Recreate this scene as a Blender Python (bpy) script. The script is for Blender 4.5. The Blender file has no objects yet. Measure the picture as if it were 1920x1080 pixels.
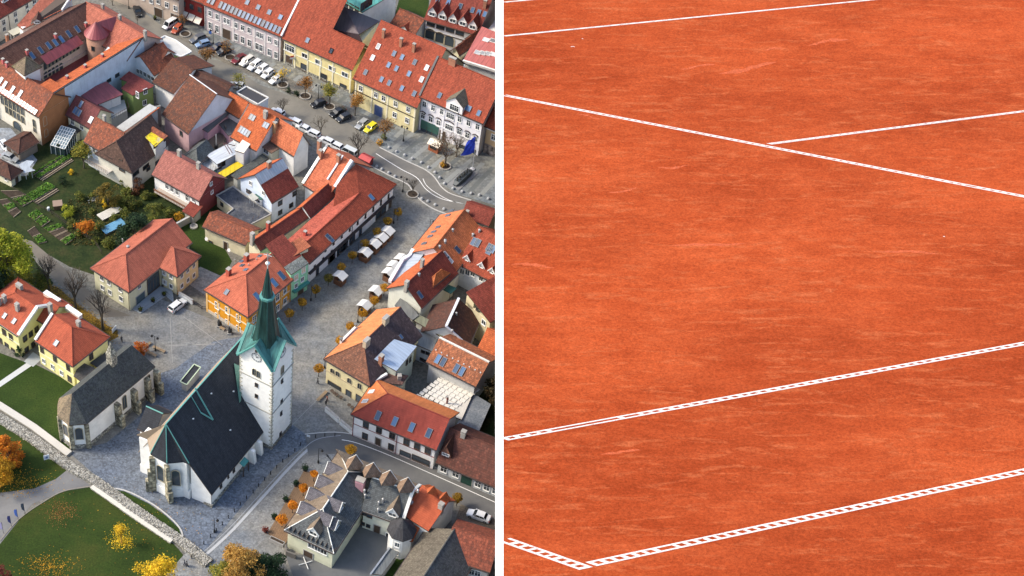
import bpy, math, random
from mathutils import Vector as V, Matrix
from math import radians as R, sin, cos, pi
random.seed(7)
S = bpy.context.scene
COL = S.collection
# ---------------------------------------------------------------- camera, sky, sun, exposure
CAM_H = 236.0; FOC = 2900.0; CX = 464.0; CY = 540.0; PITCH = R(45)
cd = bpy.data.cameras.new('camera'); cam = bpy.data.objects.new('camera', cd); COL.objects.link(cam)
cam.location = (0, 0, CAM_H); cam.rotation_euler = (R(90) - PITCH, 0, 0)
cd.sensor_width = 36; cd.lens = 36 * FOC / 1920; cd.shift_x = (960 - CX) / 1920
cd.clip_start = 1; cd.clip_end = 6000
S.camera = cam
SUN_AZ = R(172); SUN_EL = R(40)          # direction towards the sun, counted from +X
w = bpy.data.worlds.new('World'); S.world = w; w.use_nodes = True
nt = w.node_tree; bg = nt.nodes['Background']
sky = nt.nodes.new('ShaderNodeTexSky'); sky.sky_type = 'NISHITA'; sky.sun_disc = False
sky.sun_elevation = SUN_EL; sky.sun_rotation = pi / 2 - SUN_AZ
sky.air_density = 1.1; sky.dust_density = 2.5; sky.ozone_density = 1
nt.links.new(sky.outputs[0], bg.inputs[0]); bg.inputs[1].default_value = 0.15
sl = bpy.data.lights.new('sun', 'SUN'); sl.energy = 2.1; sl.angle = R(12); sl.color = (1, .90, .74)
so = bpy.data.objects.new('sun', sl); COL.objects.link(so)
sd = V((cos(SUN_EL) * cos(SUN_AZ), cos(SUN_EL) * sin(SUN_AZ), sin(SUN_EL)))
so.rotation_euler = sd.to_track_quat('Z', 'Y').to_euler(); so.location = sd * 900
S.view_settings.view_transform = 'Standard'; S.view_settings.look = 'None'
S.view_settings.exposure = 1.1; S.view_settings.gamma = 1; S.view_settings.use_curve_mapping = False

# ---------------------------------------------------------------- survey: points of the town from sight lines and heights
REG = {c: (ox, oy) for c, ox, oy in [(k, (0, 310, 620)[i % 3], (0, 220, 440, 640, 840)[i // 3]) for i, k in enumerate('abcdefghijklmno')]}
def px(s):
    if isinstance(s, (tuple, list)): return s
    a, b = s[1:].split(',')
    if s[0] == '=': return float(a), float(b)
    o = REG[s[0]]; return o[0] + float(a) / 4.5, o[1] + float(b) / 4.5
def ray(s):
    x, y = px(s); u = (x - CX) / FOC; v = -(y - CY) / FOC
    return V((u, cos(PITCH) + v * sin(PITCH), -sin(PITCH) + v * cos(PITCH)))
def P(s, z=0.0):
    if isinstance(s, V): return V((s.x, s.y, z))
    d = ray(s); t = (CAM_H - z) / -d.z
    return V((d.x * t, d.y * t, z))
def proj(p):
    q = p - V((0, 0, CAM_H)); dep = q.y * cos(PITCH) - q.z * sin(PITCH); up = q.y * sin(PITCH) + q.z * cos(PITCH)
    return CX + FOC * q.x / dep, CY - FOC * up / dep
def hz(top, base, z0=0.0):                 # height of a vertical edge from its two ends
    b = P(base, z0); ty = px(top)[1]; lo, hi = z0 - 5, 120
    for _ in range(40):
        m = (lo + hi) / 2
        if proj(V((b.x, b.y, m)))[1] > ty: lo = m
        else: hi = m
    return lo
def over(pt, s):                           # height of the point above plan position pt seen at s
    return hz(s, pt) if False else _over(pt, px(s)[1])
def _over(b, ty):
    lo, hi = -5, 120
    for _ in range(40):
        m = (lo + hi) / 2
        if proj(V((b.x, b.y, m)))[1] > ty: lo = m
        else: hi = m
    return lo
def onplane(s, p0, n):
    d = ray(s); o = V((0, 0, CAM_H)); return o + d * ((p0 - o).dot(n) / d.dot(n))
Z = V((0, 0, 1))

# ---------------------------------------------------------------- mesh and object helpers
def autouv(me):
    uv = me.uv_layers.new(name='UVMap')
    for f in me.polygons:
        n = f.normal
        u = Z.cross(n)
        u = V((1, 0, 0)) if u.length < .05 else u.normalized()
        v = n.cross(u)
        for li in f.loop_indices:
            c = me.vertices[me.loops[li].vertex_index].co
            uv.data[li].uv = (c.dot(u), c.dot(v))
class MB:
    def __init__(s): s.v = []; s.f = []; s.m = []
    def face(s, pts, m=0):
        i = len(s.v); s.v += [tuple(p) for p in pts]; s.f.append(tuple(range(i, i + len(pts)))); s.m.append(m)
    def box(s, c, sx, sy, sz, rz=0, m=0, taper=1.0):           # c = centre of the base
        ca, sa = cos(rz), sin(rz); i = len(s.v)
        for z, k in ((0, 1), (sz, taper)):
            for x, y in ((-1, -1), (1, -1), (1, 1), (-1, 1)):
                X, Y = x * sx / 2 * k, y * sy / 2 * k
                s.v.append((c[0] + X * ca - Y * sa, c[1] + X * sa + Y * ca, c[2] + z))
        for q in ((3, 2, 1, 0), (4, 5, 6, 7), (0, 1, 5, 4), (1, 2, 6, 5), (2, 3, 7, 6), (3, 0, 4, 7)):
            s.f.append(tuple(i + k for k in q)); s.m.append(m)
    def bar(s, a, b, r, r2=None, n=6, m=0, caps=True):
        a = V(a); b = V(b); r2 = r if r2 is None else r2; d = (b - a)
        if d.length < 1e-6: return
        d.normalize(); x = d.orthogonal().normalized(); y = d.cross(x); i = len(s.v)
        for p, q in ((a, r), (b, r2)):
            for k in range(n):
                t = 2 * pi * k / n; s.v.append(tuple(p + x * (q * cos(t)) + y * (q * sin(t))))
        for k in range(n):
            s.f.append((i + k, i + (k + 1) % n, i + n + (k + 1) % n, i + n + k)); s.m.append(m)
        if caps:
            s.f.append(tuple(i + k for k in reversed(range(n)))); s.m.append(m)
            s.f.append(tuple(i + n + k for k in range(n))); s.m.append(m)
    def beam(s, a, b, w, h, m=0, up=Z):                        # rectangular bar, top centre line a-b
        a = V(a); b = V(b); d = (b - a).normalized(); x = d.cross(up).normalized() * (w / 2); u = x.cross(d).normalized() * h
        i = len(s.v)
        for p in (a, b):
            s.v += [tuple(p - x), tuple(p + x), tuple(p + x - u), tuple(p - x - u)]
        for q in ((0, 4, 5, 1), (1, 5, 6, 2), (2, 6, 7, 3), (3, 7, 4, 0), (0, 1, 2, 3), (4, 7, 6, 5)):
            s.f.append(tuple(i + k for k in q)); s.m.append(m)
    def lathe(s, c, prof, n=10, m=0, sx=1, sy=1):
        i = len(s.v)
        for r, z in prof:
            for k in range(n):
                t = 2 * pi * k / n; s.v.append((c[0] + r * cos(t) * sx, c[1] + r * sin(t) * sy, c[2] + z))
        for j in range(len(prof) - 1):
            for k in range(n):
                s.f.append((i + j * n + k, i + j * n + (k + 1) % n, i + (j + 1) * n + (k + 1) % n, i + (j + 1) * n + k)); s.m.append(m)
        s.f.append(tuple(i + k for k in reversed(range(n)))); s.m.append(m)
        s.f.append(tuple(i + (len(prof) - 1) * n + k for k in range(n))); s.m.append(m)
    def prism(s, pts, z0, z1, m=0, mtop=None):
        n = len(pts); i = len(s.v)
        area = sum(pts[k][0] * pts[(k + 1) % n][1] - pts[(k + 1) % n][0] * pts[k][1] for k in range(n))
        if area < 0: pts = list(reversed(pts))
        s.v += [(p[0], p[1], z0) for p in pts] + [(p[0], p[1], z1) for p in pts]
        s.f.append(tuple(i + k for k in reversed(range(n)))); s.m.append(m)
        s.f.append(tuple(i + n + k for k in range(n))); s.m.append(m if mtop is None else mtop)
        for k in range(n):
            s.f.append((i + k, i + (k + 1) % n, i + n + (k + 1) % n, i + n + k)); s.m.append(m)
    def slab(s, faces, t, m=0, mside=None):                     # closed sheet: faces above, copies t below, sides
        key = {}; vs = []
        def idx(p):
            k = (round(p[0], 2), round(p[1], 2), round(p[2], 2))
            if k not in key: key[k] = len(vs); vs.append(V(p))
            return key[k]
        fs = []
        for f in faces:
            ids = [idx(p) for p in f]
            n = V((0, 0, 0))
            for k in range(len(ids)):
                a, b = vs[ids[k]], vs[ids[(k + 1) % len(ids)]]; n += a.cross(b)
            if n.z < 0: ids.reverse()
            fs.append(ids)
        base = len(s.v); N = len(vs)
        s.v += [tuple(p) for p in vs] + [(p.x, p.y, p.z - t) for p in vs]
        ed = set()
        for ids in fs:
            s.f.append(tuple(base + k for k in ids)); s.m.append(m)
            s.f.append(tuple(base + N + k for k in reversed(ids))); s.m.append(m if mside is None else mside)
            for k in range(len(ids)): ed.add((ids[k], ids[(k + 1) % len(ids)]))
        for a, b in ed:
            if (b, a) not in ed:
                s.f.append((base + b, base + a, base + N + a, base + N + b)); s.m.append(m if mside is None else mside)
    def mesh(s, name, mats, loc=None, smooth=False):
        me = bpy.data.meshes.new(name)
        vs = s.v if loc is None else [(a - loc[0], b - loc[1], c - loc[2]) for a, b, c in s.v]
        me.from_pydata(vs, [], s.f)
        if not isinstance(mats, (list, tuple)): mats = [mats]
        for m in mats: me.materials.append(m)
        me.polygons.foreach_set('material_index', s.m)
        if smooth: me.polygons.foreach_set('use_smooth', [True] * len(me.polygons))
        me.update(); autouv(me); return me
def link(name, me, parent=None, loc=(0, 0, 0), rz=0.0, **props):
    o = bpy.data.objects.new(name, me); COL.objects.link(o); o.location = loc
    if rz: o.rotation_euler = (0, 0, rz)
    if parent: o.parent = parent
    for k, v in props.items():
        if v: o[k] = v
    return o
def thing(name, label, cat, loc, rz=0.0, group=None):
    return link(name, None, None, loc, rz, label=label, category=cat, group=group)
def copytree(o, parent=None, loc=None, rz=None, label=None, scale=None):
    c = o.copy(); COL.objects.link(c); c.parent = parent
    if loc is not None: c.location = loc
    if rz is not None: c.rotation_euler = (0, 0, rz)
    if scale is not None: c.scale = (scale,) * 3
    if label: c['label'] = label
    for ch in KIDS.get(o.name, [x for x in o.children]): copytree(ch, c)
    return c
KIDS = {}
# ---------------------------------------------------------------- procedural materials
def _m(name):
    m = bpy.data.materials.new(name); m.use_nodes = True; t = m.node_tree
    return m, t, t.nodes['Principled BSDF']
def N(t, ty, **kw):
    n = t.nodes.new(ty)
    for k, v in kw.items():
        if hasattr(n, k): setattr(n, k, v)
    return n
def ramp(t, src, stops):
    r = N(t, 'ShaderNodeValToRGB'); t.links.new(src, r.inputs[0]); e = r.color_ramp.elements
    e[0].position, e[0].color = stops[0][0], (*stops[0][1], 1); e[1].position, e[1].color = stops[-1][0], (*stops[-1][1], 1)
    for p, c in stops[1:-1]: x = e.new(p); x.color = (*c, 1)
    return r.outputs[0]
def noise(t, vec, scale, detail=3, rough=.6, dim=None):
    n = N(t, 'ShaderNodeTexNoise'); n.inputs['Scale'].default_value = scale; n.inputs['Detail'].default_value = detail
    n.inputs['Roughness'].default_value = rough
    if vec is not None: t.links.new(vec, n.inputs['Vector'])
    return n.outputs['Fac']
def mix(t, a, b, f, mode='MIX'):
    n = N(t, 'ShaderNodeMix', data_type='RGBA', blend_type=mode)
    for s, v in ((n.inputs[0], f), (n.inputs[6], a), (n.inputs[7], b)):
        if hasattr(v, 'links'): t.links.new(v, s)
        elif isinstance(v, (int, float)): s.default_value = v
        else: s.default_value = (*v, 1)
    return n.outputs[2]
def mapping(t, vec, sc=(1, 1, 1), rz=0):
    n = N(t, 'ShaderNodeMapping'); n.inputs['Scale'].default_value = sc; n.inputs['Rotation'].default_value = (0, 0, rz)
    t.links.new(vec, n.inputs['Vector']); return n.outputs[0]
def bump(t, b, h, dist=.02, st=.5):
    n = N(t, 'ShaderNodeBump'); n.inputs['Distance'].default_value = dist; n.inputs['Strength'].default_value = st
    t.links.new(h, n.inputs['Height']); t.links.new(n.outputs[0], b.inputs['Normal'])
def mul(c, k): return tuple(min(1, x * k) for x in c)
def geo(t): return N(t, 'ShaderNodeNewGeometry').outputs['Position']
def uvn(t): return N(t, 'ShaderNodeUVMap').outputs[0]
_cache = {}
def memo(f):
    def g(*a, **k):
        key = (f.__name__, a, tuple(sorted(k.items())))
        if key not in _cache: _cache[key] = f(*a, **k)
        return _cache[key]
    return g
@memo
def tile(c, old=0.0, moss=0.0, course=.36, var=.25, pale=0.0):      # clay or slate roof covering laid in courses
    m, t, b = _m('roof_tile'); u = uvn(t); g = geo(t)
    br = N(t, 'ShaderNodeTexBrick'); t.links.new(u, br.inputs['Vector'])
    br.inputs['Scale'].default_value = 1; br.inputs['Brick Width'].default_value = .30; br.inputs['Row Height'].default_value = course
    br.inputs['Mortar Size'].default_value = .035; br.inputs['Mortar Smooth'].default_value = .6; br.inputs['Bias'].default_value = -.1
    br.inputs['Color1'].default_value = (*mul(c, 1 + var), 1); br.inputs['Color2'].default_value = (*mul(c, 1 - var), 1)
    br.inputs['Mortar'].default_value = (*mul(c, .5), 1)
    col = br.outputs['Color']
    n1 = noise(t, g, .35, 5, .65); n2 = noise(t, g, 3.1, 3, .7)
    col = mix(t, col, ramp(t, n1, [(.3, (.84, .83, .83)), (.7, (1.13, 1.12, 1.1))]), 1.0, 'MULTIPLY')
    col = mix(t, col, ramp(t, n2, [(.35, (.92, .91, .91)), (.65, (1.06, 1.06, 1.06))]), 1.0, 'MULTIPLY')
    sm = mapping(t, u, (1.4, .10, 1)); st = noise(t, sm, 1.0, 3, .6)    # rain streaks down the slope
    col = mix(t, col, ramp(t, st, [(.35, (.84, .82, .82)), (.6, (1.06, 1.06, 1.06))]), 1.0, 'MULTIPLY')
    if old:
        n3 = noise(t, g, 1.1, 6, .75)
        f = ramp(t, n3, [(.5 - .22 * old, (old, old, old)), (.62, (0, 0, 0))])
        col = mix(t, col, (.045, .032, .028), f)
        wv = N(t, 'ShaderNodeTexWhiteNoise'); wv.noise_dimensions = '2D'
        sn = N(t, 'ShaderNodeVectorMath', operation='SNAP'); t.links.new(u, sn.inputs[0]); sn.inputs[1].default_value = (.31, course, 1)
        t.links.new(sn.outputs[0], wv.inputs['Vector'])
        col = mix(t, col, mul(c, 1.7), ramp(t, wv.outputs['Value'], [(.86, (0, 0, 0)), (.92, (.4, .4, .4))]))
    if moss:
        n4 = noise(t, g, .8, 6, .8)
        col = mix(t, col, (.16, .16, .05), ramp(t, n4, [(.52, (0, 0, 0)), (.66, (moss, moss, moss))]))
    if pale:
        n5 = noise(t, g, 1.9, 4, .8)
        col = mix(t, col, (.42, .36, .30), ramp(t, n5, [(.55, (0, 0, 0)), (.75, (pale, pale, pale))]))
    t.links.new(col, b.inputs['Base Color']); b.inputs['Roughness'].default_value = .82; b.inputs['Specular IOR Level'].default_value = .25
    sp = N(t, 'ShaderNodeSeparateXYZ'); t.links.new(u, sp.inputs[0])
    md = N(t, 'ShaderNodeMath', operation='FRACT'); dv = N(t, 'ShaderNodeMath', operation='DIVIDE'); t.links.new(sp.outputs[1], dv.inputs[0]); dv.inputs[1].default_value = course
    t.links.new(dv.outputs[0], md.inputs[0])
    bump(t, b, md.outputs[0], -.05, .55)
    return m
@memo
def slate(c=(.035, .04, .045), moss=.5):                             # stone or wooden shingles, blotchy
    m, t, b = _m('slate_shingle'); u = uvn(t); g = geo(t)
    br = N(t, 'ShaderNodeTexBrick'); t.links.new(u, br.inputs['Vector']); br.inputs['Scale'].default_value = 1
    br.inputs['Brick Width'].default_value = .28; br.inputs['Row Height'].default_value = .28; br.inputs['Mortar Size'].default_value = .02
    br.inputs['Color1'].default_value = (*mul(c, 1.6), 1); br.inputs['Color2'].default_value = (*mul(c, .6), 1); br.inputs['Mortar'].default_value = (*mul(c, .4), 1)
    n1 = noise(t, g, 1.7, 6, .8)
    col = mix(t, br.outputs['Color'], (.10, .125, .10), ramp(t, n1, [(.45, (0, 0, 0)), (.68, (moss, moss, moss))]))
    n2 = noise(t, g, .25, 3)
    col = mix(t, col, ramp(t, n2, [(.3, (.75, .75, .78)), (.7, (1.25, 1.22, 1.15))]), 1.0, 'MULTIPLY')
    t.links.new(col, b.inputs['Base Color']); b.inputs['Roughness'].default_value = .7; bump(t, b, br.outputs['Fac'], -.03, .5)
    return m
@memo
def plaster(c, dirt=.25, stain=(.55, .5, .45)):
    m, t, b = _m('plaster'); g = geo(t); u = uvn(t)
    n1 = noise(t, g, .5, 5, .7); n2 = noise(t, mapping(t, u, (1.6, .16, 1)), 1.0, 4, .7)
    col = mix(t, c, mul(c, .80), ramp(t, n1, [(.4, (0, 0, 0)), (.75, (1, 1, 1))]))
    col = mix(t, col, tuple(a * s for a, s in zip(c, stain)), ramp(t, n2, [(.52, (0, 0, 0)), (.78, (dirt, dirt, dirt))]))
    sp = N(t, 'ShaderNodeSeparateXYZ'); t.links.new(g, sp.inputs[0])
    mr = N(t, 'ShaderNodeMapRange'); t.links.new(sp.outputs[2], mr.inputs[0]); mr.inputs[1].default_value = 0; mr.inputs[2].default_value = 1.4; mr.inputs[3].default_value = .55; mr.inputs[4].default_value = 0
    ml = N(t, 'ShaderNodeMath', operation='MULTIPLY'); t.links.new(mr.outputs[0], ml.inputs[0]); t.links.new(n1, ml.inputs[1])
    col = mix(t, col, mul(c, .5), ml.outputs[0])
    t.links.new(col, b.inputs['Base Color']); b.inputs['Roughness'].default_value = .9; b.inputs['Specular IOR Level'].default_value = .2
    bump(t, b, noise(t, g, 6, 3), .02, .3)
    return m
@memo
def metal(c, rough=.45, met=.3, seam=0.0, streak=.35):
    m, t, b = _m('sheet_metal'); g = geo(t); u = uvn(t)
    n1 = noise(t, mapping(t, u, (1.2, .2, 1)), 1.0, 5, .7)
    col = mix(t, c, mul(c, 1 - streak), ramp(t, n1, [(.4, (0, 0, 0)), (.7, (1, 1, 1))]))
    if seam:
        sp = N(t, 'ShaderNodeSeparateXYZ'); t.links.new(u, sp.inputs[0])
        dv = N(t, 'ShaderNodeMath', operation='DIVIDE'); t.links.new(sp.outputs[0], dv.inputs[0]); dv.inputs[1].default_value = seam
        fr = N(t, 'ShaderNodeMath', operation='FRACT'); t.links.new(dv.outputs[0], fr.inputs[0])
        r = ramp(t, fr.outputs[0], [(0, (.55, .55, .55)), (.12, (1, 1, 1))])
        col = mix(t, col, r, 1.0, 'MULTIPLY'); bump(t, b, fr.outputs[0], .03, .5)
    t.links.new(col, b.inputs['Base Color']); b.inputs['Roughness'].default_value = rough; b.inputs['Metallic'].default_value = met
    return m
@memo
def plain(c, rough=.6, met=0.0, var=.15, sc=4.0, spec=.5):
    m, t, b = _m('paint'); g = geo(t)
    col = mix(t, mul(c, 1 + var), mul(c, 1 - var), noise(t, g, sc, 4, .6))
    t.links.new(col, b.inputs['Base Color']); b.inputs['Roughness'].default_value = rough; b.inputs['Metallic'].default_value = met
    b.inputs['Specular IOR Level'].default_value = spec
    return m
@memo
def carpaint(c):
    m, t, b = _m('car_paint'); col = mix(t, c, mul(c, .85), noise(t, geo(t), 1.5))
    t.links.new(col, b.inputs['Base Color']); b.inputs['Roughness'].default_value = .28; b.inputs['Metallic'].default_value = .15
    b.inputs['Coat Weight'].default_value = .6
    return m
@memo
def glass(c=(.03, .04, .05), rough=.12):
    m, t, b = _m('window_glass'); oi = N(t, 'ShaderNodeObjectInfo')
    col = mix(t, mul(c, .5), mul(c, 1.9), oi.outputs['Random'])
    t.links.new(col, b.inputs['Base Color']); b.inputs['Roughness'].default_value = rough; b.inputs['Specular IOR Level'].default_value = .5
    return m
@memo
def leaf(c1, c2, c3=None):
    m, t, b = _m('foliage'); g = N(t, 'ShaderNodeNewGeometry')
    st = [(0, c1), (.55, c2)] + ([(1, c3)] if c3 else [(1, mul(c2, 1.3))])
    col = ramp(t, g.outputs['Random Per Island'], st)
    col = mix(t, col, ramp(t, noise(t, g.outputs['Position'], .9, 3), [(.35, (.6, .6, .6)), (.65, (1.3, 1.3, 1.3))]), 1.0, 'MULTIPLY')
    t.links.new(col, b.inputs['Base Color']); b.inputs['Roughness'].default_value = .7; b.inputs['Specular IOR Level'].default_value = .2
    tr = N(t, 'ShaderNodeBsdfTranslucent'); t.links.new(col, tr.inputs[0]); ms = N(t, 'ShaderNodeMixShader'); ms.inputs[0].default_value = .3
    t.links.new(b.outputs[0], ms.inputs[1]); t.links.new(tr.outputs[0], ms.inputs[2]); t.links.new(ms.outputs[0], t.nodes['Material Output'].inputs[0])
    return m
@memo
def ground(c1, c2, c3, s1=.25, s2=5.0, fleck=None, rough=.95, bmp=.04, fd=.70):
    m, t, b = _m('ground_cover'); g = geo(t)
    col = ramp(t, noise(t, g, s1, 6, .65), [(.32, c1), (.5, c2), (.7, c3)])
    n2 = noise(t, g, s2, 4, .75)
    col = mix(t, col, ramp(t, n2, [(.3, (.55, .55, .55)), (.7, (1.45, 1.45, 1.45))]), 1.0, 'MULTIPLY')
    if fleck:
        n3 = noise(t, g, 2.2, 8, .9); col = mix(t, col, fleck, ramp(t, n3, [(fd, (0, 0, 0)), (fd + .05, (1, 1, 1))]))
    t.links.new(col, b.inputs['Base Color']); b.inputs['Roughness'].default_value = rough; b.inputs['Specular IOR Level'].default_value = .2
    bump(t, b, n2, bmp, .8); return m
@memo
def cobble(c, size=.35, warm=(1.15, 1.05, .88), speck=.42):
    m, t, b = _m('cobblestones'); g = geo(t)
    vo = N(t, 'ShaderNodeTexVoronoi'); vo.inputs['Scale'].default_value = 1 / size; t.links.new(g, vo.inputs['Vector'])
    sp = N(t, 'ShaderNodeSeparateColor'); t.links.new(vo.outputs['Color'], sp.inputs[0])
    col = mix(t, mul(c, 1 - .45 * speck), mul(c, 1 + .55 * speck), sp.outputs[0])
    col = mix(t, col, ramp(t, vo.outputs['Distance'], [(.45, (1, 1, 1)), (.8, (.78, .78, .78))]), 1.0, 'MULTIPLY')
    col = mix(t, col, ramp(t, noise(t, g, .05, 5, .6), [(.38, (.80, .88, 1.0)), (.62, warm)]), 1.0, 'MULTIPLY')
    col = mix(t, col, ramp(t, noise(t, g, .6, 6, .75), [(.32, (.74, .74, .74)), (.68, (1.2, 1.2, 1.2))]), 1.0, 'MULTIPLY')
    # fan joints: the paving is laid in rings, seen as long pale curves
    rg = N(t, 'ShaderNodeTexWave'); rg.wave_type = 'RINGS'; rg.inputs['Scale'].default_value = .11; rg.inputs['Distortion'].default_value = 5; rg.inputs['Detail'].default_value = 2
    t.links.new(mapping(t, g, (.5, .5, .5)), rg.inputs['Vector'])
    col = mix(t, col, ramp(t, rg.outputs['Fac'], [(.9, (1, 1, 1)), (1.0, (1.14, 1.14, 1.12))]), 1.0, 'MULTIPLY')
    t.links.new(col, b.inputs['Base Color']); b.inputs['Roughness'].default_value = .75
    bump(t, b, vo.outputs['Distance'], -.03, .5); return m
@memo
def asphalt(c=(.14, .135, .125)):
    m, t, b = _m('asphalt'); g = geo(t)
    col = mix(t, mul(c, .8), mul(c, 1.2), noise(t, g, 12, 4, .8))
    col = mix(t, col, ramp(t, noise(t, g, .12, 6, .7), [(.35, (.76, .76, .78)), (.65, (1.16, 1.14, 1.1))]), 1.0, 'MULTIPLY')
    t.links.new(col, b.inputs['Base Color']); b.inputs['Roughness'].default_value = .9; return m
@memo
def stone(c=(.33, .30, .25), s=1.5):
    m, t, b = _m('rubble_stone'); g = geo(t)
    vo = N(t, 'ShaderNodeTexVoronoi'); vo.inputs['Scale'].default_value = s; t.links.new(g, vo.inputs['Vector'])
    sp = N(t, 'ShaderNodeSeparateColor'); t.links.new(vo.outputs['Color'], sp.inputs[0])
    col = mix(t, mul(c, .45), mul(c, 1.6), sp.outputs[0])
    col = mix(t, col, ramp(t, vo.outputs['Distance'], [(.3, (1, 1, 1)), (.75, (.4, .4, .4))]), 1.0, 'MULTIPLY')
    t.links.new(col, b.inputs['Base Color']); b.inputs['Roughness'].default_value = .95; bump(t, b, vo.outputs['Distance'], -.1, .8); return m
# palette (base colours of the surfaces; some orange tiles carry a sunlit tone)
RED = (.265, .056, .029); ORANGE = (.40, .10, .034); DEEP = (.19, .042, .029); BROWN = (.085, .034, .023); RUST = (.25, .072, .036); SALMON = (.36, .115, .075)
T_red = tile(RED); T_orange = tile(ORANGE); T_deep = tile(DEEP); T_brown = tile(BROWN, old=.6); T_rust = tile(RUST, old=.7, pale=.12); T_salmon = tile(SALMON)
WHITE = plaster((.74, .74, .72)); CREAM = plaster((.70, .66, .48)); YELLOW = plaster((.70, .60, .30)); GREY = plaster((.42, .42, .40), .5)
DARKM = metal((.06, .06, .065), .5, .2); ZINC = metal((.42, .44, .46), .4, .5, seam=.6); GUT = plain((.05, .035, .03), .5); GUTL = plain((.30, .30, .30), .5, .2)
COPPER = metal((.10, .36, .31), .55, .1, streak=.6)
FRAME = plain((.72, .72, .70), .5); FRAMEB = plain((.07, .045, .03), .5); GL = glass(); GLB = glass((.035, .08, .16), .3); GLW = glass((.30, .32, .34), .3)
CHIM = plaster((.34, .16, .10), .4); CHIMW = plaster((.33, .31, .28), .5); CONC = plaster((.36, .35, .33), .5)
CALC = False
# ---------------------------------------------------------------- building kit
_wm = {}
STONEF = plain((.40, .35, .25), .9)
def window_mesh(w, h, style):
    k = ('win', round(w, 2), round(h, 2), style)
    if k in _wm: return _wm[k]
    fr = MB(); t = .13 if style != 'dark' else .08; mt = FRAMEB if style in ('dark', 'plain_dark') else STONEF if style == 'arch' else FRAME
    def b(x0, x1, z0, z1, y0, y1):
        fr.box(((x0 + x1) / 2, (y0 + y1) / 2, z0), x1 - x0, y1 - y0, z1 - z0)
    W, H = w / 2, h / 2
    if style == 'arch':
        n = 8; pts = [(-W, -H), (W, -H)] + [(W * cos(pi * i / n), H - W + W * sin(pi * i / n)) for i in range(n + 1)]
        c = len(fr.v)
        out = [(x * 1.16, z * 1.06) for x, z in pts]; m = len(pts)
        for i in range(m):
            j = (i + 1) % m
            a, b2, c2, d = pts[i], pts[j], out[j], out[i]
            fr.face([(a[0], .1, a[1]), (d[0], .1, d[1]), (c2[0], .1, c2[1]), (b2[0], .1, b2[1])])
            fr.face([(d[0], .1, d[1]), (d[0], -.05, d[1]), (c2[0], -.05, c2[1]), (c2[0], .1, c2[1])])
            fr.face([(a[0], -.05, a[1]), (a[0], .1, a[1]), (b2[0], .1, b2[1]), (b2[0], -.05, b2[1])])
        if w < 1.25: b(-.02, .02, -H, H * .9, .01, .04)
        pn = MB(); pn.face([(x, .012, z) for x, z in reversed(pts)]); pn.face([(x, -.02, z) for x, z in pts])
    else:
        b(-W - t, -W, -H - t, H + t, -.05, .09); b(W, W + t, -H - t, H + t, -.05, .09)
        b(-W, W, H, H + t, -.05, .09); b(-W - .06, W + .06, -H - t - .02, -H, -.05, .2)
        if style != 'dark':
            b(-.035, .035, -H, H, .02, .06)
            if h > 1.3: b(-W, W, H * .25, H * .25 + .06, .02, .055)
            if w > 1.9:
                for x in (-W / 2, W / 2): b(x - .03, x + .03, -H, H, .02, .06)
        pn = MB(); pn.box((0, 0, -H), w, .04, h)
    _wm[k] = (fr.mesh('window_frame', mt), pn.mesh('pane', GL)); return _wm[k]
def skylight_mesh(w, h, kind):
    k = ('sky', w, h, kind)
    if k not in _wm:
        fr = MB(); t = .09
        for x, y, a, b in ((0, h / 2, w + t, t), (0, -h / 2, w + t, t), (w / 2, 0, t, h - t), (-w / 2, 0, t, h - t)): fr.box((x, y, -.05), a, b, .19)
        pn = MB(); pn.box((0, 0, -.04), w - t, h - t, .12)
        _wm[k] = (fr.mesh('skylight_frame', FRAME if kind == 'w' else plain((.34, .09, .06)) if kind == 's' else plain((.16, .16, .17), .5)), pn.mesh('pane', GLB if kind not in 'ws' else GLW))
    return _wm[k]
def chimney_mesh(sx, sy, h, mat):
    k = ('chim', sx, sy, h, mat.name)
    if k not in _wm:
        a = MB(); a.box((0, 0, -1.6), sx, sy, h + 1.6); a.box((0, 0, h - .35), sx + .14, sy + .14, .12)
        c = MB(); c.box((0, 0, h + .22), sx + .12, sy + .12, .08)
        for x in (-1, 1):
            for y in (-1, 1): c.box((x * (sx / 2 - .08), y * (sy / 2 - .08), h), .12, .12, .22)
        fl = MB(); fl.box((0, 0, h), sx * .6, sy * .6, .06)
        _wm[k] = (a.mesh('chimney', mat), c.mesh('chimney_cap', CHIMW), fl.mesh('flue', DARKM))
    return _wm[k]
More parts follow.
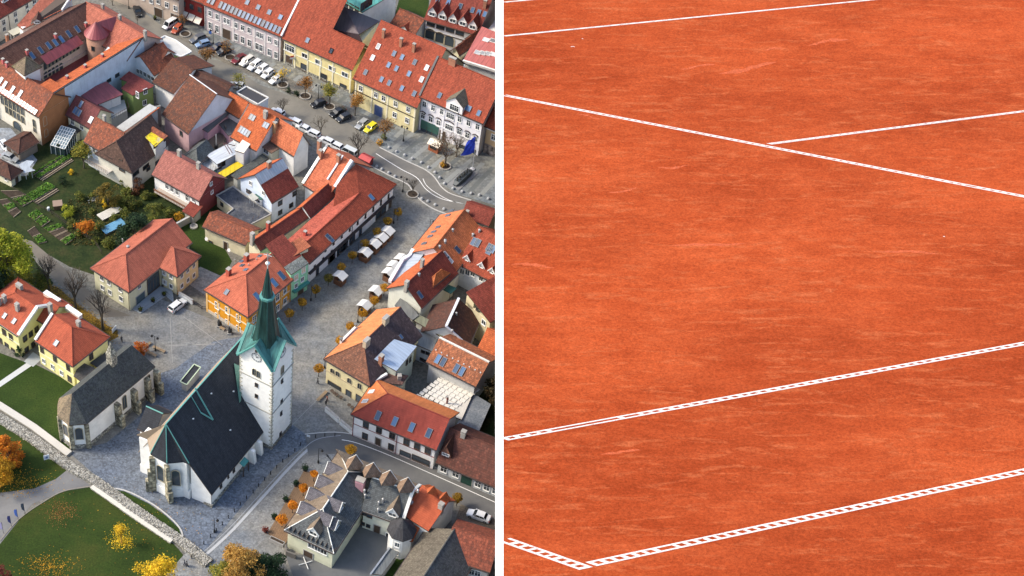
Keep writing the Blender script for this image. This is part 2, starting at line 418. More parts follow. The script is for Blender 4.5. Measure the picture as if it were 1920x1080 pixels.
class Bld:
    def __init__(s, name, label, cat='building', rect=None, he=6, eaves=None, group=None, ov=.45):
        s.he = he; s.name = name; s.ov = ov; s.planes = {}
        if rect is not None:
            A, B, C = rect; a, b = P(A, he), P(B, he); u = (b - a).normalized(); n = V((-u.y, u.x, 0))
            s.ahr = None
            if isinstance(C, tuple) and C[0] == 'R':           # slope of known pitch through the front eave, one point of its ridge seen
                tp = math.tan(R(C[2])); q = onplane(C[1], a, (Z - n * tp).normalized()); d = 2 * (q - a).dot(n); s.ahr = q.z
            elif isinstance(C, tuple):                         # ridge end seen above the start (0) or the end (1) of the front eave
                p = b if C[1] else a; q = onplane(C[0], p, u); d = 2 * (q - p).dot(n); s.ahr = q.z
            else: d = C if isinstance(C, (int, float)) else (P(C, he) - b).dot(n)
            if CALC: print('%-22s len %.1f depth %.1f he %.1f hr %s az %.0f' % (name, (b - a).length, d, he, s.ahr, math.degrees(math.atan2(u.y, u.x))))
            s.e = [a, b, b + n * d, a + n * d]
        else: s.e = [P(p, he) for p in eaves]
        ar = sum(s.e[k].x * s.e[(k + 1) % len(s.e)].y - s.e[(k + 1) % len(s.e)].x * s.e[k].y for k in range(len(s.e)))
        s.sg = 1 if ar > 0 else -1
        c = sum(s.e, V((0, 0, 0))) / len(s.e); s.o = V((c.x, c.y, 0))
        s.root = thing(name, label, cat, s.o, 0, group)
        s.setw(ov)
    def setw(s, ov, z=None):                                  # wall line, inset from the eaves
        n = len(s.e); L = []
        for k in range(n):
            a, b = s.e[k], s.e[(k + 1) % n]; u = (b - a).normalized(); L.append((a, u, V((-u.y, u.x, 0)) * s.sg))
        s.wc = []
        for k in range(n):
            (a1, u1, n1), (a2, u2, n2) = L[k - 1], L[k]
            p1, p2 = a1 + n1 * ov, a2 + n2 * ov; cr = u1.x * u2.y - u1.y * u2.x
            if abs(cr) < .02: s.wc.append(p2); continue
            t = ((p2.x - p1.x) * u2.y - (p2.y - p1.y) * u2.x) / cr
            s.wc.append(p1 + u1 * t)
        s.side = [(s.wc[k], s.wc[(k + 1) % n], -L[k][2]) for k in range(n)]
    def part(s, name, mb, mat, parent=None, label=None, kind=None, smooth=False):
        return link(name, mb.mesh(name, mat, s.o, smooth), parent or s.root, label=label, kind=kind)
    def walls(s, mat, z0=0, z1=None, name='wall', poly=None, drop=.12):
        m = MB(); m.prism([(p.x, p.y) for p in (poly or s.wc)], z0, (z1 or s.he) - drop); s.wall = s.part(name, m, mat); return s.wall
    def plane(s, key, f):
        n = V((0, 0, 0))
        for k in range(len(f)): n += V(f[k]).cross(V(f[(k + 1) % len(f)]))
        # Newell normal about the first point
        n = V((0, 0, 0))
        for k in range(1, len(f) - 1): n += (V(f[k]) - V(f[0])).cross(V(f[k + 1]) - V(f[0]))
        n.normalize()
        if n.z < 0: n = -n
        s.planes[key] = (V(f[0]), n)
    def roof(s, mat, hr, ridge='ab', hip=(0, 0), rf=.5, gutter=True, t=.22, capmat=None, gmat=None, name='roof', half=(0, 0)):
        # hip=(h0,h1): how far the ridge ends stand in from the gable eaves, at the start and at the end
        e = s.e if ridge == 'ab' else s.e[1:] + s.e[:1]
        a, b, c, d = e; he = s.he
        m0 = a.lerp(d, rf); m1 = b.lerp(c, rf); u = (m1 - m0).normalized()
        hip = list(hip)
        for k, (mm, sg) in enumerate(((m0, 1), (m1, -1))):
            if isinstance(hip[k], str):                        # end of the ridge seen at a point: on the vertical plane of the ridge
                q = onplane(hip[k], m0, V((-u.y, u.x, 0))); hip[k] = (q - mm).dot(u) * sg
                if hr == 'auto': hr = q.z
        if hr == 'auto': hr = s.ahr
        if hr == 'auto' or hr is None: hr = he + (a - d).length * .4
        if isinstance(hr, str):                                # ridge end seen at a point
            hr = _over(m1 - u * hip[1], px(hr)[1])
        elif isinstance(hr, tuple):
            hr = _over(m0 + u * hip[0], px(hr[0])[1])
        r0 = m0 + u * hip[0]; r1 = m1 - u * hip[1]; r0.z = r1.z = hr; s.hr = hr
        s.r0, s.r1 = r0, r1
        if CALC: print('      ', s.name, 'hip', [round(x, 1) for x in hip], 'hr %.1f pitch %.0f' % (hr, math.degrees(math.atan2(hr - he, (a - d).length * rf))), [tuple(round(c) for c in proj(q)) for q in (r0, r1)])
        fs = [[a, b, r1, r0], [c, d, r0, r1]]; gab = MB()
        def hh(lo0, lo1, r, k):                               # half hip: the gable is cut off above fraction k
            p = lo0.lerp(r, k); q = lo1.lerp(r, k); return p, q
        F = {}
        if hip[0] > 0: F['h0'] = [d, a, r0]
        if hip[1] > 0: F['h1'] = [b, c, r1]
        F['ab' if ridge == 'ab' else 'f'] = fs[0]; F['cd' if ridge == 'ab' else 'k'] = fs[1]
        ks = list(F)
        names = {'f': 'bc', 'k': 'da'}
        s.pitch = math.degrees(math.atan2(hr - he, (a - d).length * rf))
        mb = MB(); mb.slab(list(F.values()), t, 0, 1)
        for k, f in F.items(): s.plane(names.get(k, k), f)
        s.rf_obj = s.part(name, mb, [mat, FRAMEB if gmat is None else gmat])
        # gable walls
        i = s.ov
        for k, (p, q, r, sg) in enumerate(((a, d, r0, 1), (b, c, r1, -1))):
            if hip[k] == 0:
                P0 = p + u * i * sg; Q0 = q + u * i * sg; R0 = r + u * i * sg
                dd = (Q0 - P0).normalized() * i
                kk = (hr - he) / max(.1, (p - d if k == 0 else p - c).length * rf); k2 = (hr - he) / max(.1, (q - r).to_2d().length)
                g = MB(); th = u * .3 * sg
                tri = [P0 + dd + Z * (kk * i - t - .13), Q0 - dd + Z * (k2 * i - t - .13), R0 - Z * (t + .05)]
                lo = [P0 + dd - Z * .2, Q0 - dd - Z * .2]
                poly = [lo[0], lo[1], tri[1], tri[2], tri[0]]
                bk = [x + th for x in poly]
                g.face(poly); g.face(list(reversed(bk)))
                for j in range(5): g.face([poly[j], bk[j], bk[(j + 1) % 5], poly[(j + 1) % 5]])
                s.part('gable_wall', g, s.wall.data.materials[0] if hasattr(s, 'wall') else WHITE)
        # ridge and hips
        rc = MB(); cm = capmat or mat
        rc.bar(r0 + Z * .02, r1 + Z * .02, .13, n=6)
        if hip[0] > 0: rc.bar(r0, a, .11, n=5); rc.bar(r0, d, .11, n=5)
        if hip[1] > 0: rc.bar(r1, b, .11, n=5); rc.bar(r1, c, .11, n=5)
        s.part('ridge_cap', rc, cm)
        if gutter:
            for p, q in ((a, b), (c, d)): s.gut(p, q)
            if hip[0] > 0: s.gut(d, a)
            if hip[1] > 0: s.gut(b, c)
        return s
    def gut(s, p, q, mat=None, r=.11):
        o = s.o; cdir = ((p + q) / 2 - o); cdir.z = 0; cdir.normalize(); nn = (q - p).normalized(); out = V((nn.y, -nn.x, 0))
        if out.dot(cdir) < 0: out = -out
        g = MB(); g.beam(p + out * .1 - Z * .06, q + out * .1 - Z * .06, .2, .16); s.part('gutter', g, mat or GUT)
    def custom(s, faces, mat, t=.22, name='roof', caps=(), smat=None, label=None):   # faces: dict key -> list of points
        mb = MB(); mb.slab(list(faces.values()), t, 0, 1)
        for k, f in faces.items(): s.plane(k, f)
        s.rf_obj = s.part(name, mb, [mat, smat or FRAMEB], label=label)
        if caps:
            rc = MB()
            for a, b in caps: rc.bar(V(a) + Z * .02, V(b) + Z * .02, .12, n=5)
            s.part('ridge_cap', rc, mat)
        return s.rf_obj
    # -------- openings
    def _wp(s, side):
        p, q, n = s.side[side]; return p, n
    def win(s, side, pts, w=1.0, h=1.5, style='std', name='window', pane=None):
        p, n = s._wp(side); rz = math.atan2(n.y, n.x) - pi / 2
        fm, pm = window_mesh(w, h, style)
        for q in pts:
            c = q if isinstance(q, V) else onplane(q, p, n)
            f = link(name, fm, s.root, c - s.o + n * .01, rz)
            g = link('pane', pm, f)
            if pane: g.material_slots[0].link = 'OBJECT'; g.material_slots[0].material = pane
    def row(s, side, a, b, k, w=1.0, h=1.5, style='std', skip=(), **kw):
        p, n = s._wp(side); A = onplane(a, p, n); B = onplane(b, p, n)
        s.win(side, [A.lerp(B, i / max(1, k - 1)) for i in range(k) if i not in skip], w, h, style, **kw)
    def grid(s, side, cols, zs, w=1.0, h=1.5, style='std', m=.08):
        p, q, n = s.side[side]
        for z in zs:
            s.win(side, [p.lerp(q, m + (1 - 2 * m) * (i + .5) / cols) * 1.0 + Z * (z - p.z) for i in range(cols)], w, h, style)
    def door(s, side, pts, w=1.2, h=2.3, mat=None, name='door'):
        p, n = s._wp(side); rz = math.atan2(n.y, n.x) - pi / 2; mat = mat or FRAMEB
        k = ('door', w, h, mat.name, mat.as_pointer())
        if k not in _wm:
            d = MB(); d.box((-w / 2 - .08, 0, -h / 2), .16, .16, h + .16); d.box((w / 2 + .08, 0, -h / 2), .16, .16, h + .16); d.box((0, 0, h / 2), w, .16, .16)
            l = MB(); l.box((0, 0, -h / 2), w, .05, h)
            for x in (-w / 4, w / 4):
                l.box((x, .03, -h / 2 + .2), w * .36, .03, h * .35); l.box((x, .03, -h / 2 + h * .5), w * .36, .03, h * .4)
            _wm[k] = (d.mesh('door_frame', CONC), l.mesh('door_leaf', mat))
        for q in pts:
            c = onplane(q, p, n); c.z = h / 2 + .05
            f = link(name, _wm[k][0], s.root, c - s.o + n * .01, rz); link('door_leaf', _wm[k][1], f)
    def band(s, side, z, h=.22, d=.08, mat=None, name='cornice', a=0.0, b=1.0):
        p, q, n = s.side[side]; g = MB(); P0 = p.lerp(q, a); Q0 = p.lerp(q, b); u = (Q0 - P0).normalized() * .02
        P0 = P0 - u; Q0 = Q0 + u; P0.z = Q0.z = z + h
        g.beam(P0 + n * (d / 2 - .02), Q0 + n * (d / 2 - .02), d + .04, h); s.part(name, g, mat or FRAME)
    def pil(s, side, f, w=.5, z0=0, z1=None, d=.1, mat=None, name='pilaster'):
        p, q, n = s.side[side]; c = p.lerp(q, f); g = MB(); g.box((c.x + n.x * (d / 2 - .02), c.y + n.y * (d / 2 - .02), z0), w, d + .04, (z1 or s.he - .3) - z0, math.atan2(n.y, n.x) - pi / 2)
        s.part(name, g, mat or FRAME)
    def pipe(s, side, f, mat=None, z1=None):
        p, q, n = s.side[side]; c = p.lerp(q, f) + n * .12; g = MB(); g.bar((c.x, c.y, 0), (c.x, c.y, (z1 or s.he) - .1), .07, n=6); s.part('downpipe', g, mat or GUT)
    # -------- on the roof
    def sky(s, key, pts, w=.8, h=1.3, kind='b'):
        p0, n = s.planes[key]; x = Z.cross(n).normalized(); y = n.cross(x); fm, pm = skylight_mesh(w, h, kind)
        M = Matrix((x, y, n)).transposed().to_4x4()
        for q in pts:
            c = q if isinstance(q, V) else onplane(q, p0, n)
            f = link('skylight', fm, s.root); f.matrix_basis = Matrix.Translation(c + n * .06 - s.o) @ M
            link('pane', pm, f)
    def skyrow(s, key, a, b, k, w=.8, h=1.3, kind='b', skip=()):
        p0, n = s.planes[key]; A = onplane(a, p0, n); B = onplane(b, p0, n)
        s.sky(key, [A.lerp(B, i / max(1, k - 1)) for i in range(k) if i not in skip], w, h, kind)
    def chim(s, key, pts, sx=.8, sy=.6, h=1.5, mat=None, rz=None):
        p0, n = s.planes[key]; mat = mat or CHIM; a, c, fl = chimney_mesh(sx, sy, h, mat)
        r = math.atan2(n.y, n.x) + pi / 2 if rz is None else rz
        for q in pts:
            b = onplane(q, p0, n)
            f = link('chimney', a, s.root, b - s.o, r); link('chimney_cap', c, f); link('flue', fl, f)
    def vent(s, key, pts, h=.5, r=.12):
        p0, n = s.planes[key]; k = ('vent', h, r)
        if k not in _wm:
            a = MB(); a.bar((0, 0, -.2), (0, 0, h), r, n=6); a.lathe((0, 0, h), [(r * 1.3, 0), (.02, .14)], 6); _wm[k] = a.mesh('roof_vent', GUTL)
        for q in pts: link('roof_vent', _wm[k], s.root, onplane(q, p0, n) - s.o)
    def dormer(s, key, pts, w=1.6, h=1.2, rise=.9, mat=None, wall=None, pitchcap=None, tri=False, trim=None, ww=None):
        # gabled dormer whose front stands on the roof plane at the given point (foot of the front wall)
        p0, n = s.planes[key]; mat = mat or T_red; wall = wall or WHITE
        hd = V((n.x, n.y, 0)).normalized(); rz = math.atan2(hd.y, hd.x) - pi / 2; sl = n.z / V((n.x, n.y)).length   # run per metre of rise
        W = w / 2; Ht = h + rise; dr = lambda z: -z * sl      # local y (outward) where the roof plane reaches height z
        kk = ('dorm', w, h, rise, mat.as_pointer(), wall.as_pointer(), round(sl, 2), tri, trim.as_pointer() if trim else 0)
        if kk not in _wm:
            g = MB()
            g.face([(W, 0, -.3), (-W, 0, -.3), (-W, 0, h), (0, 0, Ht), (W, 0, h)])
            for x in (-W, W): g.face([(x, 0, -.3), (x, 0, h), (x, dr(h), h), (x, .3 * sl, -.3)][::(1 if x < 0 else -1)])
            o = .22; k2 = rise / W; r = MB(); zl = h - o * k2
            L = [(0, o, Ht + .1), (-W - o, o, zl + .1), (-W - o, dr(zl) - .1, zl + .1), (0, dr(Ht) - .1, Ht + .1)]
            Rr = [(-x, y, z) for x, y, z in L]
            r.slab([L, Rr], .12, 0, 0)
            tm = MB()
            if trim:
                for sx in (-1, 1): tm.beam((0, o + .04, Ht + .12), (sx * (W + o), o + .04, zl + .12), .12, .18)
            _wm[kk] = (g.mesh('dormer', wall), r.mesh('dormer_roof', mat), tm.mesh('trim', trim) if trim else None)
        for q in pts:
            b = q if isinstance(q, V) else onplane(q, p0, n)
            f = link('dormer', _wm[kk][0], s.root, b - s.o, rz); link('dormer_roof', _wm[kk][1], f)
            if trim: link('trim', _wm[kk][2], f)
            wf, wp = window_mesh(ww or w * .6, h * .75, 'std')
            x = link('window', wf, f, (0, .01, h * .48))
            mb = _wm.setdefault(('dp', ww or w * .6, h), None)
            if mb is None:
                z = MB(); z.box((0, .0, -h * .375), (ww or w * .6), .04, h * .75); mb = z.mesh('pane', GL); _wm[('dp', ww or w * .6, h)] = mb
            link('pane', mb, f, (0, .015, h * .48))
def ramp_note(): pass
# ---------------------------------------------------------------- the setting: ground, roads, paving, lawns
def sheet(name, pts, mat, z, **kw):
    m = MB(); q = [P(p, 0) for p in pts]; n = len(q)
    ar = sum(q[k].x * q[(k + 1) % n].y - q[(k + 1) % n].x * q[k].y for k in range(n))
    if ar < 0: q.reverse()
    m.face([V((p.x, p.y, z)) for p in q]); return link(name, m.mesh(name, mat), kind=kw.pop('kind', 'structure'), **kw)
def smooth(pts, k=6, closed=False):                           # Catmull-Rom through ground points
    q = [P(p, 0) for p in pts]; out = []; n = len(q); rng = range(n if closed else n - 1)
    for i in rng:
        p0 = q[i - 1] if (i or closed) else q[0]; p1 = q[i]; p2 = q[(i + 1) % n]; p3 = q[(i + 2) % n] if (closed or i + 2 < n) else q[-1]
        for j in range(k):
            t = j / k
            out.append(.5 * ((2 * p1) + (p2 - p0) * t + (2 * p0 - 5 * p1 + 4 * p2 - p3) * t * t + (3 * p1 - p0 - 3 * p2 + p3) * t ** 3))
    if not closed: out.append(q[-1])
    return out
def strip(name, pts, wd, z, mat, h=0.0, parent=None, **kw):
    m = MB(); n = len(pts)
    for i in range(n - 1):
        a, b = pts[i], pts[i + 1]
        def nn(k):
            d = (pts[min(n - 1, k + 1)] - pts[max(0, k - 1)]); d.z = 0; d.normalize(); return V((-d.y, d.x, 0)) * wd / 2
        na, nb = nn(i), nn(i + 1)
        q = [a - na, b - nb, b + nb, a + na]
        if h: m.prism([(p.x, p.y) for p in q], z, z + h)
        else: m.face([V((p.x, p.y, z)) for p in q])
    return link(name, m.mesh(name, mat), parent, **kw)
GRASS = ground((.014, .030, .004), (.022, .042, .006), (.034, .052, .008), .12, 3.0)
GRASSL = ground((.014, .028, .004), (.024, .042, .006), (.042, .050, .009), .10, 3.0, fleck=(.20, .12, .02), fd=.74)
SOIL = ground((.030, .022, .016), (.045, .033, .024), (.07, .05, .035), .6, 3.5)
GARD = ground((.010, .020, .005), (.020, .032, .008), (.038, .038, .013), .35, 2.0)
GROUNDM = ground((.10, .10, .09), (.14, .135, .12), (.18, .17, .15), .05, 1.5)
YARD = ground((.07, .07, .07), (.11, .11, .105), (.17, .165, .15), .25, 3.0)
COB = cobble((.175, .170, .158), warm=(1.08, 1.03, .93), speck=.32); COB_SHADE = cobble((.112, .126, .148), .32, warm=(1.05, 1.05, 1.03), speck=.75)
PAVE = cobble((.155, .165, .165), .6, speck=.4); ASP = asphalt(); ASPD = asphalt((.115, .115, .115)); PATHM = asphalt((.15, .15, .15))
RUB = stone((.27, .26, .225), 2.6); KERB = plain((.42, .41, .39), .8); LINE = plain((.75, .75, .73), .7)
g = MB(); g.face([(-2500, -1500, 0), (2500, -1500, 0), (2500, 4000, 0), (-2500, 4000, 0)]); link('ground', g.mesh('ground', GROUNDM), kind='structure')
sheet('meadow', ['=-58,-260', '=-58,1600', '=-4200,1600', '=-4200,-260'], GRASSL, .003)
sheet('meadow', ['=-58,1122', '=920,1130', '=920,2600', '=-58,2600'], GRASSL, .003)
sheet('plaza', ['=150,900', '=95,855', '=130,845', '=160,760', '=215,640', '=190,590', '=300,560', '=400,600', '=520,560', '=600,500', '=760,390', '=800,360', '=900,440', '=800,560', '=700,700', '=700,780', '=960,880', '=960,960', '=800,905', '=640,850', '=560,1000', '=600,1090', '=380,1090', '=330,1010', '=250,950'], COB, .004)
# setts round the church, the bluish shade put into their colour
sheet('church_forecourt', ['=128,848', '=200,830', '=262,780', '=300,700', '=330,690', '=400,640', '=455,630', '=540,790', '=590,826', '=520,870', '=372,1048', '=343,1012', '=300,955', '=215,916', '=178,890'], COB_SHADE, .008)
# the wide street north of the row houses
sheet('street_pavement', ['=180,-60', '=420,-60', '=960,200', '=960,400', '=925,384', '=860,365', '=800,330', '=720,290', '=640,270', '=560,225', '=430,150', '=300,75'], PAVE, .004)
sheet('street_roadway', ['=150,-60', '=226,-10', '=262,17', '=305,50', '=345,72', '=375,105', '=430,120', '=485,158', '=545,180', '=620,208', '=716,276', '=690,300', '=640,285', '=560,240', '=480,195', '=400,150', '=330,100', '=250,40', '=160,-40'], asphalt((.165, .155, .132)), .008)
road = smooth(['=696,290', '=745,315', '=785,335', '=805,360', '=830,378', '=880,395', '=960,425'], 8)
strip('road', road, 6.6, .012, ASP, kind='structure')
cl = smooth(['=705,288', '=750,316', '=781,333', '=800,356', '=829,373', '=880,385', '=960,412'], 8)
strip('road_centre_line', cl, .16, .018, LINE, kind='structure')
strip('road_centre_line', smooth(['=793,335', '=800,348', '=818,362', '=850,378', '=905,388'], 8), .14, .018, LINE, kind='structure')
def side(pts, d):
    o = []
    for i, p in enumerate(pts):
        t = pts[min(len(pts) - 1, i + 1)] - pts[max(0, i - 1)]; t.normalize(); o.append(p + V((-t.y, t.x, 0)) * d)
    return o
strip('kerb', side(road, 3.4), .25, 0, KERB, .11, kind='structure'); strip('kerb', side(road, -3.4), .25, 0, KERB, .11, kind='structure')
# parking lane along the street, darker setts
sheet('parking_lane', ['=300,22', '=340,48', '=400,85', '=470,112', '=530,140', '=590,172', '=650,200', '=712,228', '=720,250', '=700,252', '=640,225', '=560,185', '=520,165', '=470,142', '=420,118', '=370,88', '=330,70', '=300,55'], cobble((.13, .125, .115), .3), .012)
# alternating light and dark slab bands of the pavement
fb = [P(s) for s in ('b320,242', 'b965,545', 'c172,828', 'c700,1067', 'f1250,360', 'f1500,470')]; acc = 0
for k_, (A_, B_) in enumerate(zip(fb, fb[1:])):
    L_ = (B_ - A_).length; u_ = (B_ - A_).normalized(); o_ = V((u_.y, -u_.x, 0)); n_ = int(L_ / 2.6)
    for i in range(n_):
        c_ = A_ + u_ * (i + .5) * L_ / n_; w_ = (5.6, 6, 6, 11.5, 11.5)[k_]; strip('paving_band', [c_ + o_ * .3, c_ + o_ * w_], 1.1, .008, plain((.105, .115, .115) if (i % 2) else (.20, .21, .205), .8, var=.25, sc=1.5), kind='structure')
# lane at the lower right
lane = smooth(['=575,835', '=640,832', '=700,850', '=800,893', '=960,965', '=1040,1003'], 6)
strip('lane', lane, 5.4, .016, ASPD, kind='structure'); strip('lane_kerb', side(lane, 2.8), .2, 0, KERB, .10, kind='structure')
strip('lane_edge_line', side(lane, 1.0)[6:], .14, .022, LINE, kind='structure')
# paved carriageway beside the church with its pale gutter band
w1 = smooth(['=372,1052', '=430,1000', '=490,935', '=540,880', '=575,845', '=600,828', '=640,822'], 8)
strip('gutter_band', w1, .55, .014, plain((.36, .37, .38), .8, var=.3), kind='structure')
strip('gutter_band', side(w1, .75), .12, .018, plain((.30, .31, .33), .8), kind='structure')
strip('carriageway', side(w1, -3.2), 5.4, .011, cobble((.19, .19, .185), .3, warm=(1.1, 1.02, .9)), kind='structure')
for A_, B_ in (('k1062,715', 'k1400,370'), ('h0,930', 'h420,930'), ('h40,700', 'h60,1080'), ('h150,690', 'h480,930'), ('k0,40', 'k420,20')):
    strip('paving_line', [P(A_), P(B_)], .10, .02, plain((.27, .265, .25), .8), kind='structure')
# lawns and park
sheet('lawn', ['=-60,690', '=15,735', '=60,680', '=150,725', '=230,690', '=160,745', '=115,790', '=132,846', '=60,800', '=0,765', '=-60,735'], GRASS, .010)
sheet('lawn', ['=-60,640', '=75,690', '=20,740', '=-60,800'], GRASS, .008)
sheet('lawn', ['=-60,640', '=50,680', '=0,722', '=-60,760'], GRASS, .012)
sheet('lawn', ['=-80,730', '=0,790', '=62,830', '=126,877', '=118,898', '=70,915', '=0,924', '=-80,928'], GRASSL, .010)
pk = smooth(['=0,1010', '=35,972', '=80,940', '=120,920', '=172,913', '=240,960', '=335,1030', '=350,1100', '=150,1130', '=-60,1120'], 6, True)
m = MB(); m.face([V((p.x, p.y, .014)) for p in reversed(pk)] if True else []); link('park_lawn', m.mesh('park_lawn', GRASSL), kind='structure')
sheet('park_path', ['=-80,925', '=0,924', '=60,918', '=105,898', '=130,878', '=178,912', '=120,921', '=60,945', '=0,1020', '=-80,1080'], PATHM, .018)
sheet('churchyard_lawn', ['=210,917', '=235,922', '=280,945', '=312,968', '=335,990', '=343,1010', '=300,985', '=250,948'], GRASS, .018)
strip('lawn_edging', smooth(['=208,915', '=240,922', '=285,945', '=318,970', '=338,992', '=345,1014'], 5), .25, 0, KERB, .12, kind='structure')
strip('lawn_edging', smooth(['=0,1014', '=35,974', '=80,942', '=120,921', '=172,912'], 5), .22, 0, plain((.2, .18, .15), .9), .10, kind='structure')
sheet('footpath', ['=-15,736', '=62,684', '=55,677', '=-15,725'], plain((.42, .43, .43), .9), .02)
sheet('footpath', ['=310,1080', '=345,1040', '=362,1030', '=382,1050', '=375,1100', '=300,1100'], cobble((.22, .21, .19), .4), .022)
# gardens
sheet('garden_ground', ['=-60,300', '=130,245', '=160,270', '=300,330', '=420,360', '=400,520', '=370,500', '=330,440', '=280,420', '=240,480', '=170,500', '=190,520', '=130,500', '=95,480', '=40,475', '=-60,490'], GARD, .006)
sheet('garden_lane', ['=40,448', '=60,452', '=135,515', '=190,570', '=245,592', '=195,596', '=110,532'], asphalt((.13, .115, .095)), .018)
sheet('pavement', ['=45,678', '=62,660', '=80,672', '=62,688'], plain((.30, .32, .33), .9), .024)
sheet('leafy_verge', ['=-60,485', '=50,470', '=100,530', '=85,570', '=0,560', '=-60,600'], GARD, .014)
sheet('leafy_verge', ['=80,530', '=110,540', '=150,575', '=200,610', '=220,620', '=222,632', '=205,640', '=170,610', '=110,560'], ground((.05, .045, .012), (.09, .06, .018), (.14, .09, .02), .4, 3), .016)
sheet('lawn', ['=330,435', '=372,400', '=395,420', '=435,490', '=420,520', '=385,522', '=372,500', '=378,480'], GRASS, .016)
sheet('yard', ['=-60,240', '=20,240', '=70,300', '=50,330', '=-60,330'], cobble((.26, .27, .28), .5), .012)
sheet('yard', ['=600,0', '=760,-20', '=745,60', '=700,50', '=660,20'], YARD, .012)
sheet('lawn', ['=748,0', '=806,-20', '=800,60', '=740,30'], GRASS, .016)
sheet('yard', ['=620,1040', '=680,960', '=760,1000', '=760,1090', '=560,1110', '=535,1040'], asphalt((.10, .105, .11)), .03)
sheet('lawn', ['=745,1045', '=760,1045', '=740,1090', '=715,1090'], GRASS, .034)
sheet('yard', ['=870,660', '=960,650', '=960,900', '=850,850'], GARD, .03)
sheet('parking_bay', ['=850,985', '=870,930', '=960,960', '=960,1020'], ground((.08, .07, .06), (.12, .10, .08), (.17, .14, .10), .5, 4, fleck=(.35, .2, .1)), .014)
sheet('yard', ['=395,560', '=350,530', '=375,500', '=420,520'], cobble((.25, .24, .22), .4), .024)
# vegetable beds: long strips of soil and greens, each with a board edge
BEDS = [('d220,665', 'd315,735', 'd500,620', 'd400,555', 6, 'v'), ('d270,480', 'd360,540', 'd620,370', 'd560,300', 6, 'v'),
        ('d-20,700', 'd120,850', 'd180,800', 'd60,690', 3, 'd'), ('d0,620', 'd200,760', 'd300,700', 'd150,620', 2, 's'), ('d370,940', 'd560,1080', 'd640,1020', 'd500,900', 4, 's'),
        ('d230,830', 'd360,930', 'd430,880', 'd300,780', 2, 's'), ('d230,960', 'd330,1075', 'd400,1060', 'd290,920', 2, 'd')]
GR = leaf((.03, .09, .01), (.08, .19, .02), (.16, .26, .04)); 
def leafmesh(name, pts, size, mat, up=.4, seed=1):
    rnd = random.Random(seed); v = []; f = []
    for p in pts:
        a = rnd.uniform(0, 2 * pi); s = size * rnd.uniform(.6, 1.3); d = V((cos(a), sin(a), rnd.uniform(-up, up))).normalized(); e = V((-sin(a), cos(a), rnd.uniform(-.9, .9))).normalized()
        i = len(v)
        for q in (-d * s, e * s * .6, d * s, -e * s * .6): v.append(tuple(p + q))
        f.append((i, i + 1, i + 2, i + 3))
    me = bpy.data.meshes.new(name); me.from_pydata(v, [], f); me.materials.append(mat); me.update(); return me
BD = ground((.028, .02, .015), (.045, .033, .024), (.065, .05, .035), .8, 4)
rnd = random.Random(3)
for bi, (a, b, c, d, n, ty) in enumerate(BEDS):
    A_, B_, C_, D_ = P(a), P(b), P(c), P(d)
    for i in range(n):
        t0, t1 = (i + .08) / n, (i + .92) / n
        q = [A_.lerp(B_, t0), A_.lerp(B_, t1), D_.lerp(C_, t1), D_.lerp(C_, t0)]
        m = MB(); m.prism([(p.x, p.y) for p in q], 0, .18); 
        o = link('vegetable_bed', m.mesh('vegetable_bed', BD), kind='structure')
        e = MB()
        for s0, s1 in ((0, 3), (1, 2)): e.beam(q[s0] + Z * .26, q[s1] + Z * .26, .10, .26)
        link('board', e.mesh('board', plain((.30, .24, .17), .9)), o)
        if rnd.random() < .62:
            pts = []
            for _ in range(int(90 + (q[0] - q[3]).length * 22)):
                u, v_ = rnd.random(), rnd.betavariate(.8, .8); pts.append(q[0].lerp(q[1], u).lerp(q[3].lerp(q[2], u), v_) + Z * rnd.uniform(.22, .55))
            link('vegetable_plants', leafmesh('vegetable_plants', pts, .26, GR, seed=bi * 9 + i), kind='stuff')
# ---------------------------------------------------------------- houses along the north side of the street
PINKW = plaster((.60, .50, .49)); LILAC = plaster((.58, .50, .50), .2); ROWS = 'row houses along the north side of the street'
b = Bld('row_house', 'cream row house above the street at the top left, beyond the red house', rect=('b-560,-240', 'b115,0', 11), he=8, group=ROWS); b.walls(plaster((.52, .42, .34))); b.roof(T_red, 12.5); b.row(0, 'b-60,10', 'b85,70', 3, 1, 1.5); b.door(0, ['b-60,60', 'b80,100'], 2.4, 2.6)
b.row(0, 'b-260,-50', 'b-120,5', 3, 1, 1.5)
b = Bld('row_house', 'dark red row house with cream awnings over its shop windows', rect=('b118,-45', 'b315,30', 11), he=7.6, group=ROWS); b.walls(plaster((.24, .035, .03))); b.roof(T_red, 12); b.row(0, 'b155,30', 'b290,80', 3, 1.1, 1.4, 'dark')
REDH = b
b = Bld('row_house', 'long lilac town house with a strip of roof windows above its eaves', rect=('b315,35', 'b975,310', 17), he=8, group=ROWS); b.walls(LILAC); b.roof(T_red, 15.2)
b.row(0, 'b378,112', 'b438,140', 2, .95, 1.5); b.row(0, 'b505,172', 'b530,182', 2, .9, 1.5); b.row(0, 'b597,212', 'b708,255', 3, .95, 1.5); b.row(0, 'b782,290', 'b812,303', 2, .9, 1.5); b.row(0, 'b880,330', 'b935,358', 2, .95, 1.5)
b.row(0, 'b380,215', 'b437,242', 2, 1, 1.9); b.row(0, 'b597,312', 'b710,362', 3, 1, 1.9); b.row(0, 'b775,390', 'b808,405', 2, 1, 1.9); b.row(0, 'b878,440', 'b935,465', 2, 1, 1.9); b.door(0, ['b518,285'], 2.4, 2.8)
for f in (0, .215, .38, .66, .8, .995): b.pil(0, f, .45, mat=plaster((.66, .62, .60)))
b.band(0, 7.35, .35, .25, mat=plaster((.64, .60, .58))); b.band(0, 4.1, .15, .1, mat=plaster((.64, .60, .58)))
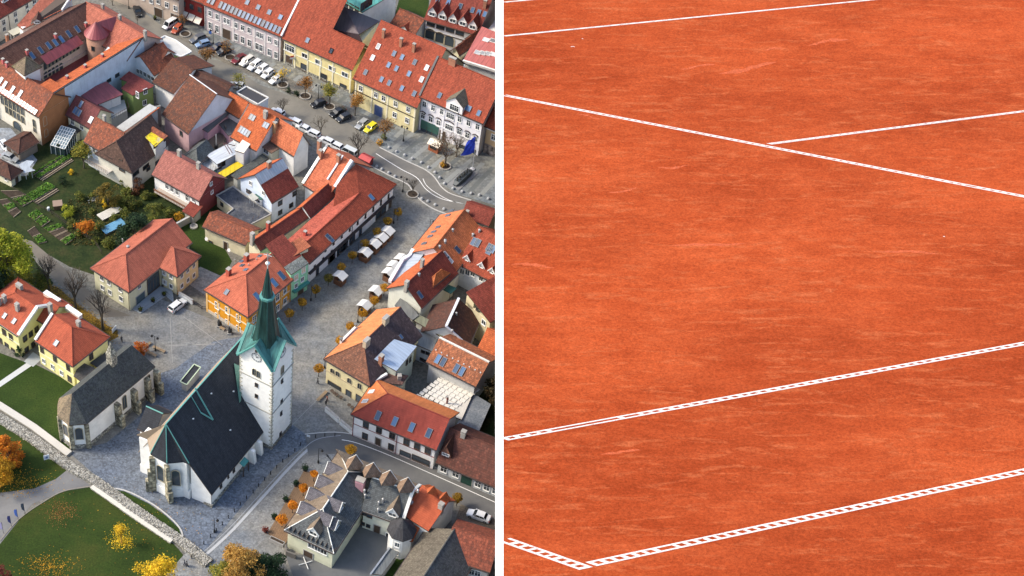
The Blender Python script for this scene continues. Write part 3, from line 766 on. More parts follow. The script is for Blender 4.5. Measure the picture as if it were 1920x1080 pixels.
b.skyrow('ab', 'b372,0', 'b958,255', 19, .8, 1.7, 'b', skip=(2,)); b.skyrow('ab', 'b692,20', 'b972,145', 4, 1.0, 1.2); b.pipe(0, .0); b.pipe(0, .985)
x = MB(); r0, e0 = b.r1, b.e[1]; x.beam(e0 + Z * .35, r0 + Z * .35, .45, .9); b.part('parapet', x, plaster((.66, .66, .66)))
# yellow house with the wide roof
b = Bld('row_house', 'long yellow house with a flag over its door and a large plain red roof', rect=('b980,322', 'c185,592', ('c290,375', 1)), he=7.6, group=ROWS); b.walls(YELLOW)
p0 = b.e[0]; uu = (b.e[1] - b.e[0]).normalized(); nn = V((-uu.y, uu.x, 0)); sl = (b.ahr - b.he) / ((b.e[2] - b.e[1]).length / 2); pn = (V((0, 0, 1)) - nn * sl).normalized()
def onp(q): return onplane(q, p0, pn)
rA, rB, rC = onp('c290,375'), onp('c18,250'), onp('c-30,20'); rD = p0 + nn * 13 + Z * (13 * sl); rC2 = rB + nn * ((rD - rB).dot(nn)) ; rC2.z = rD.z
back = [b.e[1] + nn * ((rA - b.e[1]).dot(nn) * 2)]
b.custom({'ab': [p0, b.e[1], rA, rB, rC2, rD], 'k': [rA, rB, rB + nn * 5 - Z * 5 * sl, rA + nn * 5 - Z * 5 * sl], 'k2': [rC2, rD, rD + nn * 8 - Z * 8 * sl, rC2 + nn * 8 - Z * 8 * sl]}, T_red, caps=((rA, rB), (rC2, rD)))
b.gut(p0, b.e[1]); b.sky('ab', ['b1200,340', 'b1400,430', 'c5,430'], .9, 1.2)
b.row(0, 'b1178,470', 'b1405,578', 3, 1.7, 1.2); b.row(0, 'c120,628', 'c125,630', 1, 1.7, 1.2)
b.win(0, ['b1045,405'], 3.2, 1.8); b.win(0, ['b1170,568', 'b1335,650'], 1.9, 1.9, 'dark'); b.win(0, ['c105,738'], 1.9, 1.9, 'dark'); b.door(0, ['b1045,540'], 2.0, 2.8)
for f in (.01, .17, .36, .545, .73, .985): b.pil(0, f, .4, mat=plaster((.72, .68, .50)))
b.band(0, 7.0, .3, .2, mat=plaster((.72, .68, .5))); b.band(0, 4.0, .25, .12, mat=plaster((.72, .68, .5))); b.band(0, 0, .8, .06, mat=RUB, name='plinth'); b.pipe(0, .0)
g = MB(); q = onplane('b1075,480', *b._wp(0)); n0 = b.side[0][2]; g.bar(q, q + n0 * 1.3 + Z * .9, .04); 
# red and white flags at the door of the yellow house
fl = thing('wall_flag', 'red and white flags on a slanting pole over the door of the yellow house', 'flag', q)
gm = MB(); gm.bar(V((0, 0, 0)), n0 * 1.4 + Z * 1.0, .04); link('pole', gm.mesh('pole', FRAME), fl)
def flagcloth(w, h, seed=0):
    m = MB(); N_ = 6
    for i in range(N_):
        for j in range(2):
            c = [(x * w / N_, .07 * sin(x * 1.5 + seed), -h * y / 2 - x * .04) for x, y in ((i, j), (i + 1, j), (i + 1, j + 1), (i, j + 1))]
            m.face(c, j)
            m.face([(x, y + .015, z) for x, y, z in reversed(c)], j)
    return m
link('flag_cloth', flagcloth(1.2, 1.0).mesh('flag_cloth', [plain((.6, .03, .03)), plain((.75, .75, .75))]), fl, n0 * 1.2 + Z * .9, .6)
# dark purple roof behind it
b = Bld('rear_building', 'building with a large dark purple metal roof behind the yellow house', eaves=['c18,262', 'c275,358', 'c420,182', 'c5,5', 'c-40,40'], he=10.2); b.walls(CREAM)
e = b.e; ap = P('c90,150', 13.2); b.custom({'a': [P('c15,250', 10.4), P('c270,355', 10.4), P('c240,290', 12)], 'b': [P('c15,250', 10.4), P('c240,290', 12), P('c415,178', 10.4), P('c120,60', 13.4), P('c0,0', 13.2)], }, metal((.075, .055, .065), .5, .2, seam=.9, streak=.3), caps=((P('c15,250', 10.4), P('c240,290', 12)),))
# yellow house with four rows of roof windows
b = Bld('row_house', 'yellow house with a steep red roof dotted with many small roof windows', rect=('c185,662', 'c728,912', ('c975,410', 1)), he=8, group=ROWS); b.walls(plaster((.68, .60, .34))); b.roof(T_red, 'auto')
b.sky('ab', ['c295,610', 'c430,670', 'c495,700', 'c602,745', 'c706,790', 'c490,548', 'c556,578', 'c536,452', 'c604,482', 'c662,622', 'c710,525'], .85, 1.3)
b.sky('ab', ['c403,392', 'c355,487', 'c812,572', 'c768,670'], .85, 1.3, 'w'); b.chim('ab', ['c445,310', 'c592,385', 'c700,430'], .7, .6, 1.9)
b.row(0, 'c255,745', 'c255,745', 1, .95, 1.4); b.win(0, ['c383,800', 'c447,830', 'c548,876', 'c655,923', 'c250,835', 'c540,968', 'c645,1015'], .95, 1.4); b.door(0, ['c405,910'], 2.2, 3.0, mat=plain((.04, .07, .18)))
b.band(0, 4.4, .2, .12, mat=GUT); b.band(0, 7.3, .3, .2, mat=plaster((.72, .66, .48)));
for f in (.02, .29, .545, .985): b.pil(0, f, .4, mat=plaster((.74, .68, .5)))
b.pipe(0, .0, z1=9)
# white corner house with dormer
b = Bld('row_house', 'tall white house with rows of arched hoods over its windows and a gabled dormer', rect=('c747,815', 'c1285,1045', ('c905,480', 0)), he=10, group=ROWS); b.walls(plaster((.72, .70, .72))); b.roof(T_red, 'auto')
b.row(0, 'c792,880', 'c1240,1070', 7, .95, 1.5, skip=(3,)); b.win(0, ['c1010,978'], 2.0, 1.5); b.row(0, 'c780,975', 'c910,1040', 3, 1.0, 1.6)
b.row(0, 'f845,22', 'f910,48', 2, 1.0, 1.6, skip=(0, 1)); b.win(0, ['f1000,85'], 2.0, 1.6); b.row(0, 'f1085,122', 'f1222,185', 3, 1.0, 1.6)
b.win(0, ['f785,95', 'f832,118', 'f878,140'], 1.5, 1.9, 'dark'); b.door(0, ['f940,170'], 1.6, 2.6); b.win(0, ['f1110,260', 'f1195,290'], 1.6, 1.8, 'dark')
b.band(0, 9.2, .4, .3, mat=plaster((.7, .7, .72))); b.band(0, 3.5, .3, .15, mat=plaster((.7, .7, .72))); b.band(0, .9, 2.6, .1, mat=plain((.03, .10, .08)), name='shop_front', a=.03, b=.33)
for f in (.0, .385, .60, .99): b.pil(0, f, .45, mat=plaster((.78, .77, .78)))
for q in ('c780,950', 'c848,978', 'c912,1005', 'f1000,40', 'f1085,95', 'f1155,125', 'f1222,155'):
    c = onplane(q, *b._wp(0)); n0 = b.side[0][2]; g = MB(); u0 = V((-n0.y, n0.x, 0)); L = 1.35 if q == 'f1000,40' else .8
    ps = [c + u0 * (L * cos(t)) + Z * (.45 * sin(t)) for t in [pi * i / 6 for i in range(7)]]
    for i in range(6): g.beam(ps[i] + n0 * .12, ps[i + 1] + n0 * .12, .3, .12, up=V((0, 0, 1)) if abs((ps[i + 1] - ps[i]).z) < 10 else Z)
    b.part('window_hood', g, GUT)
b.dormer('ab', ['c1040,940'], 4.4, 2.2, 1.9, mat=tile((.13, .12, .09)), wall=plaster((.74, .72, .72)), ww=2.2); b.sky('ab', ['c920,805', 'c1145,905', 'c1170,918', 'c1250,955'], .85, 1.3)
b.chim('ab', ['c1025,540'], 1.8, .7, 1.6)
g = MB(); g.beam(b.e[0] + Z * .3, b.r0 + Z * .3, .5, .5); b.part('verge', g, DARKM); b.pipe(0, 0)
b = Bld('row_house', 'ochre house with arched ground floor windows at the divide, right of the white house', rect=('c1296,1062', 'c1620,1195', 10), he=8, group=ROWS); b.walls(plaster((.52, .36, .20))); b.roof(T_red, 12.6)
b.row(0, 'f1375,168', 'f1500,220', 3, 1.1, 1.5); b.row(0, 'f1358,262', 'f1500,320', 3, 1.0, 1.5, 'arch'); b.row(0, 'f1338,350', 'f1385,370', 2, .9, 1.3, 'arch'); b.band(0, 0, 2.8, .1, mat=stone((.3, .24, .2), 1.2), name='plinth'); b.band(0, 7.2, .3, .2)
g = MB(); g.beam(b.e[0] + Z * .3, b.r0 + Z * .3, .4, .5); b.part('verge', g, DARKM)
# ---------------------------------------------------------------- behind the row
b = Bld('modern_building', 'white modern building with black windows behind the purple roof', rect=('c75,0', 'c265,108', 14), he=9); b.walls(WHITE); b.custom({'t': [p + Z * .1 for p in b.e]}, COPPER); b.row(0, 'c130,38', 'c220,85', 3, 1.2, 2.0, 'dark'); b.row(1, 'c268,55', 'c335,10', 3, 1.3, 2.2, 'dark')
b = Bld('shed', 'small house with a plain orange roof between the yard and the grass', rect=('c505,190', 'c715,290', ('c790,185', 1)), he=4); b.walls(WHITE); b.roof(T_rust, 6.5); b.dormer('ab', ['c620,255'], 2, .4, 1.0, mat=T_red)
b = Bld('inn', 'brown roofed building with five gabled dormers above a white arcade', rect=('c785,165', 'c1245,300', 16), he=7); b.walls(plaster((.62, .62, .66))); b.roof(T_deep, 13.2)
b.dormer('ab', ['c855,135', 'c940,160', 'c1028,190', 'c1112,215', 'c1195,245'], 2.4, 1.2, 1.7, mat=T_deep, ww=1.4); b.skyrow('ab', 'c992,20', 'c1300,120', 4, .9, 1.4); b.sky('ab', ['c905,0', 'c1250,105'], .9, 1.4); b.chim('ab', ['c1300,60'], .8, .7, 1.8)
b.row(0, 'c840,285', 'c1000,345', 3, 2.6, 3.2, 'arch'); b.row(0, 'c845,205', 'c1090,280', 4, 2.1, 1.0, 'dark'); b.band(0, 3.9, .2, .15, mat=GUT)
b = Bld('factory_hall', 'low hall with a salmon sheet roof and white skylight strips at the divide', rect=('c1115,515', 'c1520,640', ('c1272,225', 0)), he=7.5); b.walls(WHITE)
b.custom({'t': [b.e[0], b.e[1], b.e[1] + Z * 2 + (b.e[2] - b.e[1]) * .5, P('c1275,222', 9.5)]}, metal((.50, .15, .13), .5, .2, seam=1.2)); b.plane('t2', [b.e[0] + Z * .1, b.e[1] + Z * .1, P('c1275,222', 9.6)]); b.skyrow('t2', 'c1240,445', 'c1370,460', 4, 1.5, 1.2, 'w'); b.skyrow('t2', 'c1310,338', 'c1370,345', 2, 1.5, 1.2, 'w')
g = MB(); g.beam(b.e[0] + Z * .35, b.e[1] + Z * .35, .5, .6); b.part('parapet', g, WHITE)
b = Bld('outbuilding', 'maroon walled annex in front of the salmon roofed hall', rect=('c1090,560', 'c1420,640', 5), he=4.5); b.walls(plaster((.22, .05, .06))); b.custom({'t': [p + Z * .1 for p in b.e]}, metal((.30, .34, .42), .4, .2))
for i in range(3):
    b = Bld('saddle_roof_shed', ('lowest', 'middle', 'highest')[i] + ' of three stepped sheds with small orange gable roofs behind the white house', 'shed', rect=('c%d,%d' % (1010 + 62 * i, 430 - 52 * i), 'c%d,%d' % (1085 + 62 * i, 470 - 52 * i), 5), he=6.5 + .2 * i, group='stepped orange sheds'); b.walls(CREAM); b.roof(T_rust, 8.2 + .2 * i, ridge='bc')
# ---------------------------------------------------------------- old castle block at the upper left
CW = plaster((.66, .62, .54), .35); ARCM = plaster((.55, .42, .36), .4); MAROON = metal((.26, .06, .065), .45, .2, seam=.7)
def ridgebox(r0, r1, hr, half, he, sideh=1):
    a, c = P(r0, hr), P(r1, hr); u = (c - a); u.z = 0; u.normalize(); n = V((-u.y, u.x, 0)); return [proj2(a - n * half, he), proj2(c - n * half, he), proj2(c + n * half, he), proj2(a + n * half, he)]
def proj2(p, z):
    q = proj(V((p.x, p.y, z))); return (q[0], q[1])
b = Bld('north_house', 'white house with a dark maroon roof at the top left corner', 'house', rect=('a-200,275', 'a290,-14', 13), he=7); b.walls(plaster((.66, .64, .56))); b.roof(T_deep, 12); b.row(0, 'a30,188', 'a225,50', 3, 1.0, 1.4); b.row(0, 'a35,245', 'a235,100', 3, .9, 1.1); b.win(0, ['a287,8', 'a-40,225'], 1.0, 1.4); b.pipe(0, .56)
b.dormer('ab', ['a50,10'], 2.5, 1, 1, mat=T_deep)
b = Bld('castle_annex', 'building under a broad salmon tiled roof behind the castle wing', eaves=['a145,212', 'a188,252', 'a640,-20', 'a345,-20'], he=8); b.walls(WHITE)
b.custom({'t': [P('a143,212', 8), P('a330,0', 10.5), P('a400,-80', 12), P('a640,-60', 12), P('a540,75', 9.5), P('a188,250', 7.6)]}, T_salmon)
b.dormer('t', ['a315,195'], 2, .6, .8, mat=T_brown)
g = MB(); g.beam(P('a520,80', 10.6), P('a580,-10', 11.6), .4, .8); b.part('parapet', g, WHITE)
b = Bld('canopy', 'flat grey canopy tucked behind the castle wing', 'canopy', eaves=['a65,265', 'a110,302', 'a195,262', 'a165,215'], he=5); b.custom({'t': b.e}, plain((.40, .38, .30)), .15)
g = MB()
for p in b.wc: g.bar((p.x, p.y, 0), (p.x, p.y, 4.9), .1)
b.part('post', g, FRAME)
wing = Bld('castle_wing', 'long castle wing with a dark brown roof and arcaded courtyard front', 'castle', eaves=ridgebox('a-240,560', 'a725,18', 13, 6.4, 8.6), he=8.6, group='castle wings'); b = wing; b.walls(ARCM); b.roof(tile((.115, .055, .04)), 13)
b.sky('ab', ['a270,470', 'a342,425', 'a410,385', 'a466,360', 'a518,332', 'a580,287', 'a652,248'], .95, 1.9); b.chim('ab', ['a230,455', 'a470,320', 'a727,225'], .6, .6, 1.0, plaster((.45, .12, .12))); b.chim('cd', ['a60,325'], .7, .6, 1)
b.row(0, 'a383,548', 'a650,382', 10, 1.35, 2.6, 'arch'); b.row(0, 'a385,632', 'a512,560', 5, 1.35, 2.0, 'arch'); b.band(0, 4.3, .25, .2, mat=plaster((.5, .4, .38)))
g = MB(); n0 = b.side[0][2]; A1 = onplane('a340,480', *b.planes['ab']); B1 = onplane('a650,300', *b.planes['ab']); 
lean = [A1 + Z * .1, B1 + Z * .1, V((B1.x, B1.y, 0)) + n0 * 2.3 + Z * (B1.z - 1.2), V((A1.x, A1.y, 0)) + n0 * 2.3 + Z * (A1.z - 1.2)]
b.custom({'lean': lean}, MAROON, .15, name='lean_to_roof')
b = Bld('castle_wing', 'castle wing with a smooth salmon roof between courtyard and street', 'castle', eaves=ridgebox('a725,15', 'a1218,300', 13, 6.0, 8.8), he=8.8, group='castle wings'); b.walls(ARCM); b.roof(T_salmon, 13); b.chim('cd', ['a868,75', 'a1012,168'], .7, .6, 1.2, CHIMW); b.chim('ab', ['a1225,300'], .7, .6, 1.2, CHIMW)
b.sky('ab', ['a908,425'], .9, 1.6)
# shed-roofed wing along the tall white wall
b = Bld('castle_wing', 'castle wing with a tall blank bluish white wall and a strip of orange roof', 'castle', rect=('a450,785', 'a1215,308', 5.5), he=12.6, group='castle wings', ov=.05); b.setw(.05)
WW = plaster((.56, .62, .68), .6, (.6, .6, .6)); b.walls(WW, z1=9.6); e = b.e; m = MB(); nb = b.side[0][2]; m.prism([(p.x, p.y) for p in (b.wc[0], b.wc[1], b.wc[1] - nb * .35, b.wc[0] - nb * .35)], 9.4, 12.5); b.part('wall', m, WW)
b.custom({'t': [e[0] + Z * .2, e[1] + Z * .2, e[2] - Z * 2.6, e[3] - Z * 2.6]}, T_orange); b.chim('t', ['a568,665', 'a720,572', 'a865,482'], .6, .6, .7, plaster((.45, .12, .12)))
b.win(0, ['a918,678', 'a988,632'], 1.3, .8, 'dark'); b.band(0, 12.2, .2, .12, mat=GUT)
b = Bld('castle_wing', 'castle wing with rust tiles, white solar glass along the eaves and an ochre end wall', 'castle', rect=('a-260,625', 'a325,990', ('a450,792', 1)), he=9, group='castle wings'); b.walls(CW); b.roof(T_rust, 'auto')
b.skyrow('ab', 'a-40,725', 'a300,945', 15, .9, 1.3, 's'); b.sky('ab', ['a5,685', 'a40,718', 'a105,760', 'a170,795'], .75, 1.9, 'w'); b.chim('cd', [], 1); b.chim('ab', ['a60,560', 'a28,530'], .6, .6, 1, plaster((.45, .12, .12)))
b.row(0, 'a22,845', 'a190,935', 6, 1.2, 2.6, 'arch'); b.row(0, 'a60,925', 'a195,1010', 5, 1.2, 2.3, 'arch'); b.win(0, ['a290,1040'], 1.0, 2.4, 'arch'); b.win(0, ['d295,105'], 1.0, 1.6, 'arch'); b.win(0, ['d150,85'], 3.0, 3.6, 'arch')
g = MB(); p, q, n0 = b.side[1]; g.face([p + n0 * .06 + Z * (-p.z), q + n0 * .06 + Z * (-q.z), q + n0 * .06 + Z * (8.9 - q.z), p + n0 * .06 + Z * (8.9 - p.z)]); b.part('end_wall_render', g, plaster((.42, .17, .07), .3))
for o_ in b.root.children:
    if o_.name.startswith('gable_wall'): o_.data.materials[0] = plaster((.42, .17, .07), .3)
b.win(1, ['a378,1020'], 1.0, 2.6, 'arch'); b.win(1, ['d388,130'], 1.0, 2.2, 'arch')
# link between the end gable and the white wall
b = Bld('castle_wing', 'ochre rendered end block joining the rust roofed wing to the tall white wall', 'castle', rect=('a445,800', 'a545,738', 5), he=12.3, group='castle wings', ov=.03); b.walls(plaster((.42, .17, .07), .3)); b.custom({'t': [p + Z * .1 for p in b.e]}, T_orange)
# square tower with pyramid roof
b = Bld('castle_turret', 'square castle turret with a mossy pyramid roof', 'turret', rect=('a100,560', 'a205,640', 'a345,555'), he=14.2); b.walls(WHITE, z0=6); e = b.e; ap = P('a215,478', 14); c4 = sum(e, V((0, 0, 0))) / 4; ap = V((c4.x, c4.y, _over(c4, px('a213,480')[1])))
b.custom({str(i): [e[i], e[(i + 1) % 4], ap] for i in range(4)}, tile((.17, .13, .09), moss=.5), caps=[(e[i], ap) for i in range(4)])
# round stair tower
c = P('a815,275', 11); b = thing('stair_tower', 'round stair tower with a conical maroon roof in the castle courtyard', 'turret', V((c.x, c.y, 0)))
g = MB(); g.lathe((0, 0, 0), [(2.7, 0), (2.7, 10.9)], 20); link('wall', g.mesh('wall', plaster((.36, .20, .14)), smooth=True), b)
g = MB(); g.lathe((0, 0, 10.8), [(3.1, 0), (3.15, .15), (.05, 3.4)], 20); link('roof', g.mesh('roof', MAROON), b)
g = MB(); g.slab([[(-1.6, 0, 11.6), (0, 0, 13.9), (4.8, 3.2, 13.6), (4.8, .2, 10.5)], [(0, 0, 13.9), (4.8, 3.2, 13.6), (2, 6, 11)]], .12); link('gable_roof', g.mesh('gable_roof', MAROON), b)
for z_, a_ in ((8, -1.9), (4, -1.9), (8, -.6)):
    f, pn_ = window_mesh(.8, 1.2, 'dark'); o = link('window', f, b, (2.72 * cos(a_), 2.72 * sin(a_), z_), a_ - pi / 2); link('pane', pn_, o)
b = Bld('courtyard_roof', 'low dark red metal roof filling the castle courtyard', 'roof', eaves=['a372,668', 'a452,718', 'a835,490', 'a740,450', 'a660,455'], he=3.2); b.walls(ARCM); b.custom({'t': b.e}, MAROON)
# castle yard sheds
b = Bld('garage', 'open garage with an orange hipped roof beside a parked silver car', 'garage', rect=('d30,215', 'd158,308', 'd340,212'), he=2.9); b.walls(plaster((.28, .22, .17)), z1=2.7); b.roof(T_brown, 'auto', ridge='bc', hip=('d170,175', 'd262,108')); b.door(0, ['d80,275', 'd135,310'], 1.8, 2.2)
b = Bld('garage', 'small hut with a dark pyramid roof and cream walls by the garden fence', 'hut', rect=('d-100,430', 'd92,528', 'd213,458'), he=2.8); b.walls(CREAM); b.roof(T_brown, 4.8, ridge='ab', hip=(3, 2.6)); b.win(0, ['d50,520'], .8, .8); b.door(1, ['d140,520'], 1, 2)
b = Bld('canopy', 'flat white carport roof beside the small hut', 'carport', eaves=['d155,400', 'd205,470', 'd298,448', 'd250,420', 'd290,368', 'd225,362'], he=2.4); b.custom({'t': b.e}, metal((.36, .40, .45), .6, 0), .1)
g = MB()
for p in b.wc: g.bar((p.x, p.y, 0), (p.x, p.y, 2.35), .06)
b.part('post', g, FRAME)
b = Bld('conservatory', 'glazed conservatory with white glazing bars below the ochre castle wall', 'conservatory', rect=('d425,235', 'd545,270', 'd690,165'), he=2.6, ov=.1); e = b.e
b.walls(glass((.04, .07, .08)), name='glass_wall'); up = [p.copy() for p in e]; up[3].z += 1.6; up[2].z += 1.6; b.custom({'t': up}, glass((.10, .14, .16)), .05, name='glass_roof')
g = MB()
for i in range(7): g.beam(up[0].lerp(up[1], 0).lerp(up[3].lerp(up[2], 0), 0) + (up[1] - up[0]) * (i / 6) + Z * .08, up[3] + (up[2] - up[3]) * (i / 6) + Z * .08, .12, .1)
for i in range(7):
    p = up[1].lerp(up[2], i / 6); g.bar((p.x, p.y, 0), p, .07, n=4); g.beam(up[0].lerp(up[3], i / 6) + Z * .1, p + Z * .1, .1, .08)
for i in range(4): p = up[0].lerp(up[1], i / 3); g.bar((p.x, p.y, 0), p, .07, n=4)
b.part('glazing_bar', g, FRAME)
b = Bld('store', 'flat dark roofed store between the conservatory and the cream house', 'shed', rect=('d545,90', 'd640,140', 'd670,90'), he=3); b.walls(CREAM); b.custom({'t': b.e}, DARKM)
# house with maroon roofs and a terrace
b = Bld('terrace_house', 'cream house with a maroon roof and roof windows beneath the white castle wall', 'house', rect=('a550,965', 'a760,1088', ('a640,802', 0)), he=5.5); b.walls(CREAM); b.roof(tile((.13, .04, .04)), 'auto')
b.sky('ab', ['a685,880', 'a655,945', 'a635,930', 'a672,955'], .8, 1.6); b.sky('ab', ['a768,1012'], .9, 1.5, 'w'); b.row(0, 'd612,38', 'd690,80', 2, 1, 1.4)
b = Bld('terrace_house', 'wing with a pinkish maroon sheet roof above a roof terrace', 'house', eaves=['a660,805', 'a800,892', 'a1040,795', 'a898,703'], he=6.5); b.walls(WHITE); e = b.e; b.custom({'t': [e[0] + Z * .6, e[1], e[2], e[3] + Z * .6]}, metal((.27, .07, .08), .5, .1, seam=.8))
b = Bld('roof_terrace', 'paved roof terrace with railings and a white gazebo among pot plants', 'terrace', eaves=['a850,890', 'a930,1020', 'a1090,930', 'a1060,820'], he=3.6); b.walls(GREY); g = MB()
for i in range(4):
    p, q = b.e[i], b.e[(i + 1) % 4]
    for j in range(9): x = p.lerp(q, j / 9); g.bar(x, x + Z * 1.0, .04, n=4)
    g.bar(p + Z, q + Z, .05, n=4)
b.part('railing', g, FRAMEB)
c = P('a915,885', 3.6); gz = thing('gazebo', 'white garden gazebo on the roof terrace', 'gazebo', c); g = MB()
for x, y in ((-1, -1), (1, -1), (1, 1), (-1, 1)): g.bar((x, y, 0), (x, y, 2), .08, n=4)
link('post', g.mesh('post', FRAME), gz); g = MB(); g.lathe((0, 0, 2), [(1.7, 0), (1.65, .1), (.05, .9)], 4); link('canopy', g.mesh('canopy', plain((.75, .75, .72))), gz, rz=pi / 4)
b = Bld('green_house', 'green house with a flat maroon roof wedged between the white walls', 'house', eaves=['a1010,665', 'a1090,600', 'a1300,718', 'a1285,735', 'a1120,805', 'a1020,745', 'a1075,690'], he=6.5, ov=.25); b.walls(plaster((.22, .30, .10))); b.custom({'t': b.e}, tile((.19, .045, .04)))
b.win(3, ['a1225,770'], .9, 1.3); b.win(4, ['a1160,800'], .8, 1.6); b.win(3, ['a1220,865'], .9, 1.3)
b = Bld('white_house', 'white house with rows of small windows and an orange and brown gabled roof', 'house', rect=('a1072,500', 'a1298,638', 8), he=6.2); b.walls(plaster((.64, .68, .72))); b.roof(T_rust, 9.6, ridge='bc'); b.row(0, 'a1110,570', 'a1165,600', 3, .9, 1.2); b.row(0, 'a1190,608', 'a1290,665', 4, .9, 1.2)
b = Bld('white_house', 'brown tiled roof rising behind the little white gabled house', 'house', rect=('a1235,470', 'a1345,540', 6), he=6.8); b.walls(WHITE); b.roof(T_rust, 9.2, ridge='ab')
b = Bld('flat_roof_house', 'pale green house with a white flat roof on the street corner', 'house', eaves=['b-75,345', 'b-5,308', 'b88,345', 'b220,440', 'b135,482', 'b20,440'], he=7); b.walls(plaster((.40, .56, .22))); b.custom({'t': b.e}, plain((.46, .45, .42), .7, var=.2, sc=.6)); g = MB()
for i in range(6): g.beam(b.e[i] + Z * .3, b.e[(i + 1) % 6] + Z * .3, .25, .3)
b.part('parapet', g, plain((.7, .7, .68)))
# ---------------------------------------------------------------- middle block between gardens and street
b = Bld('garden_house', 'white house with a weathered orange roof and a balcony facing the gardens', 'house', rect=('d705,202', 'd948,345', 8.6), he=7.2); b.walls(plaster((.62, .68, .74))); b.roof(T_rust, 11.8); b.row(0, 'd738,248', 'd795,278', 2, .9, 1.3); b.win(0, ['d870,328'], 1.9, 1.4); b.chim('ab', ['d880,20'], .7, .6, 1.0, CHIMW)
g = MB(); p, q, n0 = b.side[0]; A1, B1 = p.lerp(q, .12), p.lerp(q, 1.0); A1.z = B1.z = 3.2
g.beam(A1 + n0 * 1.0, B1 + n0 * 1.0, 2.2, .25); b.part('balcony', g, plain((.45, .42, .38))); g = MB()
for i in range(14): x = A1.lerp(B1, i / 13) + n0 * 2.05; g.bar(x, x + Z * .95, .05, n=4)
g.bar(A1 + n0 * 2.05 + Z, B1 + n0 * 2.05 + Z, .05, n=4); b.part('railing', g, plain((.22, .15, .09)))
b.win(0, ['d835,440', 'd930,470'], 1.0, 1.8)
b = Bld('garden_house', 'house with a big brown tiled roof and a yellow mossy dormer', 'house', rect=('d1112,468', 'd1440,210', ('R', 'd1030,165', 44)), he=6.2); b.walls(plaster((.58, .56, .48))); b.roof(tile((.10, .058, .045), old=.35), 'auto', hip=(1.5, 0)); BG = b
b.win(3, ['d1020,370'], .9, .9, 'dark'); b.win(3, ['d1030,440'], 1.6, .8, 'dark'); b.row(0, 'd1145,470', 'd1230,415', 2, 2.0, 1.0, 'dark'); b.row(0, 'd1250,430', 'd1400,330', 3, 1.2, 1.0, 'dark')
k = 'ab' if 'ab' in b.planes else 'bc'
D = Bld('roof_extension', 'box dormer with a yellow mossed flat roof breaking out of the brown tiles', 'dormer', eaves=['d1200,145', 'd1290,75', 'd1418,155', 'd1308,248'], he=9.4); D.walls(plaster((.60, .62, .58)), z0=5); D.custom({'t': D.e}, ground((.62, .48, .02), (.55, .42, .03), (.34, .33, .30), .5, 3)); D.row(2, 'd1310,240', 'd1395,180', 2, 1.2, .7, 'dark')
g = MB(); g.slab([[P('d1258,108', 9.5), P('d1290,75', 10.3), P('d1418,155', 10.3), P('d1380,185', 9.5)]], .12); D.part('tile_strip', g, T_rust)
b = Bld('lit_far_slope', 'sunlit far roof slope of the brown house, a narrow orange strip', 'shed', rect=('d1050,130', 'a1350,905', 3.4), he=8.4); b.walls(GREY); e = b.e; b.custom({'t': [e[0], e[1], e[2] - Z * 2, e[3] - Z * 2]}, T_orange)  # far side of the brown roof, its sunlit tone put into the tiles
b = Bld('grey_parapet_wall', 'long grey rendered wall running up between the terrace and the barn roof', 'wall', eaves=['a1005,1065', 'a1240,905', 'a1355,880', 'a1358,893', 'a1246,916', 'a1010,1072'], he=6.2, ov=.02); b.walls(plaster((.20, .20, .19), .5))
b = Bld('pink_roof_house', 'house with a pinkish clay roof, maroon gable wall and white garden front', 'house', rect=('=284,327', 'e285,705', ('R', 'd1425,292', 40)), he=5.6); b.walls(WHITE); b.roof(tile((.28, .105, .085)), 'auto'); 
g = MB(); p, q, n0 = b.side[1]; g.face([p + n0 * .05 - Z * p.z, q + n0 * .05 - Z * q.z, q + n0 * .05 + Z * (5.5 - q.z), p + n0 * .05 + Z * (5.5 - p.z)]); MR = plaster((.19, .045, .045), .2); b.part('gable_render', g, MR)
for o_ in b.root.children:
    if o_.name.startswith('gable_wall'): o_.data.materials[0] = MR
b.row(0, 'e15,580', 'e185,680', 5, .9, 1.5, skip=(3,)); b.win(0, ['e240,700', 'e240,738'], .7, .8); b.win(1, ['e385,560', 'e392,630'], .7, .8); b.chim('ab', ['e118,320', 'e280,425'], .8, .7, 1.3, CHIMW)
g = MB(); p, q, n0 = b.side[0]; A1, B1 = p.lerp(q, .1), p.lerp(q, .8); A1.z = B1.z = 2.3; g.beam(A1 + n0 * .9, B1 + n0 * .9, 1.8, .2)
b.part('balcony', g, plain((.35, .3, .26))); g = MB()
for i in range(12): x = A1.lerp(B1, i / 11) + n0 * 1.75; g.bar(x, x + Z * .9, .05, n=4)
g.beam(A1 + n0 * 1.75 + Z * .95, B1 + n0 * 1.75 + Z * .95, .1, .5); b.part('railing', g, plain((.20, .10, .06)))
b = Bld('porch', 'dark red tiled porch roof leaning on the pink roofed house', 'porch', rect=('e140,790', 'e235,845', 3.4), he=2.6); b.walls(CONC); e = b.e; b.custom({'t': [e[0], e[1], e[2] + Z * 1.1, e[3] + Z * 1.1]}, T_deep)
b = Bld('barn', 'old house with a steep patchy brown and orange tile roof and a white gable', 'house', rect=('=303,214', 'e195,140', ('b205,630', 0)), he=6.5); b.walls(plaster((.55, .36, .38), .4)); b.roof(tile((.135, .046, .024), old=.9, pale=.08, var=.35), 'auto', capmat=plain((.5, .52, .55)))
b.win(0, ['e135,135'], .9, 1.3, 'dark')
for o_ in b.root.children:
    if o_.name.startswith('gable_wall'): o_.data.materials[0] = plaster((.58, .60, .66))
b = Bld('barn', 'old house with a patchy tiled roof rising above the green house', 'house', rect=('b-110,690', 'b70,790', ('b60,490', 0)), he=6.5); b.walls(WHITE); b.roof(tile((.12, .042, .023), old=.8, var=.3), 'auto')
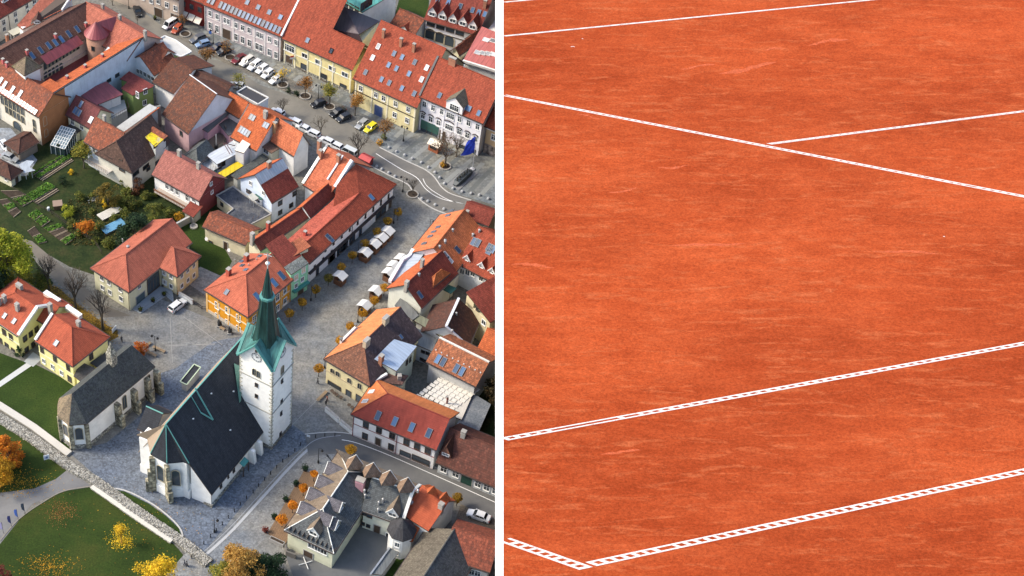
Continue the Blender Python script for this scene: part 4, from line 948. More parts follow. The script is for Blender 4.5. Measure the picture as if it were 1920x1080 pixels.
b = Bld('barn', 'old street house with a dark brown roof falling towards the parked cars', 'house', rect=('b225,650', 'b520,780', 3.6), he=7.6); b.walls(CONC); b.roof(T_brown, 8.5)
b = Bld('flat_roof_house', 'white house with a black flat roof beside the street', 'house', eaves=['b600,785', 'b685,735', 'b870,830', 'b782,885'], he=6.5, ov=.05); b.walls(plaster((.70, .72, .74))); b.custom({'t': [p + Z * .05 for p in b.e]}, plain((.035, .035, .04), .8)); g = MB()
for i in range(4): g.beam(b.e[i] + Z * .3, b.e[(i + 1) % 4] + Z * .3, .3, .35)
b.part('parapet', g, plaster((.6, .6, .58)))
b = Bld('street_house', 'house with a plain orange roof between the patchy barn and the skylight roof', 'house', rect=('b470,905', 'b625,1000', ('b545,775', 0)), he=7); b.walls(PINKW); b.roof(T_orange, 'auto')
b = Bld('street_house', 'house with a bright orange roof carrying banks of roof windows', 'house', rect=('e548,165', 'e770,285', ('b712,872', 0)), he=6.6); b.walls(WHITE); b.roof(T_orange, 'auto'); b.skyrow('ab', 'e635,100', 'e700,140', 4, .75, 1.5); b.skyrow('ab', 'b722,985', 'b745,998', 2, .75, 1.3); b.skyrow('ab', 'b838,1052', 'b860,1062', 2, .75, 1.3)
b.chim('ab', ['b845,990'], .9, .7, 1.6, CHIMW)
b = Bld('pink_house', 'pink house with a dark standing seam lean-to roof', 'house', rect=('e270,75', 'e360,125', 'e625,10'), he=5.2); b.walls(plaster((.62, .36, .42))); e = b.e; b.custom({'t': [e[0], e[1], e[2] + Z * 1.2, e[3] + Z * 1.2]}, metal((.12, .12, .125), .5, .2, seam=.6)); b.door(1, ['e420,110'], .8, 1.9)
b = Bld('pink_house', 'narrow pink annex standing behind the seamed lean-to roof', 'house', rect=('e440,45', 'e530,155', 'e620,40'), he=4.6); b.walls(plaster((.62, .36, .42))); b.custom({'t': [p + Z * .1 for p in b.e]}, metal((.12, .12, .125), .5, .2, seam=.6)); b.win(0, ['e505,90'], .9, 1.2, 'dark')
b = Bld('patio_deck', 'brown boarded patio beside the pink house', 'patio', eaves=['e225,245', 'e340,310', 'e540,165', 'e400,110'], he=2.2); b.walls(CONC); b.custom({'t': [p + Z * .05 for p in b.e]}, metal((.16, .12, .09), .8, 0, seam=.35), .1)
b = Bld('grey_hip_house', 'low house with one orange and one dark slope beside the patio', 'house', rect=('e140,335', 'e275,400', 6.5), he=4.6); b.walls(WHITE); b.roof(slate((.06, .07, .075), .5), 6.6, ridge='bc', hip=(2.5, 0))
b = Bld('workshop', 'workshop with a pale corrugated metal roof beside the yellow canopy', 'workshop', rect=('e345,320', 'e435,400', 'e640,215'), he=4.6); b.walls(plaster((.55, .62, .70))); b.custom({'t': [p + Z * (.1, .1, .6, .6)[i] for i, p in enumerate(b.e)]}, metal((.58, .62, .66), .45, .2, seam=.7)); b.row(1, 'e460,410', 'e490,385', 2, .9, 1.4, 'dark')
b = Bld('workshop', 'lower workshop annex with a stained white sheet roof', 'workshop', rect=('e295,400', 'e385,465', 'e450,405'), he=3.2); b.walls(COPPER); b.custom({'t': [p + Z * .1 for p in b.e]}, metal((.55, .56, .56), .6, .1, seam=.6, streak=.6))
b = Bld('white_annex', 'tall white box annex with an almost flat cream roof', 'annex', rect=('e585,280', 'e662,305', 'e860,165'), he=6.8, ov=.1); b.walls(plaster((.66, .68, .72))); b.custom({'t': [p + Z * (.1, .1, .5, .5)[i] for i, p in enumerate(b.e)]}, plain((.66, .62, .54), .8, var=.12)); g = MB()
p, q, n0 = b.side[1]
for i in range(8): x = p.lerp(q, i / 7); g.bar((x.x + n0.x * .05, x.y + n0.y * .05, 1), (x.x + n0.x * .05, x.y + n0.y * .05, 6.5), .04, n=4)
b.part('cladding_batten', g, GUTL)
b = Bld('yellow_canopy', 'bright yellow sheet canopy between the workshops', 'canopy', rect=('e432,478', 'e485,515', 'e655,402'), he=3.6); b.custom({'t': b.e}, metal((.62, .46, .01), .5, 0, seam=1.0, streak=.25), .1); g = MB()
for p in b.wc: g.bar((p.x, p.y, 0), (p.x, p.y, 3.5), .07, n=4)
b.part('post', g, CONC)
b = Bld('dark_lean_to', 'long lean-to with a mossy dark felt roof against the white gabled house', 'shed', rect=('e552,490', 'e608,525', 'e880,345'), he=4.6); b.walls(plaster((.42, .42, .38))); b.custom({'t': b.e}, slate((.05, .055, .055), .4))
b = Bld('small_brown_roof', 'small house with a flat brown roof behind the white annex', 'house', rect=('e800,240', 'e895,305', 'e990,220'), he=6.0); b.walls(CREAM); b.custom({'t': [p + Z * .1 for p in b.e]}, tile((.16, .10, .075))); b.win(0, ['e850,285'], 1.5, 1.3)
b = Bld('gabled_house', 'bluish white gabled house with a dark red roof and a metal clad ridge', 'house', rect=('e612,520', 'e897,725', 'e1140,592'), he=6.4); b.walls(plaster((.56, .64, .76))); b.roof(T_deep, ('e772,485', 0), ridge='bc'); b.row(1, 'e968,720', 'e1090,640', 2, 1.2, 1.2, 'dark'); b.row(1, 'e968,800', 'e1060,740', 2, 1.1, 1.1, 'dark'); b.row(0, 'e695,620', 'e718,632', 2, .7, .8, 'dark'); b.win(0, ['e830,640', 'e720,555'], .8, 1.0); GH = b
for o_ in b.root.children:
    if o_.name.startswith('gable_wall'): o_.data.materials[0] = plaster((.56, .64, .76))
p0, pn_ = b.planes['bc']; r0, r1 = b.r0, b.r1; dn = (pn_ - Z * pn_.z).normalized() * 2.0; dz = Z * (dn.length * V((pn_.x, pn_.y)).length / pn_.z)
g = MB(); g.slab([[r0 + Z * .12, r1 + Z * .12, r1 + dn - dz + Z * .12, r0 + dn - dz + Z * .12]], .08); b.part('ridge_flashing', g, ZINC); b.chim('bc', ['e875,420'], 1.0, .7, 1.4)
g = MB(); g.slab([[b.e[0] + Z * .1, b.e[0].lerp(r0, .97) + Z * .1, b.e[3].lerp(r1, .97) + Z * .1, b.e[3] + Z * .1]], .06); b.part('orange_slope', g, T_orange)  # slope facing the sun, its light painted in with orange tiles
b = Bld('flat_terrace', 'dark bitumen flat roof terrace with cream walls and an outside stair', 'terrace', eaves=['e430,665', 'e570,590', 'e895,820', 'e690,925', 'e500,835', 'e575,778'], he=3.2, ov=.1); b.walls(plaster((.62, .58, .42))); b.custom({'t': [p + Z * .05 for p in b.e]}, ground((.04, .045, .055), (.065, .07, .085), (.12, .12, .12), .5, 3)); g = MB()
for i in range(6): g.beam(b.e[i] + Z * .35, b.e[(i + 1) % 6] + Z * .35, .2, .35)
b.part('parapet', g, CONC); b.win(5, ['e478,732'], .9, .9, 'dark')
st = thing('outside_stair', 'metal stair climbing from the yard to the dark flat roof', 'stairs', P('e735,910', 0)); g = MB(); A1, B1 = P('e720,950', .3) - st.location, P('e770,850', 3.2) - st.location
for i in range(10):
    x = A1.lerp(B1, i / 9); s_ = MB(); s_.beam(x - V((.55, .2, 0)), x + V((.55, .2, 0)), .3, .06); link('step', s_.mesh('step', GUTL), st)
for sg in (-1, 1): g.beam(A1 + V((.6, .2, .9)) * sg * 1 if sg > 0 else A1 - V((.6, .2, -.9)), B1 + V((.6 * sg, .2 * sg, .9)), .06, .06)
link('handrail', g.mesh('handrail', FRAMEB), st)
c = P('e800,720', 3.2); hut = thing('roof_hut', 'little white hut with a dark green roof on the flat terrace', 'hut', c); g = MB(); g.box((0, 0, 0), 2.0, 1.7, 2.0, -.65); link('wall', g.mesh('wall', WHITE), hut); g = MB(); g.box((0, 0, 2.0), 2.3, 2.0, .15, -.65); link('roof', g.mesh('roof', plain((.03, .09, .07))), hut)
f, pn_ = window_mesh(1.3, .8, 'std'); u_ = V((-.62, -.78, 0)); o = link('window', f, hut, V((0, 0, 1.2)) + u_ * .87, math.atan2(u_.y, u_.x) - pi / 2); link('pane', pn_, o)
b = Bld('canopy', 'translucent canopy against the bluish gable wall', 'canopy', eaves=['e690,665', 'e740,710', 'e790,680', 'e735,635'], he=5.4); b.custom({'t': b.e}, metal((.42, .42, .38), .5, 0, seam=.3), .08); g = MB()
for p in b.wc: g.bar((p.x, p.y, 3.2), (p.x, p.y, 5.3), .05, n=4)
b.part('post', g, FRAME)
# street row continuing
b = Bld('street_house', 'house with a coarse orange tile roof left of the zigzag flashing', 'house', rect=('e885,200', 'e1085,330', ('e960,10', 0)), he=6.6); b.walls(WHITE); b.roof(tile((.44, .13, .06), course=.5), 'auto'); b.chim('ab', ['e925,110'], .9, .7, 2.2, plaster((.42, .24, .12)))
b = Bld('street_house', 'house with a coarse orange tile roof right of the pale curved flashing', 'house', rect=('e1158,565', 'f-30,695', ('R', 'e1190,142', 40)), he=6.2); b.walls(WHITE); b.roof(tile((.42, .12, .06), course=.5), 'auto'); SH = b; b.chim('ab', ['e1298,260', 'e1310,340', 'f65,380'], .8, .7, 2.0)
g = MB(); g.beam(b.e[0] + Z * .35, b.r0 + Z * .35, .6, .5); g.beam(b.e[0].lerp(b.r0, .0) + Z * .5, b.r0 + Z * .5, .3, .3); b.part('verge_flashing', g, ZINC)
g = MB(); g.beam(b.e[1].lerp(b.r1, .3) + Z * .5, b.r1 + Z * .5, .7, .8); b.part('parapet', g, plaster((.62, .64, .68)))
g = MB(); a_, c_ = b.e[1].lerp(b.r1, .35), b.r1; of = (b.e[1] - b.e[0]).normalized() * -2.6
g.beam(a_ + of + Z * .5, c_ + of + Z * .3, .35, .6); b.part('parapet', g, plaster((.62, .64, .68)))
# long wing behind the pedestrian street
b = Bld('long_wing', 'long narrow building with a brown red roof and a far slope tinted sunlit orange', 'house', rect=('h800,137', 'e1215,840', ('R', 'e1000,868', 40)), he=6.2, ov=.3); b.walls(plaster((.66, .62, .46))); b.roof(T_deep, 'auto'); b.chim('ab', ['e868,940'], .7, .7, 1.7, plaster((.36, .07, .05))); b.chim('ab', ['e735,1030'], .8, .8, 1.6, CHIMW)
g = MB(); g.slab([[b.e[3] + Z * .1, b.r0 + Z * .12, b.r1 + Z * .12, b.e[2] + Z * .1]], .06); b.part('orange_slope', g, T_orange)  # sunward side of the same roof, brightness painted as orange tile
b = Bld('long_wing', 'upper dark red section of the long wing, set a step higher behind the row', 'house', rect=('e1225,850', 'e1440,655', ('R', 'e1330,600', 46)), he=6.6, ov=.3); b.walls(WHITE); b.roof(T_deep, 'auto')
g = MB(); g.slab([[b.e[3] + Z * .1, b.r0 + Z * .12, b.r1 + Z * .12, b.e[2] + Z * .1]], .06); b.part('orange_slope', g, T_orange)  # far side again recoloured orange to carry the sunlight
b = Bld('garden_wing', 'low cream building with a rust red roof beside the small lawn', 'house', rect=('e310,920', 'e680,1080', ('e375,800', 0)), he=4.4); b.walls(plaster((.66, .62, .44))); b.roof(T_rust, 'auto'); b.win(0, ['h383,65'], .9, .9, 'dark'); b.door(0, ['h510,155'], .9, 2.2); 
# corner building with the long white facade on the pedestrian street
b = Bld('arcade_house', 'long white house with a dark awning band facing the pedestrian street', 'house', rect=('h1213,245', 'f555,565', 6), he=6.6); b.walls(plaster((.84, .82, .80), .1), z1=6.3)
e = b.e; u = (e[1] - e[0]).normalized(); n = V((-u.y, u.x, 0)); sl = .62; pn_ = (Z - n * sl).normalized(); pp = e[0]
def op(q): return onplane(q, pp, pn_)
ap = op('f208,395'); v1 = op('f240,638'); r0 = op('f158,730'); r1 = op('h1120,125'); rr = r0.z; 
nw = lambda p, d=4.5: p + n * d - Z * d * .33
b.custom({'ab': [e[0], e[1], ap, v1, r0, r1], 'k': [r1, r0, v1, nw(v1, 5), nw(r0), nw(r1)], 'sw': [ap, v1, v1 - u * 9 + n * 1 - Z * 2.5, ap - u * 7 - Z * 1.5], 'ne': [ap, e[1], e[1] + n * 8 - Z * 1]}, T_red, caps=((r0, r1), (ap, e[1]), (r0, v1)))
g = MB(); g.slab([[r1 + Z * .06, r0 + Z * .06, v1 + Z * .06, nw(v1, 5) + Z * .06, nw(r0) + Z * .06, nw(r1) + Z * .06]], .05); b.part('pale_slope', g, tile((.36, .085, .055)))  # brighter red laid over the sunward slope as painted sunlight
b.gut(e[0], e[1]); b.sky('ab', ['f342,675', 'e1375,1012', 'f2,1030'], .9, 1.5); b.row(0, 'f-45,1110', 'f487,665', 9, .5, 1.3, 'dark'); b.row(0, 'h1258,275', 'h1400,150', 3, .5, 1.3, 'dark')
b.band(0, 3.0, .35, .6, mat=plain((.03, .02, .02)), name='awning'); Q_ = lambda s: (lambda c: V((c.x, c.y, 1.3)))(onplane(s, *b._wp(0))); b.win(0, [Q_(s) for s in ('f120,1080', 'f180,1030', 'f400,850', 'f440,815', 'i10,250', 'i100,165', 'h1395,240')], 2.0, 1.8, 'dark'); b.win(0, [Q_(s) for s in ('f250,960', 'i60,205', 'h1280,350')], .9, 2.2, 'dark'); b.pipe(0, .5); b.door(0, ['f500,750'], 1.2, 2.3)
b.chim('k', ['e1180,995'], .6, .6, 1.0, plaster((.4, .08, .06)))
x = Bld('green_shop', 'narrow mint green house with a mossy roof between orange and white houses', 'shop', rect=('h1060,338', 'h1210,240', 8), he=8.0, ov=.1); x.walls(plaster((.30, .62, .40))); e = x.e; u = (e[1] - e[0]).normalized(); n = V((-u.y, u.x, 0))
x.custom({'t': [e[0], e[1], e[1] + n * 2.2 + Z * .6, e[0] + n * 2.2 + Z * .6]}, slate((.15, .16, .15), .6)); x.custom({'b': [e[0] + n * 2.2 + Z * .6, e[1] + n * 2.2 + Z * .6, e[2] + Z * 3, e[3] + Z * 3]}, T_deep); x.row(0, 'h1102,360', 'h1165,298', 2, 1.0, 1.5, pane=plain((.55, .42, .28))); x.row(0, 'h1102,430', 'h1155,375', 2, .8, 1.2); x.band(0, 2.4, .5, .8, mat=plain((.05, .22, .18)), name='awning', a=.1); x.door(0, ['h1140,490'], 1.6, 2.2)
x = Bld('rear_roof', 'flat red brown roof behind the mint green house', 'house', rect=('h905,155', 'h990,238', 'h1150,45'), he=8.6); x.walls(CREAM); x.custom({'t': [p + Z * (.1, .1, .8, .8)[i] for i, p in enumerate(x.e)]}, tile((.32, .10, .05))); x.sky('t', ['h1020,132'], .9, .9, 'w')
# ---------------------------------------------------------------- large houses on the square
b = Bld('orange_house', 'orange house with white window frames at the corner of the square', 'house', rect=('h325,465', 'h697,697', 'h1078,375'), he=6.6); OC = plaster((.62, .27, .02), .2); b.walls(OC); b.roof(tile((.42, .115, .065), course=.3, var=.12), 'auto', ridge='bc', hip=('h680,335', 0))
b.chim('da', ['h685,225', 'h535,345'], .9, .8, 1.8, plaster((.36, .09, .06))); b.vent('da', ['h770,215', 'h703,262', 'h590,225']); b.sky('da', ['h648,262', 'h680,298', 'h798,183', 'h645,228'], .8, 1.0, 'd')
b.sky('bc', ['h775,525', 'h915,405', 'h980,345'], 1.0, 2.0); k = [k for k in b.planes if k.startswith('h')]; b.sky(k[0], ['h517,485'], .8, 1.2)
b.win(0, ['h438,598', 'h525,640', 'h618,705', 'h440,692', 'h525,745', 'h618,798'], 1.0, 1.7); b.win(1, ['h750,708', 'h945,530', 'h1008,470', 'h745,790', 'h945,620', 'h1008,560'], 1.0, 1.7)
for s_ in (0, 1): b.band(s_, 3.4, .3, .1, mat=plaster((.7, .55, .36))); b.band(s_, 6.0, .3, .15, mat=plaster((.7, .5, .25)), name='frieze'); b.band(s_, 0, .9, .06, mat=plaster((.56, .48, .38)), name='plinth')
for s_ in (0, 1):
    for f in (0.0, .27, .53, .78, .995): b.pil(s_, f, .45, mat=plaster((.68, .42, .16)))
b.pipe(0, .985); b.pipe(1, .99)
b = Bld('l_shaped_hall', 'pale L-shaped hall with hipped tile roofs and a tall glass entrance', 'hall', rect=('g762,283', 'g1088,487', 20), he=6.2, ov=.5); LW = plaster((.62, .60, .42), .15); LT = tile((.36, .105, .065), course=.3, var=.12); b.walls(LW)
b.roof(LT, 'auto', ridge='bc', hip=('g1060,165', 0)); b.vent('da', ['g1080,110'], .5, .3); b.vent('da', ['g1035,55'], .7, .15)
b.win(0, ['g860,368', 'g920,405', 'g1015,462', 'g865,445', 'g928,485', 'g1022,540'], .9, 1.2); p_, n_ = b._wp(1); b.win(1, ['g1175,435'], .8, 1.2); b.win(1, ['g1292,395'], 3.6, 5.0, 'plain_dark', 'glass_front'); b.door(1, ['g1185,535'], 2.6, 2.4, mat=glass((.04, .06, .07)))
b.pipe(0, .985); HALL = b
w2 = Bld('l_shaped_hall_wing', 'side wing of the pale hall, ridge running towards the orange house', 'hall', rect=('g1345,275', 'h100,357', 'h305,180'), he=6.2, ov=.5); w2.walls(plaster((.66, .58, .36), .15)); w2.roof(LT, 'auto', ridge='ab', hip=(0, 'h72,112'))
w2.win(0, ['g1388,322', 'h48,352', 'g1393,402', 'h50,435', 'h-10,395', 'h-12,322'], .8, 1.1); w2.win(1, ['h137,345', 'h187,300', 'h238,258', 'h138,430', 'h190,382', 'h240,342'], .8, 1.1); w2.pipe(0, .99)
st = sheet('hall_steps', ['g1110,630', 'g1185,672', 'g1445,520', 'h60,480', 'g1345,445'], plain((.20, .24, .28), .7), .3) if False else None
hs = thing('entrance_steps', 'low stone steps with planters in front of the hall entrance', 'steps', P('g1250,600'))
for i in range(3):
    g = MB(); k_ = i * 14; g.prism([(p.x - hs.location.x, p.y - hs.location.y) for p in (P('g%d,%d' % (1112 + k_, 628 - k_ * .2)), P('g%d,%d' % (1185 + k_ * .3, 668 - k_)), P('g%d,%d' % (1400, 520 - k_)), P('h%d,%d' % (70, 575 - k_)), P('h60,480'), P('g1345,445'))], 0, .16 * (i + 1)); link('step', g.mesh('step', plain((.24, .27, .30), .7, sc=2)), hs)
# yellow L-shaped house at the left
YW = plaster((.68, .64, .30), .2); YT = tile((.36, .082, .042), course=.3, var=.12); YG = 'pale yellow house at the left edge'
b = Bld('yellow_house', 'upper pale yellow block with three grey chimneys on its orange hipped roof', 'house', rect=('g-200,620', 'g150,856', 'g492,578'), he=6.8, ov=.4); b.walls(YW); b.roof(YT, 'auto', ridge='ab', hip=('g125,490', 0), gmat=WHITE); b.chim('ab', ['g40,565', 'g150,635', 'g-5,590'], .8, .7, 1.6, CHIMW); b.chim('cd', ['g165,455'], 1.4, .8, 1.0, CHIMW); b.sky('ab', ['g40,685', 'g120,730'], .8, 1.2)
g = MB(); g.beam(b.e[1] + Z * .4, b.r1 + Z * .4, .7, .5); g.beam(b.r1 + Z * .4, b.e[2] + Z * .4, .7, .5); b.part('parapet', g, plaster((.62, .62, .60)))
for o_ in b.root.children:
    if o_.name.startswith('gable_wall'): o_.data.materials[0] = YW
b.row(0, 'g35,820', 'g92,862', 2, .9, 1.5, 'plain_dark'); b.row(0, 'g3,888', 'g112,980', 3, .9, 1.3, 'plain_dark'); b.row(1, 'g210,875', 'g308,797', 3, .9, 1.3, 'plain_dark'); b.row(1, 'g225,970', 'g280,925', 2, .9, 1.3, 'plain_dark'); b.band(0, 3.5, .2, .1, mat=plaster((.7, .68, .5)))
c = b
b = Bld('yellow_house', 'lower pale yellow block with a hipped orange roof beside the lawn', 'house', rect=('g295,897', 'j612,213', 'g922,858'), he=6.8, ov=.4); b.walls(YW); b.roof(YT, 'auto', ridge='ab', hip=(0, 'g605,780')); b.chim('cd', ['g665,775', 'g425,630'], .8, .7, 1.4, CHIMW); b.sky('ab', ['g475,915'], .9, 1.2)
g = MB(); g.beam(b.e[0] + Z * .4, b.r0 + Z * .4, .6, .5); b.part('parapet', g, plaster((.62, .62, .60)))
b.row(0, 'j355,70', 'j575,220', 3, .8, 1.4, 'plain_dark'); b.row(0, 'j370,165', 'j520,265', 3, .8, 1.2); b.win(0, ['j588,315'], .9, 1.4, 'plain_dark'); b.win(1, ['j768,125'], .9, 1.6, 'plain_dark'); b.band(0, 3.6, .2, .1, mat=plaster((.7, .68, .5)))
b = Bld('yellow_house', 'recessed middle of the pale yellow house between its two blocks', 'house', rect=('g278,695', 'g400,772', 7.5), he=6.8, ov=.3); b.walls(YW); b.roof(YT, 9.4)
g = MB(); 
for i, (s0, s1) in enumerate((('g378,480', 'g500,560'), ('g558,600', 'g680,685'))):
    A1, B1 = P(s0, 8), P(s1, 8); w_ = thing('roof_hatch_box', ('longer', 'shorter')[i] + ' white ventilation box on the far eaves of the yellow house', 'vent box', (A1 + B1) / 2); g = MB(); g.beam(A1 - w_.location, B1 - w_.location, .9, .9); link('casing', g.mesh('casing', plain((.66, .64, .58))), w_); g = MB(); g.beam(A1 - w_.location + Z * .12, B1 - w_.location + Z * .12, 1.1, .1); link('lid', g.mesh('lid', FRAME), w_)
# ---------------------------------------------------------------- right hand side of the pedestrian street
b = Bld('corner_house', 'corner house with a bright orange slope and many slender roof hatches', 'house', eaves=ridgebox('i868,112', 'f1130,775', 11.2, 5.6, 6.8), he=6.8); b.walls(WHITE); b.roof(tile((.50, .15, .06)), 11.2)
b.sky('cd' , ['f1020,790', 'f990,830', 'f908,928', 'f870,968', 'f840,1005', 'f790,1065', 'i840,18', 'i790,78'], .6, 1.2, 'd'); b.sky('ab', ['i1070,128'], 1, 1.6); b.sky('ab', ['i972,180', 'i1000,215'], 1.1, 1.8, 'w'); b.vent('ab', ['i965,60', 'i920,110', 'f1030,960', 'f965,1060'], .6, .25)
b = Bld('street_corner_wing', 'brown red roofed wing beside the road at the corner house', 'house', rect=('f1095,835', 'f1335,920', 6), he=7.6); b.walls(CREAM); b.roof(T_deep, 9.6); b.chim('ab', ['f1150,830'], .6, .6, 1.2, CHIMW)
b = Bld('dormer_house', 'house with three small hooded dormers in its wide red roof at the divide', 'house', rect=('i1070,245', 'i1440,440', ('R', 'f1105,842', 40)), he=6.4); b.walls(plaster((.58, .62, .66))); b.roof(T_red, 'auto')
b.sky('ab', ['f1210,1050', 'f1240,1060', 'i1340,110', 'i1368,122', 'i1340,135'], 1.1, 1.7); b.dormer('ab', ['i1150,215', 'i1272,275', 'i1360,322'], 1.6, .5, 1.1, mat=T_red, trim=FRAME, ww=.7); b.vent('ab', ['f1255,965', 'f1200,1000'], .6, .25)
b.row(0, 'i1110,310', 'i1200,330', 3, 1, 1.3); b.row(0, 'i1270,370', 'i1380,425', 3, .9, 1.3)
x = Bld('metal_roof_building', 'building with white and pale blue sheet metal roofs above the market stalls', 'building', eaves=['i505,388', 'i628,395', 'i800,140', 'i695,122'], he=6.4, ov=.15); x.walls(plaster((.40, .41, .42))); x.custom({'t': [P('i495,392', 6.6), P('i628,395', 7.2), P('i800,140', 8), P('i695,118', 7), P('i640,180', 6.6)]}, metal((.34, .38, .44), .6, 0, seam=.9, streak=.3))
g = MB(); ps = [P('i500,385', 7.4), P('i550,300', 7.4), P('i610,200', 7.4), P('i665,170', 7.4), P('i695,118', 7.4)]
for i in range(4): g.beam(ps[i], ps[i + 1], .7, .8)
x.part('parapet', g, plaster((.72, .73, .76)))
b = Bld('white_gable_house', 'house with a dark red slope, roof window and long off-white end wall', 'house', rect=('i468,455', 'i768,622', 'i1010,290'), he=6.6); b.walls(plaster((.64, .64, .56), .35)); b.roof(T_deep, ('i632,425', 0), ridge='bc'); b.sky('bc', ['i752,508'], .8, 1.7); b.chim('bc', ['i640,435'], .8, .7, 1.2, CHIMW); b.chim('bc', ['i772,250'], .7, .6, 1.2, CHIMW); b.vent('bc', ['i745,345'], .6, .25)
for o_ in b.root.children:
    if o_.name.startswith('gable_wall'): o_.data.materials[0] = plaster((.64, .64, .56), .35)
g = MB(); g.slab([[b.e[0] + Z * .1, b.e[0].lerp(b.r0, .97) + Z * .1, b.e[3].lerp(b.r1, .97) + Z * .1, b.e[3] + Z * .1]], .06); b.part('orange_slope', g, T_orange)  # left slope of the dark red roof, sunlight painted as orange
b = Bld('hip_annex', 'annex with an orange hipped roof of ribbed tiles', 'annex', rect=('i798,405', 'i862,445', 'i972,303'), he=7.6); b.walls(WHITE); b.roof(tile((.46, .14, .05), course=.5), 9.4, ridge='bc', hip=(2, 2))
b = Bld('blue_shed', 'narrow blue grey shed roof in the back yard', 'shed', rect=('i872,455', 'i915,480', 'i970,425'), he=6); b.walls(plaster((.36, .42, .46), .5)); b.custom({'t': b.e}, metal((.38, .46, .56), .5, .2))
b = Bld('canopy', 'dark green canopy over the back yard', 'canopy', eaves=['i930,395', 'i900,440', 'i1015,500', 'i1065,450'], he=5); b.custom({'t': b.e}, plain((.03, .12, .09)), .1); g = MB()
for p in b.wc: g.bar((p.x, p.y, 0), (p.x, p.y, 4.9), .08, n=4)
b.part('post', g, FRAMEB)
b = Bld('cream_gable_house', 'tall cream house with red brown roofs beside the divide', 'house', rect=('i1130,560', 'i1345,745', 9), he=7.6, ov=.2); b.walls(plaster((.58, .50, .32))); e = b.e; b.custom({'t': [e[0] + Z * 2.6, e[1] + Z * .1, e[2] + Z * .1, e[3] + Z * 2.6]}, T_deep); m = MB(); m.prism([(p.x, p.y) for p in (b.wc[0], b.wc[0].lerp(b.wc[1], .3), b.wc[3].lerp(b.wc[2], .3), b.wc[3])], 7, 9.2); b.part('wall', m, plaster((.58, .50, .32))); b.win(0, ['i1292,740'], 1.0, 1.2); b.win(0, ['i1238,628'], .6, .7, 'dark')
b = Bld('cream_gable_house', 'red brown roof behind the tall cream gable', 'house', rect=('i1320,480', 'i1480,600', 8), he=9, ov=.2); b.walls(plaster((.58, .50, .32))); b.roof(T_deep, 11.5)
b = Bld('brown_roof_house', 'house with a speckled brown roof and white verge by the back yard', 'house', rect=('i1165,942', 'i1268,705', ('R', 'i985,752', 36)), he=5.0); b.walls(plaster((.6, .6, .6))); b.roof(T_brown, 'auto'); b.vent('ab', ['i1060,675', 'i1025,820'], .6, .2)
g = MB(); g.beam(b.r0 + Z * .3, b.r1 + Z * .3, .5, .5); g.beam(b.e[0] + Z * .3, b.r0 + Z * .3, .3, .3); b.part('parapet', g, plaster((.66, .68, .72)))
b = Bld('blue_patio', 'sunken yard with white rimmed walls and a blue floor', 'patio', eaves=['i850,725', 'i905,655', 'i1020,700', 'i975,770'], he=3.4, ov=.05); b.walls(WHITE); b.custom({'t': [p + Z * .05 for p in b.e]}, plain((.10, .14, .22))); g = MB()
for i in range(4): g.beam(b.e[i] + Z * .6, b.e[(i + 1) % 4] + Z * .6, .3, .6)
b.part('parapet', g, plain((.66, .7, .74)))
b = Bld('white_shed', 'small shed with a white square roof in the blue yard', 'shed', eaves=['i885,760', 'i925,712', 'i990,740', 'i960,790'], he=5); b.walls(WHITE); b.custom({'t': b.e}, plain((.7, .67, .6)))
GC = metal((.17, .175, .17), .55, .2, seam=.35)
b = Bld('corrugated_shed', 'long corrugated grey roof falling towards the pub', 'shed', eaves=['i540,595', 'i598,520', 'i745,680', 'i690,722'], he=5.6); b.walls(GREY); b.custom({'t': b.e}, GC)
b = Bld('corrugated_shed', 'long shed with a greenish grey corrugated roof', 'shed', eaves=['i700,722', 'i745,675', 'i985,790', 'i938,865'], he=5.4); b.walls(GREY); b.custom({'t': b.e}, metal((.20, .20, .13), .6, .1, seam=.9))
b = Bld('corrugated_shed', 'white walled shed with a dark ribbed roof behind the pub', 'shed', eaves=['i668,905', 'i690,768', 'i900,880', 'i858,985'], he=5.0); b.walls(plaster((.5, .54, .58))); b.custom({'t': b.e}, GC); b.row(3, 'l780,85', 'l820,100', 2, .8, .6, 'dark'); b.row(3, 'l770,150', 'l800,165', 2, .8, .6, 'dark')
# pub at the corner of the square
b = Bld('corner_pub', 'cream corner building with arched upper windows, sunlit orange slope and brown tiles', 'pub', rect=('l-58,148', 'l330,378', 'i706,812'), he=7.2); PW = plaster((.62, .54, .32), .3); b.walls(PW); b.roof(tile((.20, .085, .05), old=.5), 'auto', ridge='bc', hip=('i278,905', 0)); PUB = b
e = b.e; g = MB(); g.slab([[e[3] + Z * .08, e[0] + Z * .08, b.r0 + Z * .08, b.r1 + Z * .08]], .05); b.part('orange_slope', g, tile((.55, .20, .075), var=.12)); g = MB(); g.slab([[e[1] + Z * .08, e[2] + Z * .08, b.r1 + Z * .08, b.r0 + Z * .08]], .05); b.part('dark_slope', g, tile((.075, .052, .055), old=.3, var=.3))  # one roof: sunlit side painted orange, shaded side painted dark
b.chim('bc', ['i462,745', 'i300,935'], 1.5, .8, 1.5, plaster((.50, .40, .28))); b.sky('bc', ['i592,862'], .6, 1.0)
b.row(0, 'l15,255', 'l60,278', 2, .95, 1.7, 'arch'); b.row(0, 'l158,335', 'l245,378', 2, .95, 1.7, 'arch'); b.win(0, ['l30,388'], 3.2, 2.2, 'dark'); b.win(0, ['l150,440', 'l235,480'], 1.2, 1.8, 'dark'); b.band(0, 3.7, .25, .12, mat=plaster((.45, .38, .25)))
